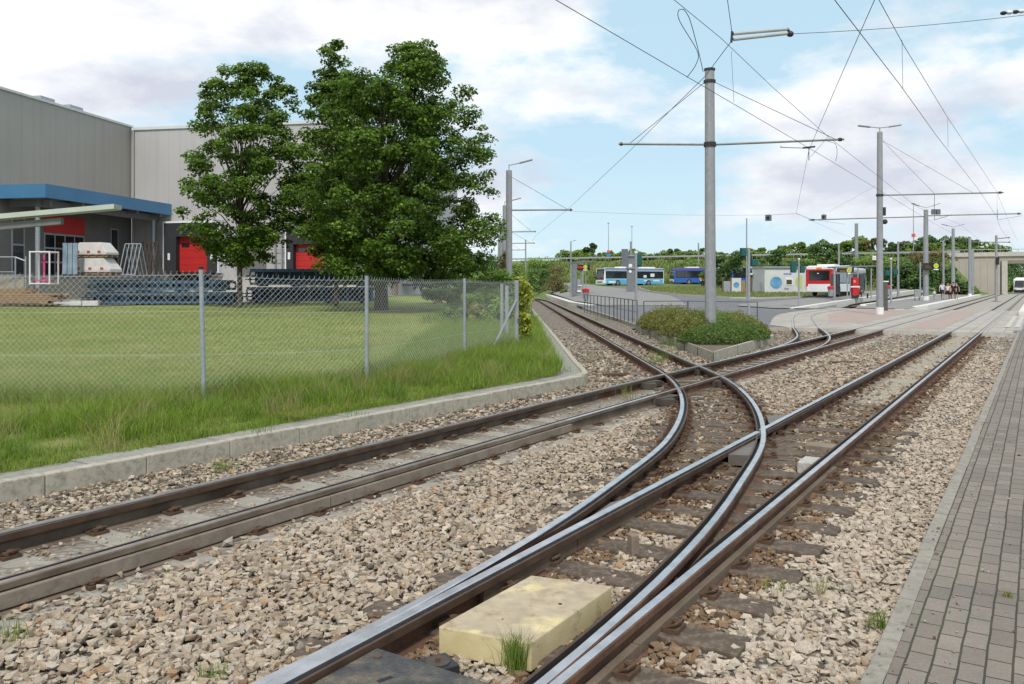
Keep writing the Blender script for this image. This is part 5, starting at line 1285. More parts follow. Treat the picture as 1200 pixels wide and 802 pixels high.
t.location = (109.5, 178, -.05); t.rotation_euler = (0, 0, math.atan2(-DY, -DX))
t.location.z = .0

# ------------------------------------------------------------------ kiosk with painted planets and the fence beside it
kz0 = rise(31, 97) + .08
k0, k1 = P(896, 340, 96.5), P(944.5, 340, 96.5)
ks = thing('kiosk', 'white service building with painted globes on its wall', 'kiosk', ((k0.x + k1.x) / 2, 96.5, kz0))
M_kiosk = mat('kiosk_white', (.60, .61, .62), (.52, .53, .545), .6, 0, .8)
zt = P(0, 314, 96.5).z
MB().obox((k0.x, 96.5, kz0 - .2), (k1.x - k0.x, 0, 0), (0, 5, 0), (0, 0, zt - kz0 + .2)).build('wall', M_kiosk, ks); MB().obox((k0.x - .12, 96.3, zt), (k1.x - k0.x + .24, 0, 0), (0, 5.3, 0), (0, 0, .16)).build('roof', M_galv, ks)
def disc(name, px, py, rpx, m, par, dy=.02, half=None, Yw=96.5):
    c = P(px, py, Yw - dy); r = rpx * Yw / F; pts = []
    for i in range(33):
        a = 2 * math.pi * i / 32
        if half: a = math.pi / 2 + math.pi * i / 32
        pts.append(c + Vector((r * math.cos(a), 0, r * math.sin(a))))
    return MB().extr(pts if half else pts[:-1], (0, dy * .8, 0)).build(name, m, par)
m, nt, bs = nodes('globe_mural'); v = pos(nt); cc_ = ramp(nt, noise(nt, .9, 5, .6, v), [(.3, (.05, .17, .42)), (.55, (.11, .30, .52)), (.75, (.36, .50, .58))]); nt.links.new(cc_, bs.inputs['Base Color']); bs.inputs['Roughness'].default_value = .6
disc('painted_globe', 909.5, 331.5, 7.1, m, ks); disc('painted_globe', 940, 330.5, 8, mat('globe_green', (.50, .56, .16), (.42, .50, .14), .6), ks, .02, True)
disc('painted_ring', 907, 330, 9.2, mat('ring_pale', (.56, .60, .54), (.52, .56, .52), .6), ks, .012)
def panel(px0, py0, px1, py1, name, m, par, dy=.03, Yw=96.5):
    a, b = P(px0, py1, Yw - dy), P(px1, py0, Yw - dy); return MB().obox(a, (b.x - a.x, 0, 0), (0, dy * .9, 0), (0, 0, b.z - a.z)).build(name, m, par)
o = panel(920.5, 326, 929, 334.6, 'window_frame', M_white, ks, .05); panel(921.6, 328, 928, 333.3, 'window_pane', mat('olive_glass', (.09, .085, .05), (.06, .055, .035), .2), o, .07)
panel(919, 337.4, 924.5, 339.4, 'vent_plate', M_galv, ks)
for i, x in enumerate((918.5, 920.5, 922.4, 924.6, 926.2)): panel(x, 320.3, x + 1.3, 322.0, 'blue_lettering', mat('letter_blue', (.10, .17, .42), (.1, .15, .4)), ks)
# annex on its far side
a0, a1 = P(944.6, 340, 97.5), P(956, 340, 97.5); MB().obox((a0.x, 97.5, kz0 - .2), (a1.x - a0.x, 0, 0), (0, 3, 0), (0, 0, 2.5)).build('annex_wall', M_kiosk, ks)
for i in range(5): x = a0.x + .15 + i * .22; MB().obox((x, 97.44, kz0), (.06, 0, 0), (0, .06, 0), (0, 0, 2.2)).build('annex_post', M_galv, ks)
# low partition fence with coloured panels between the trees and the kiosk
fn = thing('partition_fence', 'row of grey and painted panels beside the white kiosk', 'fence', P(870, 340, 98))
pz_ = rise(26, 98) + .1
for px0, px1, py0, m_, nm in ((848, 856, 329.5, M_galv, 'panel'), (857.5, 868.5, 326, M_kiosk, 'panel'), (869, 873.5, 329, M_wood, 'panel'), (882, 891, 330, M_galv, 'panel')):
    a, b = P(px0, 341, 98), P(px1, py0, 98); o = MB().obox((a.x, 98, pz_), (b.x - a.x, 0, 0), (0, .08, 0), (0, 0, b.z - pz_)).build(nm, m_, fn)
    if px0 == 857.5: disc('painted_globe', 863, 334, 3.3, m, o, .03, None, 98)
for px in (847.3, 856.7, 875.5, 880.5, 892.5): a = P(px, 341, 98); MB().obox((a.x - .09, 98.02, pz_), (.18, 0, 0), (0, .14, 0), (0, 0, 1.75)).build('post', mat('post_brown', (.16, .10, .07), (.1, .07, .05), .8), fn)
# shelter roof with colourful posters behind
sh = thing('poster_shelter', 'small white roofed shelter with colourful posters left of the kiosk', 'shelter', P(886, 340, 101))
MB().obox((P(879, 0, 101).x, 101, P(0, 322.3, 101).z), (P(896, 0, 101).x - P(879, 0, 101).x, 0, 0), (0, 1.6, 0), (0, 0, .22)).build('roof', M_white, sh)
for i, (px, mm) in enumerate(((880, M_red), (883.5, M_royal), (886.5, M_busred), (889.5, M_orange), (892.5, M_red))): a = P(px, 0, 101); MB().obox((a.x, 101.5, kz0 + .9), (.27, 0, 0), (0, .04, 0), (0, 0, 1.15 - .1 * (i % 2))).build('poster', mm, sh)
for px in (880, 895): a = P(px, 0, 101); MB().tube([(a.x, 101.4, kz0 - .1), (a.x, 101.4, P(0, 322, 101).z)], .05, 6).build('post', M_galv, sh)

# ------------------------------------------------------------------ stop sign with the letter H
def stop_h(c, r, par, ang=0.0):
    """round yellow stop sign, green rim and letter H, facing the viewer's side"""
    c = Vector(c); mk = lambda rr, d0, d1: MB().extr([c + Vector((rr * math.cos(2 * math.pi * i / 24), d0, rr * math.sin(2 * math.pi * i / 24))) for i in range(24)], (0, d1, 0))
    o = mk(r, .0, .03).build('stop_disc', mat('stop_green', (.03, .28, .08), (.025, .24, .07), .4), par); mk(r * .86, -.012, .01).build('stop_face', M_yellow, o)
    h = MB(); w_, t_ = r * .34, r * .15
    for sx in (-1, 1): h.box(c + Vector((sx * w_, -.02, 0)), (t_, .012, r * 1.05))
    h.box(c + Vector((0, -.02, 0)), (w_ * 2 - t_, .011, t_)); h.build('letter', MATS['stop_green'], o)
def display(label, px0, px1, py0, py1, Y, hpx, pxpost, pybase, rows=True):
    a, b = P(px0, py1, Y), P(px1, py0, Y); t = thing('departure_display', label, 'display', P(pxpost, pybase, Y))
    MB().obox(a, (b.x - a.x, 0, 0), (0, .18, 0), (0, 0, b.z - a.z)).build('housing', mat('display_dark', (.02, .02, .022), (.015, .015, .015), .3), t)
    hh = b.z - a.z; c = P(hpx, (py0 + py1) / 2, Y - .05); stop_h(c + Vector((0, 0, hh * .1)), hh * .40, t)
    MB().box(c + Vector((0, .02, -hh * .42)), (hh * .75, .03, hh * .16)).build('white_plate', M_white, t)
    for i in range(3 if rows else 0): MB().obox((a.x + .15, a.y - .012, a.z + hh * (.25 + .2 * i)), ((b.x - a.x) * (.42 - .07 * i), 0, 0), (0, .012, 0), (0, 0, hh * .055)).build('text_row', mat('led_amber', (.30, .16, .03), (.2, .1, .02)), t)
    q = P(pxpost, pybase, Y); MB().tube([(q.x, q.y + .1, q.z), (q.x, q.y + .1, b.z + .1)], .07, 8).build('post', M_galv, t); return t
display('black departure display with a round yellow stop sign on the island platform', 1082, 1101.5, 308.5, 316.5, 80.4, 1097, 1079, 351)
tt = display('black departure display with a red row beside the shelter of the lone track', 677, 691.5, 310.5, 317, 80, 686, 683, 350)
MB().obox(P(677.6, 314.6, 79.9), (.42, 0, 0), (0, .03, 0), (0, 0, .2)).build('red_row', M_red, tt)

# ------------------------------------------------------------------ shelters
M_shel = mat('shelter_grey', (.22, .235, .26), (.17, .18, .20), .5, .3, 2)
def bin_(label, px, py, Y, red=True):
    p = P(px, py, Y); t = thing('litter_bin', label, 'litter bin', p); MB().tube([p + Vector((0, 0, .12)), p + Vector((0, 0, .75))], [.2, .24], 12).build('bin_body', M_polegrey, t); MB().tube([p + Vector((0, 0, .75)), p + Vector((0, 0, .95)), p + Vector((0, 0, 1.02))], [.29, .28, .15], 12).build('hood', M_red, t); MB().tube([p, p + Vector((0, 0, .15))], .05, 6).build('post', M_dark, t); return t
Y = 88; zb = rise(7, Y) + .2
t = thing('tram_shelter', 'slim grey shelter column with a flat cantilever roof on the lone track platform', 'shelter', P(673, 346, Y))
a, b = P(671, 347, Y), P(676, 347, Y); MB().obox((a.x, Y, zb - .05), (b.x - a.x, 0, 0), (0, 1.2, 0), (0, 0, P(0, 309, Y).z - zb)).build('column', M_shel, t)
a, b = P(668, 309.5, Y), P(699, 306.5, Y + 3); MB().extr([a, a + Vector((0, 0, .18)), b + Vector((0, 0, .1)), b], (0, 1.6, 0)).build('roof', M_shel, t)
MB().obox(P(676.5, 345, Y), (.35, 0, 0), (0, .5, 0), (0, 0, 1.6)).build('ticket_machine', M_polegrey, t); MB().obox(P(677, 335.5, Y - .1), (.55, 0, 0), (0, .06, 0), (0, 0, .09)).build('shelf', M_white, t); MB().obox(P(676.5, 342.5, Y - .1), (.4, 0, 0), (0, .06, 0), (0, 0, .2)).build('seat', M_white, t)
for px in (681, 686.5): q = P(px, 346, Y); MB().tube([(q.x, Y, zb), (q.x, Y, P(0, 323, Y).z)], .045, 6).build('post', M_galv, t)
bin_('grey litter bin with a red hood at the far end of the lone track platform', 654, 341, 118); bin_('grey litter bin with a red hood at the end of the railing', 686.5, 353, 66)
# shelter in front of the red and white bus
Y = 76; zb = rise(30, Y) + .2
t = thing('bus_shelter', 'bus shelter with thin roof and a red ticket machine in front of the white bus', 'shelter', (P(1005, 0, Y).x, Y, zb))
a, b = P(978, 314, Y), P(1028, 312.5, Y); MB().extr([a, a + Vector((0, 0, .12)), b + Vector((0, 0, .12)), b], (0, 1.7, 0)).build('roof', M_shel, t)
for px in (979, 994, 997.5, 1006.5, 1022): q = P(px, 0, Y); MB().tube([(q.x, Y + .2, zb - .05), (q.x, Y + .2, P(0, 314, Y).z)], .06 if px != 979 else .1, 8).build('post', M_galv, t)
a, b = P(999, 0, Y), P(1005.8, 0, Y); mm = MB().obox((a.x, Y - .1, zb + .3), (b.x - a.x, 0, 0), (0, .4, 0), (0, 0, P(0, 325.5, Y).z - zb - .3)).build('ticket_machine', M_red, t)
MB().obox((a.x - .25, Y - .16, zb + 1.0), (b.x - a.x + .3, 0, 0), (0, .05, 0), (0, 0, .12)).build('shelf', M_white, mm); MB().obox((a.x, Y - .06, zb - .02), (b.x - a.x, 0, 0), (0, .3, 0), (0, 0, .3)).build('plinth', M_dark, mm); disc('round_sticker', 1001.5, 330, 1.6, mat('sticker_pink', (.65, .25, .22), (.6, .2, .2)), mm, .03, None, Y - .1)
stop_h(P(995, 317.2, Y - .1), .24, t); MB().obox(P(993.5, 321.5, Y - .1), (.26, 0, 0), (0, .04, 0), (0, 0, .16)).build('line_plate', M_white, t)
o = MB().obox(P(981.5, 319.4, Y - .05), (1.0, 0, 0), (0, .15, 0), (0, 0, .4)).build('departure_display', MATS['display_dark'], t); MB().obox(P(984, 318.5, Y - .06), (.55, 0, 0), (0, .01, 0), (0, 0, .12)).build('text_row', MATS['led_amber'], o)
o = MB().obox(P(999, 319.2, Y - .05), (.14 + .0, 0, 0), (0, .15, 0), (0, 0, .5)).build('sign_panel', mat('navy', (.02, .025, .07), (.015, .02, .06), .4), t)
for i in range(7): MB().obox(P(1001.8 + i * 1.9, 319.2, Y + .5), (.09, 0, 0), (0, .03, 0), (0, 0, .2)).build('white_lettering', M_white, t)
for px0, px1 in ((981, 992), (1007.5, 1021)): MB().obox((P(px0, 0, Y).x, Y + 1.5, zb + .35), (P(px1, 0, Y).x - P(px0, 0, Y).x, 0, 0), (0, .03, 0), (0, 0, 1.9)).build('glass_wall', mat('pane_grey', (.10, .12, .12), (.07, .085, .085), .08, 0, 1, spec=.8), t)
bq = MB(); bq.obox((P(1006, 0, Y).x, Y + .5, zb + .42), (1.3, 0, 0), (0, .42, 0), (0, 0, .06)); bq.build('bench', M_wood, t)
for dx in (.15, 1.1): MB().obox((P(1006, 0, Y).x + dx, Y + .6, zb), (.08, 0, 0), (0, .2, 0), (0, 0, .42)).build('bench_leg', M_dark, t)
bin_('litter bin with a red hood behind the white bus', 973.5, 349, 72); bin_('litter bin with a red hood right of the crossing pole', 1041, 347.5, 76)
# stele beside the pole on the crossing
p = P(1036, 357, 57); t = thing('info_stele', 'tall dark grey board just behind the foot of the crossing pole', 'board', p); MB().obox((p.x - .02, 57, rise(p.x, 57) - .03), (.28, 0, 0), (0, .9, 0), (0, 0, 2.0)).build('board', mat('brown_grey', (.10, .095, .09), (.07, .065, .06), .6), t); MB().obox((p.x - .04, 56.95, rise(p.x, 57) + 1.97), (.34, 0, 0), (0, 1, 0), (0, 0, .08)).build('cap', M_white, t)
p = P(1075, 352, 79); t = thing('timetable_case', 'grey timetable case on legs at the end of the island platform', 'timetable case', p); MB().obox(p + Vector((-.24, 0, .3)), (.5, 0, 0), (0, .12, 0), (0, 0, .75)).build('case', M_polegrey, t)
for d in (-.2, .2): MB().tube([p + Vector((d, .06, -.1)), p + Vector((d, .06, .3))], .03, 6).build('leg', M_dark, t)
p = P(1024.5, 302.5, 60); t = thing('small_sign', 'small white square sign on the crossing pole', 'sign', p); MB().box(p, (.26, .05, .3)).build('plate', M_white, t); MB().tube([p + Vector((0, .05, 0)), P(1029, 302.5, 57)], .02, 5).build('bracket', M_dark, t)

# ------------------------------------------------------------------ signals and signs
def signal(label, px, pyb, ptop, Y, heads, r=.065, foot=True):
    b = P(px, pyb, Y); t = thing('signal_post', label, 'signal', b); zt = P(0, ptop, Y).z
    MB().tube([(b.x, Y, b.z - .3), (b.x, Y, zt)], r, 10).build('post', M_galv, t); MB().tube([(b.x, Y, zt), (b.x, Y, zt + .12)], r * 1.4, 8).build('cap', M_white, t)
    for hx, h0, h1, wd in heads:
        c0 = P(hx, h1, Y); c1 = P(hx, h0, Y); o = MB().box(((c0.x), Y + .1, (c0.z + c1.z) / 2), (wd, .26, c1.z - c0.z)).build('signal_head', M_green, t, bevel=.02)
        MB().box((c0.x, Y + .26, (c0.z + c1.z) / 2), (wd * 1.25, .03, (c1.z - c0.z) * 1.12)).build('back_board', M_green, o)
        for k in range(2): MB().tube([(c0.x, Y + .23, c0.z + (c1.z - c0.z) * (.3 + .4 * k)), (c0.x, Y + .45, c0.z + (c1.z - c0.z) * (.3 + .4 * k))], wd * .36, 8).build('visor', M_black, o)
        MB().tube([(b.x, Y, (c0.z + c1.z) / 2), (c0.x, Y, (c0.z + c1.z) / 2)], .025, 5).build('bracket', M_dark, o)
    return t
signal('signal post with a green head at the corner of the planter railing', 877.6, 376, 291, 41, [(872.3, 291, 300, .24), (885, 304, 311.5, .30)])
signal('signal post with a green head on the paved island before the kiosk', 936.2, 360.5, 304.5, 63, [(930.8, 307, 319, .36), (941, 312, 319.5, .3)])
signal('signal post with a yellow top right of the crossing pole', 1044.3, 359, 304, 66, [(1040.5, 317, 323, .32), (1050, 316, 322, .35)])
signal('signal post with a dark double board at the end of the long railing', 745.3, 374, 297, 41.5, [(749.5, 298, 311.5, .24)])
# info column in front of the blue bus
Y = 96; zb = rise(13.8, Y) - .03
t = thing('info_column', 'tall grey information column with signs in front of the sky blue bus', 'info column', P(739, 342, Y)); a, b = P(735, 0, Y), P(744, 0, Y)
MB().obox((a.x, Y, zb), (b.x - a.x, 0, 0), (0, .5, 0), (0, 0, P(0, 300, Y).z - zb)).build('column', M_shel, t); MB().tube([((a.x + b.x) / 2, Y + .3, zb), ((a.x + b.x) / 2, Y + .3, P(0, 283, Y).z)], .1, 8).build('mast', M_polegrey, t)
MB().obox(P(728.5, 312, Y - .3), (.75, 0, 0), (0, .06, 0), (0, 0, 1.98)).build('sign_back', mat('sign_back_grey', (.14, .16, .19), (.11, .125, .15), .6), t)
disc('clock_face', 738.7, 311.6, 2.2, M_white, t, .06, None, Y); disc('round_sign', 738.5, 318.3, 1.7, M_white, t, .06, None, Y)
for dz in (300, 314.5): MB().obox(P(733, dz, Y - .2), (1.4, 0, 0), (0, .05, 0), (0, 0, .12)).build('cross_bar', M_galv, t)

# ------------------------------------------------------------------ railings
def railing(label, pts, h, n_list, mid=(.5,), r=.022, post_r=.024):
    t = thing('railing', label, 'railing', pts[0]); z = .0
    for (a, b), n in zip(zip(pts, pts[1:]), n_list):
        a, b = Vector(a), Vector(b)
        for i in range(n + 1):
            q = a.lerp(b, i / n); MB().tube([q - Vector((0, 0, .2)), q + Vector((0, 0, h))], post_r, 8).build('post', M_railg, t)
        MB().tube([a + Vector((0, 0, h)), b + Vector((0, 0, h))], r, 8).build('top_rail', M_railg, t)
        for f in mid: MB().tube([a + Vector((0, 0, h * f)), b + Vector((0, 0, h * f))], r * .7, 6).build('mid_rail', M_railg, t)
M_railg = mat('railing_dark_grey', (.12, .125, .135), (.085, .09, .10), .5, .3, 4)
railing('long grey railing with many posts beside the lone track', [(5.72, 37.8, -.02), (5.55, 45, 0), (5.1, 58, .02)], 1.08, [6, 8])
railing('low dark grey railing with three posts behind the planter', [(6.0, 37.6, -.02), (7.9, 37.1, 0), (10.75, 36.2, -.02)], 1.05, [1, 1], (.42,))

# ------------------------------------------------------------------ planter
plan = [(5.02, 20.6), (8.72, 27.5), (9.55, 31), (10.25, 34.2), (9.4, 36.6), (5.5, 36.9)]
t = thing('planter', 'low concrete edged planting bed at the foot of the main pole', 'planter', (7, 28, 0))
ctr_ = Vector((7.2, 30)); inn = []
for p in plan: v_ = Vector(p); inn.append(tuple(v_ + (ctr_ - v_).normalized() * .16))
mb = MB()
for i in range(len(plan)):
    a, b, c, d = plan[i], plan[(i + 1) % len(plan)], inn[(i + 1) % len(plan)], inn[i]; n = max(1, int((Vector(b) - Vector(a)).length // 2))
    for k in range(n):
        f0, f1 = k / n + .004, (k + 1) / n - .002; A_, B_, C_, D_ = Vector(a).lerp(Vector(b), f0), Vector(a).lerp(Vector(b), f1), Vector(d).lerp(Vector(c), f1), Vector(d).lerp(Vector(c), f0)
        mb.prism([tuple(A_), tuple(B_), tuple(C_), tuple(D_)], -.4, .10 + random.uniform(-.006, .006))
mb.build('kerb_stones', M_conc, t, bevel=.012)
MB().prism(inn, -.3, .05).build('soil', mat('soil', (.16, .13, .09), (.10, .08, .055), .95, 0, 4, .6, 20), t)

# ------------------------------------------------------------------ bridge
E3, N3 = Vector((ED.x, ED.y, 0)), Vector((EN.x, EN.y, 0))
def BR(tt_, d, z): v_ = EA + ED * (ELEN * tt_) + EN * d; return Vector((v_.x, v_.y, z))
t = thing('road_bridge', 'concrete road bridge over the tram tracks with a flat deck and tall abutment', 'bridge', BR(.86, 0, 0))
MB().obox(BR(.80, -1.2, 6.15), E3 * 75, N3 * 11, (0, 0, 1.0)).build('deck', M_conc, t); MB().obox(BR(.80, -1.5, 6.95), E3 * 75, N3 * .5, (0, 0, .75)).build('parapet', M_conc_light, t); MB().obox(BR(.80, -1.3, 5.6), E3 * 75, N3 * .4, (0, 0, .6)).build('edge_beam', mat('stained_concrete', (.25, .23, .20), (.17, .155, .135), .9, 0, .5), t)
m, nt, bs = nodes('abutment_concrete'); v = pos(nt); dt = N(nt, 'ShaderNodeVectorMath', operation='DOT_PRODUCT'); nt.links.new(v, dt.inputs[0]); dt.inputs[1].default_value = (ED.x, ED.y, 0)
l = math_(nt, 'LESS_THAN', math_(nt, 'FRACT', math_(nt, 'MULTIPLY', dt.outputs['Value'], .9)), .08); c = mixc(nt, noise(nt, .4, 5, .6, v), (.30, .27, .235), (.44, .405, .36)); c = mixc(nt, math_(nt, 'MULTIPLY', l, .5), c, (.18, .16, .14)); nt.links.new(c, bs.inputs['Base Color']); bs.inputs['Roughness'].default_value = .9
MB().obox(BR(.765, -4.5, -.3), E3 * (ELEN * .115), N3 * 13, (0, 0, 6.4)).build('abutment', m, t)
MB().obox(BR(.882, -4.6, -.3), E3 * .9, N3 * 12, (0, 0, 6.35)).build('abutment_pier', M_conc_light, t)
MB().obox(BR(1.25, -1, -.3), E3 * 8, N3 * 10, (0, 0, 6.4)).build('abutment', m, t)
rl = MB(); 
for i in range(26): q = BR(.8 + i * .027, -1.3, 7.7); rl.tube([q, q + Vector((0, 0, .5))], .04, 5)
rl.tube([BR(.8, -1.3, 8.2), BR(1.5, -1.3, 8.2)], .06, 5); rl.build('hand_rail', M_galv, t)
t = thing('guard_rail', 'long grey crash barrier along the road on the embankment', 'guard rail', BR(0, -1, 7.3)); n = 60
MB().obox(BR(-.12, -1.3, 7.75), E3 * (ELEN * .94), N3 * .08, (0, 0, .34)).build('rail', mat('barrier_grey', (.40, .41, .43), (.33, .34, .36), .5, .3, 1), t)
mb = MB()
for i in range(30): q = BR(-.1 + i * .031, -1.2, 7.2); mb.obox(q, E3 * .1, N3 * .06, (0, 0, .8))
mb.build('posts', M_galv, t)
sheet('road', [tuple(BR(-.2, -.6, 0))[:2], tuple(BR(.84, -.6, 0))[:2], tuple(BR(.84, 7, 0))[:2], tuple(BR(-.2, 7, 0))[:2]], lambda x, y: 7.42, M_asph, 8, 'asphalt road on top of the embankment', 'road')

# ------------------------------------------------------------------ people
M_skin = mat('skin', (.52, .32, .23), (.46, .28, .20), .6); M_hair = mat('dark_hair', (.03, .022, .018), (.02, .015, .012), .7); M_blond = mat('fair_hair', (.38, .26, .13), (.3, .2, .1), .7)
def person(label, base, yaw, h, top, legs, hair, pose='walk', sleeve=True, short=True, shoe=None, ph=1, group='people walking along the island platform', longhair=False):
    """one continuous skinned body; every joint one vertex"""
    S = h / 1.75; V, E, Rd, M_ = [], [], [], []
    def add(p, r, par=None, m=0):
        V.append(Vector(p) * S); Rd.append(r * S); M_.append(m)
        if par is not None: E.append((par, len(V) - 1))
        return len(V) - 1
    sit = pose == 'sit'; hz = .50 if sit else .93
    pel = add((0, 0, hz), .125, None, 1); wa = add((.01, 0, hz + .16), .115, pel, 0); ch = add((.02 if not sit else .06, 0, hz + .38), .125, wa, 0); nk = add((.03 if not sit else .10, 0, hz + .53), .055, ch, 2); 
    hx = .04 if not sit else .16
    h0 = add((hx, 0, hz + .62), .075, nk, 2); h1 = add((hx + .01, 0, hz + .73), .088, h0, 2); add((hx, 0, hz + .80), .055, h1, 2)
    add((hx + .095, 0, hz + .685), .018, h1, 2)
    for sg in (-1, 1):
        sw = .22 * ph * sg
        hip = add((0, sg * .095, hz - .05), .095, pel, 1)
        if sit:
            kn = add((.42, sg * .12, hz + .0), .068, hip, 1); an = add((.44 + sg * .05, sg * .12, .08), .042, kn, 1 if not short else 2); add((.60 + sg * .05, sg * .13, .04), .038, an, 3)
        else:
            kn = add((sw * .55 + .04, sg * .10, .50), .066 if short else .07, hip, 1); cf = add((sw * .8, sg * .10, .33), .056, kn, 2 if short else 1); an = add((sw * 1.1 - .02, sg * .10, .09), .040, cf, 2 if short else 1); add((sw * 1.1 + .14, sg * .105, .035), .036, an, 3)
        shd = add((.02 if not sit else .07, sg * .185, hz + .46), .062, ch, 0)
        if sit: el = add((.16, sg * .24, hz + .22), .045, shd, 0 if sleeve else 2); ha = add((.36, sg * .10, hz + .16), .034, el, 2); add((.43, sg * .06, hz + .17), .03, ha, 2)
        else:
            el = add((-.03 - sw * .25, sg * .24, hz + .20), .047, shd, 0 if sleeve else 2); wr = add((.05 - sw * .55, sg * .25, hz - .04), .033, el, 2); pm = add((.07 - sw * .6, sg * .25, hz - .11), .036, wr, 2)
            for fi in range(4): add((.045 + fi * .02 - sw * .62, sg * .245, hz - .20 + abs(fi - 1.5) * .008), .011, pm, 2)
            add((.12 - sw * .6, sg * .235, hz - .13), .012, pm, 2)
    me = bpy.data.meshes.new('person'); me.from_pydata([tuple(v) for v in V], E, []); o = bpy.data.objects.new('person', me); COL.objects.link(o)
    sm = o.modifiers.new('s', 'SKIN'); sm.use_smooth_shade = True
    lay = me.skin_vertices[0].data
    for i, r in enumerate(Rd): lay[i].radius = (r, r * (1.25 if M_[i] in (0, 1) and i < 3 else 1)); lay[i].use_root = (i == 0)
    o.modifiers.new('d', 'SUBSURF').levels = 1
    dg = bpy.context.evaluated_depsgraph_get(); nm = bpy.data.meshes.new_from_object(o.evaluated_get(dg)); o.modifiers.clear(); o.data = nm; bpy.data.meshes.remove(me)
    nm.materials.clear()
    for m in (top, legs, M_skin, shoe or M_dark): nm.materials.append(m)
    segs = [(V[a], V[b], M_[b] if M_[b] != 3 else 3) for a, b in E]
    for p in nm.polygons:
        c = p.center; best = (9, 0)
        for a, b, m in segs:
            ab = b - a; f = max(0, min(1, (c - a).dot(ab) / max(ab.length_squared, 1e-9))); d = (c - a - ab * f).length
            if d < best[0]: best = (d, m)
        p.material_index = best[1]; p.use_smooth = True
    hm = MB(); hc = V[h1]; hm.ball(hc + Vector((-.02, 0, .03)) * S, Vector((.105, .098, .10)) * S, 0, 12, 8)
    if longhair: hm.ball(hc + Vector((-.075, 0, -.10)) * S, Vector((.06, .09, .17)) * S, 0, 10, 6)
    hq = hm.build('hair', hair, None, smooth=True); hq.parent = o
    for sg in (-1, 1):
        e_ = MB().ball(hc + Vector((.082, sg * .032, -.005)) * S, .013 * S).build('eye', M_dark, None, smooth=True); e_.parent = o
        e_ = MB().ball(hc + Vector((.0, sg * .088, -.02)) * S, Vector((.02, .012, .03)) * S).build('ear', M_skin, None, smooth=True); e_.parent = o
    mo = MB().box(hc + Vector((.082, 0, -.085)) * S, Vector((.014, .05, .01)) * S).build('mouth', mat('lips', (.38, .14, .12), (.35, .12, .1)), None); mo.parent = o
    o.location = base; o.rotation_euler = (0, 0, yaw); return tag(o, label, 'person', group)
M_shirtw = mat('shirt_pale_blue', (.62, .66, .76), (.55, .58, .68), .8); M_navy = mat('shorts_navy', (.025, .03, .07), (.02, .022, .05), .8); M_pinks = mat('shirt_pink', (.62, .20, .32), (.55, .16, .27), .8); M_blk = mat('cloth_black', (.02, .02, .022), (.014, .014, .016), .85); M_wht = mat('shirt_white', (.70, .66, .62), (.6, .56, .53), .8)
def pf(px, Y): x = (px - 600) * Y / F; return (x, Y, rise(x, Y) + .2)
wk = R(180 + 57)       # walking towards the viewer along the platform
person('person in a pale blue shirt and navy shorts leading the group on the platform', pf(1104.3, 86), wk, 1.80, M_shirtw, M_navy, M_hair)
person('person in a white top and black shorts, second in the walking group', pf(1110.6, 85.5), wk, 1.66, M_wht, M_blk, M_blond, ph=-1, sleeve=False, longhair=True)
person('person in a pink top and black trousers in the middle of the walking group', pf(1113.6, 87.5), wk, 1.66, M_pinks, M_blk, M_hair, short=False, longhair=True)
person('person all in black clothes walking next to the pink top', pf(1117.4, 86.2), wk, 1.78, M_blk, M_blk, M_hair, ph=-1, short=True)
person('person in a short black dress with bare arms at the edge of the group', pf(1120.8, 86.8), wk, 1.80, M_blk, M_blk, M_hair, sleeve=False, longhair=True)
person('small child in a pale top and green shorts ahead of the walking group', pf(1095, 84.0), wk, 1.02, M_wht, mat('shorts_green', (.10, .42, .30), (.08, .36, .26), .8), M_blond)
sp_ = Vector((P(1012, 0, 75.9).x, 75.95, rise(30, 76) + .2)); sp_.x = P(1010.5, 0, 76).x
person('person with dark hair in black and purple clothes sitting on the shelter bench', (sp_.x, sp_.y + .75, sp_.z), R(-100), 1.7, mat('cloth_purple', (.12, .05, .11), (.08, .03, .08), .8), M_blk, M_hair, 'sit', short=False, shoe=M_white, group='people waiting at the shelter')
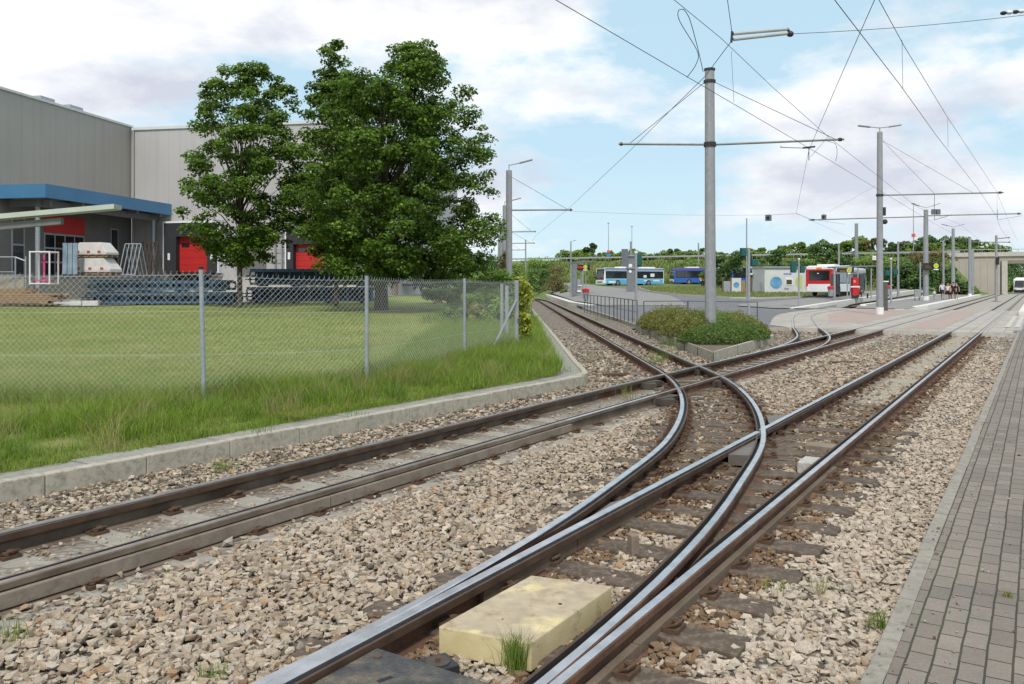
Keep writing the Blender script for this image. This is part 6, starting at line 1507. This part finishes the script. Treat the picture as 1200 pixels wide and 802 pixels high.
# ------------------------------------------------------------------ leaves
def leaf_cards(C, Nn, size, rngl, aspect=.62, droop=0.0):
    """one kite-shaped leaf per row: centre C, facing Nn"""
    n = len(C); Nn = Nn / np.linalg.norm(Nn, axis=1, keepdims=True)
    t = rngl.normal(size=(n, 3)); t[:, 2] -= droop; t -= Nn * (t * Nn).sum(1, keepdims=True); t /= np.linalg.norm(t, axis=1, keepdims=True) + 1e-9
    b = np.cross(Nn, t); s = size[:, None] if np.ndim(size) else size
    v0 = C - t * s * .5; v1 = C + b * s * aspect * .5 + Nn * s * .10; v2 = C + t * s * .6 ; v3 = C - b * s * aspect * .5 + Nn * s * .10
    V = np.stack([v0, v1, v2, v3], 1).reshape(-1, 3); Fc = (np.arange(n)[:, None] * 4 + np.arange(4)[None]); return V, Fc
def crown(rngl, clumps, n, size, cols, flat=.7, droop=.6, inner=.25, updir=.55, lightz=None):
    """leaves spread over the shells of many clumps (cx,cy,cz,r)"""
    cl = np.array(clumps); w_ = cl[:, 3] ** 2; idx = rngl.choice(len(cl), n, p=w_ / w_.sum())
    d = rngl.normal(size=(n, 3)); d /= np.linalg.norm(d, axis=1, keepdims=True); d[:, 2] = np.where((d[:, 2] < 0) & (rngl.random(n) < .55), -d[:, 2], d[:, 2])
    rad = np.where(rngl.random(n) < inner, rngl.uniform(.15, .8, n), rngl.uniform(.72, 1.12, n))
    C = cl[idx, :3] + d * (cl[idx, 3] * rad)[:, None] * np.array([1, 1, flat])
    Nn = d * .5 + np.array([0, 0, updir]) + rngl.normal(size=(n, 3)) * .42
    V, Fc = leaf_cards(C, Nn, rngl.uniform(.7, 1.3, n) * size, rngl, .8, droop)
    base = np.array(cols); k = rngl.random(n)
    col = base[0] * (1 - k[:, None]) + base[1] * k[:, None]
    ct = rngl.uniform(.72, 1.28, len(cl)); col *= ct[idx][:, None]
    tip = np.clip(d[:, 2], 0, 1) * (rad > .7); col = col * (1 + .35 * tip[:, None]); col = np.where(((rngl.random(n) < .07) & (rad > .8))[:, None], base[2], col); col *= np.where(rad < .7, .6, 1.0)[:, None]  # paler upper and darker inner leaves: light and shade put into leaf colour
    return V, Fc, np.repeat(col, 4, 0)
def envelope_clumps(rngl, prof, n, r0, r1, shell=.55, depth=1.0, ax=(0, 0)):
    """prof: rows (z, xmin, xmax) relative to the trunk; returns clump list filling that outline of revolution"""
    z = np.array([p[0] for p in prof]); a = np.array([p[1] for p in prof]); b = np.array([p[2] for p in prof]); out = []
    w_ = (b - a) ** 2; 
    while len(out) < n:
        zz = rngl.uniform(z[0], z[-1]); l, r = np.interp(zz, z, a), np.interp(zz, z, b); c, h = (l + r) / 2, (r - l) / 2
        if rngl.random() > (h / max((b - a) / 2)) ** 1.2 + .08: continue
        rc = rngl.uniform(r0, r1) * (1 if h > r1 * 1.3 else .7); th = rngl.uniform(0, 2 * np.pi); q = max(0, h - rc * .8) * (rngl.random() ** shell)
        out.append((c + q * math.cos(th), q * math.sin(th) * depth, zz, rc))
    return out
def tree(name, label, loc, trunks, prof, nclump, r0, r1, nleaf, lsize, cols, seed, group=None, depth=1.0, limbs=40, flat=.7, extra=()):
    rl_ = np.random.default_rng(seed); t = thing(name, label, 'tree', loc, group); L0 = Vector(loc)
    cl = envelope_clumps(rl_, prof, nclump, r0, r1, depth=depth) + list(extra)
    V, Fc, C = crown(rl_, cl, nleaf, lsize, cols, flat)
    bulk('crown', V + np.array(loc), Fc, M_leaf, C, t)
    zb, zt = prof[0][0], prof[-1][0]
    mb = MB()
    for (dx, dy, r, top) in trunks:
        pts = [Vector((dx, dy, -.2)), Vector((dx, dy, .25)), Vector((dx * .9, dy, zb)), Vector((dx * .5 + .1, dy * .6, zb + (top - zb) * .45)), Vector((.05, 0, top))]
        mb.tube([L0 + p for p in pts], [r * 1.25, r, r * .85, r * .5, r * .12], 12)
    sel = rl_.permutation(len(cl))[:limbs]
    for i in sel:
        c = cl[i]; z0 = zb + (c[2] - zb) * rl_.uniform(.25, .6) + .1; tr = trunks[int(rl_.integers(len(trunks)))]; f = (z0 - 0) / trunks[0][3]
        a = Vector((tr[0] * (1 - f), tr[1] * (1 - f), z0)); b = Vector((c[0], c[1], c[2])); mid_ = a.lerp(b, .5) + Vector((0, 0, .25)); rr = tr[2] * .38 * (1 - f * .6)
        mb.tube([L0 + a, L0 + mid_, L0 + b], [rr, rr * .6, rr * .15], 6)
    mb.build('trunk', M_bark, t, smooth=True); return t
def lp(px, py, Y, L):      # outline helper: metres from the trunk
    v_ = P(px, py, Y); return (v_.z - L[2], v_.x - L[0])
def prof_px(L, Y, rows):
    out = []
    for py, a, b in rows: z, xa = lp(a, py, Y, L); _, xb = lp(b, py, Y, L); out.append((z, xa, xb))
    return out
MAPLE = ((.045, .10, .012), (.13, .215, .026), (.28, .38, .06))
MAPLE2 = ((.055, .12, .014), (.145, .235, .03), (.30, .41, .07))
L = P(281, 362, 45); L.z = lawn_z(L.x, 45)
tree('maple_tree', 'slim young maple tree in front of the red dock door', tuple(L), [(0, 0, .15, 11)], prof_px(L, 45, [(308, 245, 332), (285, 222, 360), (255, 208, 372), (215, 204, 374), (180, 207, 370), (150, 216, 364), (120, 226, 354), (96, 242, 344), (80, 272, 324)]), 300, .30, .62, 38000, .155, MAPLE2, 3, 'maple trees on the lawn', limbs=70)
L = P(394, 359, 47); L.z = lawn_z(L.x, 47)
tree('maple_tree', 'tall middle maple with a thin trunk, its top sticking out behind the broad one', tuple(L), [(0, 0, .14, 13)], prof_px(L, 47, [(318, 362, 425), (285, 338, 445), (230, 332, 450), (180, 338, 445), (130, 352, 436), (90, 362, 428), (65, 368, 414), (50, 380, 402)]), 240, .30, .6, 30000, .155, MAPLE, 4, 'maple trees on the lawn', limbs=50)
L = P(446, 366, 41); L.z = lawn_z(L.x, 41)
tree('maple_tree', 'broad dark maple with a double trunk standing closest to the fence end', tuple(L), [(-.14, .1, .2, 11), (.2, -.1, .2, 10.5)], prof_px(L, 41, [(332, 400, 552), (316, 364, 582), (290, 344, 592), (255, 336, 594), (225, 334, 594), (190, 340, 590), (160, 350, 584), (130, 366, 572), (100, 388, 556), (76, 416, 538), (58, 452, 512)]), 640, .32, .70, 90000, .15, MAPLE, 5, 'maple trees on the lawn', limbs=90)

# ------------------------------------------------------------------ bushes, hedges and far trees
def bush(name, label, loc, rx, ry, h, nleaf, lsize, cols, seed, group, nclump=14, cat='bush', trunk=.1, low=.05):
    rl_ = np.random.default_rng(seed); t = thing(name, label, cat, loc, group); cl = []
    for i in range(nclump):
        zf = rl_.uniform(low, .88); k = math.sqrt(max(.05, 1 - ((zf - .35) / .7) ** 2)); th = rl_.uniform(0, 2 * np.pi); q = rl_.random() ** .6 * .8 * k
        cl.append((math.cos(th) * q * rx, math.sin(th) * q * ry, zf * h, rl_.uniform(.20, .34) * min(rx, h)))
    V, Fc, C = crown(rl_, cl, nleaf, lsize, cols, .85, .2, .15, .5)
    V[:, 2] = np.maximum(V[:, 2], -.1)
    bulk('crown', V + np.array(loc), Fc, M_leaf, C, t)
    mb = MB(); Lv = Vector(loc); mb.tube([Lv + Vector((0, 0, -.3)), Lv + Vector((0, 0, h * .35)), Lv + Vector((.05 * h, 0, h * .8))], [trunk, trunk * .7, trunk * .15], 7)
    for i in range(min(6, nclump)): c = cl[i]; mb.tube([Lv + Vector((0, 0, h * .2)), Lv + Vector(c[:3])], [trunk * .45, trunk * .1], 5)
    mb.build('trunk', M_bark, t); return t
HED = ((.12, .20, .045), (.22, .31, .075), (.32, .41, .11)); DKG = ((.06, .12, .035), (.115, .19, .055), (.18, .27, .075)); YEL = ((.17, .18, .045), (.26, .27, .07), (.34, .35, .11)); RUS = ((.15, .13, .055), (.22, .195, .08), (.27, .26, .10)); BRT = ((.13, .22, .04), (.22, .33, .065), (.33, .44, .11))
# along the fence end and the lone track
rb = random.Random(5)
tx = [('dense green bush filling the gap behind the fence end', 'yellow green bush by the poles of the lone track', 'small bush at the edge of the lawn under the big tree', 'grass green bush beside the lone track')]
specs = [(560, 335, 55, 2.6, 2.4, BRT), (588, 334, 46, 1.8, 2.0, BRT), (572, 338, 38, 1.6, 1.1, BRT), (545, 338, 62, 3.0, 2.6, BRT), (604, 336, 62, 1.4, 1.9, BRT), (525, 341, 52, 1.9, 1.2, HED), (600, 336, 80, 2.0, 2.6, HED), (560, 348, 32, 1.1, .7, YEL), (581, 352, 31, .7, .8, BRT), (542, 352, 32, 1.0, .6, BRT), (575, 330, 78, 3, 4.2, DKG), (548, 328, 86, 3.4, 5, DKG), (520, 330, 92, 3, 5, HED)]
desc = ['bright green bush behind the fence end', 'bright green bush at the foot of the nearest row pole', 'low bush behind the fence below the big tree', 'wide green bush under the big tree edge', 'small bright bush between the row poles', 'dark low bush at the end of the yard', 'green bush hiding the feet of the farther row poles', 'brownish shrub behind the chain link near the brace', 'small brownish shrub beside the overgrown posts', 'low green shrub right of the third fence post', 'dark tall bush behind the row poles', 'dark high bush behind the trailer', 'green high bush beyond the trailer']
for i, ((px, py, Y, r, h, cl), d) in enumerate(zip(specs, desc)):
    x = (px - 600) * Y / F; bush('wild_bush', d, (x, Y, lawn_z(x, Y) - .1), r, r, h, 2600 if Y < 60 else 1800, .17 if Y > 40 else .11, cl, 40 + i, 'wild bushes around the lone track', 16)
# meadow bushes and small trees at the left end of the embankment
specs = [(655, 336, 118, 3.4, 5.6, RUS, 'rusty green small tree left of the shelter'), (632, 336, 140, 3.5, 4.2, DKG, 'dark bush beyond the thin meadow pole'), (612, 335, 130, 3.0, 4.0, HED, 'green bush in the meadow behind the lone track bend'), (598, 330, 150, 4.5, 5, HED, 'green bush beyond the bend of the lone track'), (640, 332, 165, 5, 5.2, HED, 'broad bush on the slope beyond the meadow'), (622, 326, 180, 5.5, 5.8, BRT, 'light green tree on the slope behind the meadow pole'), (664, 338, 108, 1.2, 1.6, HED, 'small round bush on the slope by the lamp post'), (580, 328, 170, 6, 6.5, DKG, 'dark tree far beyond the row poles')]
for i, (px, py, Y, r, h, cl, d) in enumerate(specs):
    x = (px - 600) * Y / F; bush('meadow_bush', d, (x, Y, terrain(x, Y) + .0), r, r * .8, h, 2200, .32 if Y > 120 else .2, cl, 70 + i, 'bushes at the foot of the embankment')
LMK = [(640, 'the bend of the lone track'), (669, 'the slim lamp post by the shelter'), (713, 'the lamp post with a red and blue sign'), (740, 'the info column'), (765, 'the rear of the sky blue bus'), (790, 'the front of the royal blue bus'), (818, 'the weathered pole'), (832, 'the main tram pole'), (860, 'the dark round tree'), (877, 'the railing signal post'), (905, 'the kiosk with globes'), (936, 'the island signal post'), (965, 'the red rear of the bus'), (983, 'the thin pole above the shelter'), (1003, 'the stout weathered mast'), (1031, 'the tall crossing pole'), (1053, 'the thin pole by the dark trees'), (1070, 'the mast with a red sign'), (1085, 'the island platform lamp'), (1105, 'the thin short lamp pole'), (1117, 'the lamp behind the walkers'), (1137, 'the white footed pole'), (1167, 'the dark slender pole')]
USED = set()
def where(px, what):
    l = min(LMK, key=lambda q: abs(q[0] - px)); d = px - l[0]
    for w_ in (['straight behind', 'close behind'] if abs(d) < 4 else ['just left of', 'farther left of'] if d < 0 else ['just right of', 'farther right of']) + ['partly covered by', 'set back from', 'near', 'half behind', 'beside']:
        s_ = f'{what} {w_} {l[1]}'
        if s_ not in USED: USED.add(s_); return s_
    return s_
# trees behind the embankment road, each with its own height
k = 0
adj = ['low', 'rounded', 'feathery', 'spreading', 'narrow', 'wide']
tops = [(668, 295), (684, 292), (697, 283), (706, 297), (720, 294), (731, 296), (742, 292), (757, 297), (770, 297), (782, 292), (793, 290), (806, 292), (822, 290), (848, 294), (868, 295), (884, 288), (898, 289), (915, 292), (926, 287), (940, 284), (952, 287), (985, 290), (1000, 279), (1010, 281), (1018, 275), (1028, 278), (1042, 272), (1056, 283), (1066, 286), (1078, 281), (1088, 274), (1100, 273), (1112, 274), (1123, 276), (1133, 277), (1143, 282), (1155, 287), (1168, 288)]
seen = set()
for px, pt in tops:
    kx = (px - 600) / F; s_ = (8 - 194 * kx) / (-(ED.x - ED.y * kx)); Yr = 194 + ED.y * s_ + 9; x = kx * Yr + rb.uniform(-.5, .5); zt = P(px, pt, Yr).z; z0 = 5.6 if px < 1100 else 3.0
    h = max(2.2, zt - z0); r = max(1.8, h * .42 + rb.uniform(-.3, .6)); cl = rb.choice([HED, DKG, BRT, HED, RUS if 990 < px < 1080 else HED]) if px < 1085 else DKG
    if px in (697,): r = 1.9
    bush('row_tree', where(px, ('tall' if h > 6 else 'small' if h < 4 else 'middling') + ' embankment tree'), (x, Yr + rb.uniform(0, 5), z0), r * 1.2, r, h, 1700, .5, cl, 100 + k, 'trees along the embankment road', 14, 'tree', .2, .05); k += 1
for i in range(46):
    px = 662 + i * 11.3 + rb.uniform(-3, 3); kx = (px - 600) / F; s_ = (8 - 194 * kx) / (-(ED.x - ED.y * kx)); Yr = 194 + ED.y * s_ + 8.2; x = kx * Yr; zt = P(px, rb.uniform(293, 299) if px < 1090 else rb.uniform(283, 289), Yr).z
    bush('roadside_bush', where(px, 'low barrier bush'), (x, Yr, 6.0), 3.0, 1.6, max(1.6, zt - 6.0), 1000, .42, rb.choice([HED, BRT, HED]), 400 + i, 'bushes behind the crash barrier', 14, 'bush', .1)
# darker trees in front of the embankment
specs = [(860, 341, 118, 3.1, 6.0, DKG, 'dark round tree between the main pole and the kiosk'), (838, 336, 128, 2.6, 5.6, DKG, 'dark tree just behind the main pole'), (815, 332, 150, 4.0, 5.4, HED, 'green bush above the royal blue bus'), (904, 330, 128, 2.6, 6.4, DKG, 'pointed dark tree behind the kiosk'), (922, 330, 135, 3.6, 4.4, DKG, 'dark bush over the kiosk roof'), (944, 330, 135, 3.5, 4.2, HED, 'green bush above the kiosk corner'), (968, 330, 118, 3.0, 7.2, DKG, 'tall dark tree behind the red rear of the bus'), (990, 330, 122, 3.2, 5.0, DKG, 'dark bush above the shelter roof'), (1006, 330, 126, 3.0, 4.2, HED, 'green bush right of the shelter roof'), (1058, 336, 118, 3.2, 4.2, DKG, 'dark bush behind the right signal post'), (1040, 334, 124, 3.2, 4.6, HED, 'green bush behind the crossing pole'), (1074, 336, 116, 2.8, 3.6, DKG, 'dark bush left of the platform display'), (1098, 336, 128, 3.6, 5.2, DKG, 'dark bush behind the display on the platform'), (1118, 337, 122, 2.8, 3.4, DKG, 'dark bush behind the walking people'), (1130, 338, 124, 2.0, 2.2, HED, 'low bush at the foot of the abutment'), (1084, 330, 145, 4.6, 6.0, RUS, 'brownish bush on the slope beside the abutment'), (1030, 326, 150, 5, 4.6, HED, 'green bush on the slope above the shelter'), (756, 330, 160, 2.4, 2.2, HED, 'small bush on the embankment slope above the bus'), (708, 330, 168, 2.6, 2.6, HED, 'small bush on the slope left of the info column')]
for i, (px, py, Y, r, h, cl, d) in enumerate(specs):
    x = (px - 600) * Y / F; z = max(terrain(x, Y), rise(x, Y)) - .1; bush('slope_bush', d, (x, Y, z), r, r * .8, h, 2600, .34, cl, 200 + i, 'trees and bushes in front of the embankment', 20)
# beyond the bridge
for i, (px, Y, r, h, d) in enumerate(((1150, 190, 6, 8, 'dense tree seen under the bridge beside the pier'), (1165, 200, 6, 7, 'dense tree in the middle of the bridge opening'), (1178, 215, 6, 8.5, 'dense tree behind the dark tram pole'), (1192, 240, 7, 9, 'dense tree above the distant tram'), (1208, 250, 8, 9, 'dense tree at the edge beyond the tram'), (1158, 170, 3.2, 3, 'low bush at the track side under the bridge'), (1172, 176, 3.0, 2.6, 'low bush left of the distant tram'))):
    x = (px - 600) * Y / F; bush('far_tree', d, (x, Y, 0), r, r, h, 2200, .5, DKG if i % 3 else HED, 260 + i, 'trees beyond the bridge', 18, 'tree', .2)

# planter shrubs
PGR = ((.09, .16, .035), (.15, .23, .05), (.24, .32, .08))
pr_ = [(5.9, 24.6, .8, .55, PGR), (6.6, 25.7, .95, .65, PGR), (7.3, 26.6, .8, .6, PGR), (5.9, 27.2, .9, .85, YEL), (7.9, 28.4, .8, .7, YEL), (6.9, 28.6, .9, .95, HED), (8.3, 30.6, .8, .75, YEL), (7.4, 31.2, .95, .9, YEL), (6.1, 30.4, .9, 1.05, YEL), (9.0, 33.2, .7, .7, YEL), (8.0, 33.8, 1.0, .8, YEL), (6.4, 33.6, 1.1, 1.0, YEL), (9.0, 35.3, .8, .6, HED), (6.6, 35.9, .9, .7, YEL), (5.9, 32.2, .7, .8, YEL)]
pd = ['bright front shrub at the pointed end of the planter', 'dark green shrub in front of the main pole', 'dark green shrub right in front of the pole foot', 'olive shrub left of the pole foot', 'olive shrub right of the pole foot', 'green shrub touching the main pole', 'olive shrub along the curved planter kerb', 'olive shrub in the middle of the planter', 'tall olive shrub at the track side of the planter', 'brownish shrub at the signal end of the planter', 'olive shrub near the low railing', 'wide olive shrub near the long railing end', 'green shrub under the signal post', 'olive shrub at the back corner of the planter', 'olive shrub between track kerb and railing']
def shrub(label, x, y, r, h, cl, seed):
    """feathery low shrub: fine upright and arching sprigs with tiny leaves"""
    q = np.random.default_rng(seed); t_ = thing('planter_shrub', label, 'shrub', (x, y, .03), 'shrubs in the planter'); n = 5200
    rr = q.random(n) ** .55 * r; th = q.uniform(0, 2 * np.pi, n); X, Y_ = x + rr * np.cos(th), y + rr * np.sin(th)
    top = h * np.sqrt(np.clip(1 - (rr / r) ** 2, .08, 1)) * q.uniform(.7, 1.0, n) * (1 + .16 * np.sin(X * 9 + seed) * np.sin(Y_ * 8)) + np.where(q.random(n) < .06, q.uniform(.04, .2, n), 0)
    zz = .04 + top * q.random(n) ** .5
    nn = np.c_[np.cos(th) * .4, np.sin(th) * .4, np.full(n, .7)] + q.normal(size=(n, 3)) * .55
    V, Fc = leaf_cards(np.c_[X, Y_, zz], nn, q.uniform(.05, .12, n), q, .38, -.5)
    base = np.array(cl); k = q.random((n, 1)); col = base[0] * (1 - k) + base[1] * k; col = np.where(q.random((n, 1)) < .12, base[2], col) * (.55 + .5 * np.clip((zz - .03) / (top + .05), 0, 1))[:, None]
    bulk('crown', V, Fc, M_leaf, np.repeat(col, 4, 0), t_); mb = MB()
    for i in range(7): a_ = i * .9; mb.tube([(x, y, 0), (x + math.cos(a_) * r * .3, y + math.sin(a_) * r * .3, h * .5)], [.014, .005], 5)
    mb.build('stem', M_bark, t_)
for i, ((x, y, r, h, cl), d) in enumerate(zip(pr_, pd)): shrub(d, x, y, r * 1.22, h * .95, cl, 300 + i)
# ivy over the end of the fence
rl_ = np.random.default_rng(9); cl = []
for i in range(46):
    f = rl_.random(); cl.append((.30 + rl_.normal(0, .07) - (.16 if f > .93 else 0), 21.05 + rl_.normal(0, .12), .1 + f * 1.92, rl_.uniform(.08, .15)))
V, Fc, C = crown(rl_, cl, 1900, .075, ((.24, .28, .04), (.40, .42, .07), (.52, .48, .10)), .9, .6, .1)
k = V.reshape(-1, 4, 3)[:, :, 1].mean(1) > 20.7; V = V.reshape(-1, 4, 3)[k].reshape(-1, 3); C = C.reshape(-1, 4, 3)[k].reshape(-1, 3); Fc = np.arange(len(V)).reshape(-1, 4)
ivy = thing('climbing_ivy', 'yellowish ivy climbing over the end post of the chain link fence', 'climber', (.12, 20.9, .1)); bulk('leaves', V, Fc, M_leaf, C, ivy)
MB().tube([(.2, 20.95, 0), (.16, 20.92, 1.0), (.1, 20.95, 2.0)], [.03, .022, .008], 6).build('stem', M_bark, ivy)
# and up the second row pole
cl = []; pp_ = P(591.5, 335, 69)
for i in range(30): cl.append((pp_.x + rl_.normal(0, .22), 69 + rl_.normal(0, .2), .6 + 4.2 * i / 30, rl_.uniform(.25, .42)))
V, Fc, C = crown(rl_, cl, 1500, .2, RUS, .9, .6, .1); ivy = thing('climbing_ivy', 'brownish ivy wrapped around the second row pole', 'climber', (pp_.x, 69, .6)); bulk('leaves', V, Fc, M_leaf, C, ivy)

# ------------------------------------------------------------------ grass
def blades(x, y, z, h, w_, col, rngl, lean=.45):
    n = len(x); a = rngl.uniform(0, 2 * np.pi, n); ln = rngl.normal(0, lean, (n, 2)) * h[:, None]
    dx, dy = np.cos(a) * w_ / 2, np.sin(a) * w_ / 2
    B = np.c_[x, y, z]; b0 = B + np.c_[-dx, -dy, np.zeros(n)]; b1 = B + np.c_[dx, dy, np.zeros(n)]
    m0 = B + np.c_[ln * .35, h * .6] + np.c_[dx * .7, dy * .7, np.zeros(n)]; m1 = B + np.c_[ln * .35, h * .6] - np.c_[dx * .7, dy * .7, np.zeros(n)]
    tip = B + np.c_[ln, h]
    V = np.stack([b0, b1, m0, m1, tip], 1).reshape(-1, 3); i = np.arange(n) * 5
    # two quads' worth of triangles
    Fc = np.concatenate([np.stack([i, i + 1, i + 2], 1), np.stack([i, i + 2, i + 3], 1), np.stack([i + 3, i + 2, i + 4], 1)])
    return V, Fc, np.repeat(col, 5, 0)
rg_ = np.random.default_rng(21)
def lz(x, y): return .08 + np.maximum(0, np.minimum(y, 68) - 10) * .0128 + .03 * np.sin(x * .7) * np.sin(y * .5)
def colour(n, a, b, dry=.1):
    k = rg_.random((n, 1)); c = np.array(a) * (1 - k) + np.array(b) * k; return np.where(rg_.random((n, 1)) < dry, np.array([[.33, .28, .13]]) * rg_.uniform(.7, 1.1, (n, 1)), c)
parts = []
# long grass between kerb slabs and fence
n = 62000; s_ = rg_.uniform(2, 15.5, n); q = rg_.random(n) ** 1.1 * 2.4; u_ = -7.69 + .0365 * (s_ - 4.2) - .42 - q; x = s_ * DX + u_ * DY; y = s_ * DY - u_ * DX
k = (np.abs(x) < .66 * y) & (x < .95 ) ; x, y, q, s_ = x[k], y[k], q[k], s_[k]
cl_n = 1.5 * (np.sin(x * 4.1 + y) * np.sin(y * 3.3 - x * 2.7) + .8 * np.sin(x * 1.3 + 2 * y)) + rg_.normal(0, .5, len(x)); h = np.clip(rg_.uniform(.06, .24, len(x)) * (1 + .35 * cl_n) * np.clip(.45 + q * .55, .4, 1.25), .03, .48)
nb = len(x); c = colour(nb, (.11, .20, .02), (.27, .38, .055), .09); parts.append(blades(x, y, lz(x, y) - .03 - .05 * (q < .3), h, rg_.uniform(.005, .010, nb), c, rg_))
# leafy weeds and dry stalks scattered through it
n = 80; s_ = rg_.uniform(3, 14.5, n); u_ = -7.69 + .0365 * (s_ - 4.2) - .6 - rg_.random(n) * 2.0; cx_, cy_ = s_ * DX + u_ * DY, s_ * DY - u_ * DX
for i in range(n):
    if cx_[i] > .9: continue
    m_ = 70; x = cx_[i] + rg_.normal(0, .09, m_); y = cy_[i] + rg_.normal(0, .09, m_); dk = rg_.random() < .6
    parts.append(blades(x, y, lz(x, y) - .04, rg_.uniform(.10, .30, m_) if dk else rg_.uniform(.2, .5, m_), rg_.uniform(.008, .015, m_) if dk else np.full(m_, .005), colour(m_, (.09, .17, .025), (.18, .28, .05), .0) if dk else colour(m_, (.30, .29, .10), (.42, .38, .17), .4), rg_))
# tall grass at the corner
n = 26000; x = rg_.uniform(-2.6, 1.0, n); y = rg_.uniform(13.5, 34, n); s2 = x * DX + y * DY; u2 = x * DY - y * DX; k = (u2 < -7.8); x, y = x[k], y[k]; nb = len(x)
parts.append(blades(x, y, lz(x, y) - .03, rg_.uniform(.08, .34, nb), rg_.uniform(.007, .013, nb), colour(nb, (.11, .20, .025), (.27, .37, .06), .09), rg_))
# unmown fringe along and behind the fence
n = 24000; f = rg_.random(n); seg = rg_.integers(0, 5, n); ax_ = np.array([p[:2] for p in fp]); A_ = ax_[seg]; B_ = ax_[seg + 1]; base_ = A_ + (B_ - A_) * f[:, None]; off_ = rg_.normal(0, .35, (n, 2)); x, y = base_[:, 0] + off_[:, 0], base_[:, 1] + off_[:, 1]; k = (np.abs(x) < .67 * y); x, y = x[k], y[k]; nb = len(x)
parts.append(blades(x, y, lz(x, y) - .03, rg_.uniform(.10, .40, nb), rg_.uniform(.005, .009, nb), colour(nb, (.11, .19, .03), (.27, .36, .075), .2), rg_))
# short lawn
n = 90000; y = 10.5 + 34 * rg_.random(n) ** 1.7; x = rg_.uniform(-.66, .06, n) * y; u2 = x * DY - y * DX; k = (u2 < -7.9) & (x < .8); x, y = x[k], y[k]; nb = len(x); far_ = np.clip((y - 12) / 25, 0, 1)
parts.append(blades(x, y, lz(x, y) - .02, rg_.uniform(.035, .085, nb), .007 + .02 * far_, colour(nb, (.17, .24, .035), (.31, .35, .075), .2), rg_))
# rough meadow right of the fence end
n = 9000; y = rg_.uniform(30, 95, n); x = rg_.uniform(-3.5, 1.0, n); nb = n; parts.append(blades(x, y, lz(x, y) - .05, rg_.uniform(.15, .45, nb), .03 + 0 * x, colour(nb, (.08, .15, .025), (.19, .27, .06), .12), rg_))
V_, F_, C_ = [], [], []; o_ = 0
for V, Fc, C in parts: V_.append(V); F_.append(Fc + o_); C_.append(C); o_ += len(V)
tag(bulk('grass', np.concatenate(V_), np.concatenate(F_), M_blade, np.concatenate(C_)), 'long and short grass growing along the fence and over the lawn', 'grass', None, 'stuff')
# rough grass on the bus loop strip and the embankment foot
n = 26000; x = rg_.uniform(15, 60, n); y = rg_.uniform(80, 127, n); k = in_poly(x, y, isl); x, y = x[k], y[k]; zz = np.array([rise(a, b) for a, b in zip(x, y)]) + .08; nb = len(x)
V, Fc, C = blades(x, y, zz, rg_.uniform(.08, .26, nb), .05 + 0 * x, colour(nb, (.12, .16, .03), (.22, .25, .07), .3), rg_); tag(bulk('grass', V, Fc, M_blade, C), 'dry rough grass on the strip in the bus loop', 'grass', None, 'stuff')
n = 30000; x = rg_.uniform(2, 95, n); y = rg_.uniform(150, 200, n); zz = np.array([max(terrain(a, b), emb(a, b)) for a, b in zip(x, y)]); k = (zz > .8) & (zz < 7.2); x, y, zz = x[k], y[k], zz[k]; nb = len(x)
V, Fc, C = blades(x, y, zz - .05, rg_.uniform(.3, 1.0, nb), .16 + 0 * x, colour(nb, (.07, .12, .022), (.17, .22, .05), .15), rg_); tag(bulk('grass', V, Fc, M_blade, C), 'tall grass on the slope of the road embankment', 'grass', None, 'stuff')
# weeds in the stones
def tuft(label, p, n, h, spread=.05, dry=.1, cols=((.09, .17, .02), (.20, .32, .05)), wd=.0045):
    x = p.x + rg_.normal(0, spread, n); y = p.y + rg_.normal(0, spread, n); V, Fc, C = blades(x, y, np.full(n, p.z), rg_.uniform(.4, 1.1, n) * h, rg_.uniform(.7, 1.3, n) * wd, colour(n, *cols, dry), rg_, .28)
    return tag(bulk('grass_tuft', V, Fc, M_blade, C), label, 'weed')
tuft('grass tuft growing at the corner of the yellow slab', G(604, 784, -.14), 190, .21, .026, .2); tuft('thin weed at the side of the yellow slab', G(538, 750, -.1), 26, .09, .02)
tuft('bright grass tuft in the bottom corner of the stones', G(250, 800, -.15), 60, .12, .03); tuft('small green weed in the pale stones at the left edge', G(12, 750, -.15), 50, .16, .07)
tuft('weed by the dusty rail near the raised kerb', G(262, 550, -.15), 70, .16, .1); tuft('grass hanging over the kerb slabs', G(305, 506, .07), 70, .1, .1); tuft('weed in a crack of the kerb slabs', G(415, 487, .07), 50, .08, .1); tuft('thin tall weed between the dusty rails', G(733, 468, -.15), 50, .32, .09, .4)
tuft('light weed between the rails of the lone track', G(772, 424, -.15), 220, .34, .22, .2); tuft('weed at the foot of the planter kerb', G(788, 407, -.15), 160, .35, .25); tuft('grass at the paving kerb in the stones', G(1030, 735, -.13), 70, .12, .035); tuft('sparse weed between the stones by the paving', G(965, 693, -.14), 40, .1, .05, .5); tuft('dry weed beside a timber near the paving', G(907, 690, -.13), 40, .09, .05, .5)
tuft('weed in front of the lawn corner kerb', G(662, 445, -.15), 120, .42, .14); tuft('weed on the kerb top at the lawn corner', G(690, 424, .06), 60, .12, .15); tuft('tall weed by the railing of the lone track', G(703, 376, -.1), 90, .5, .2, .3); tuft('grass in the joint of the block paving', G(1180, 700, .05), 40, .05, .012, .5)
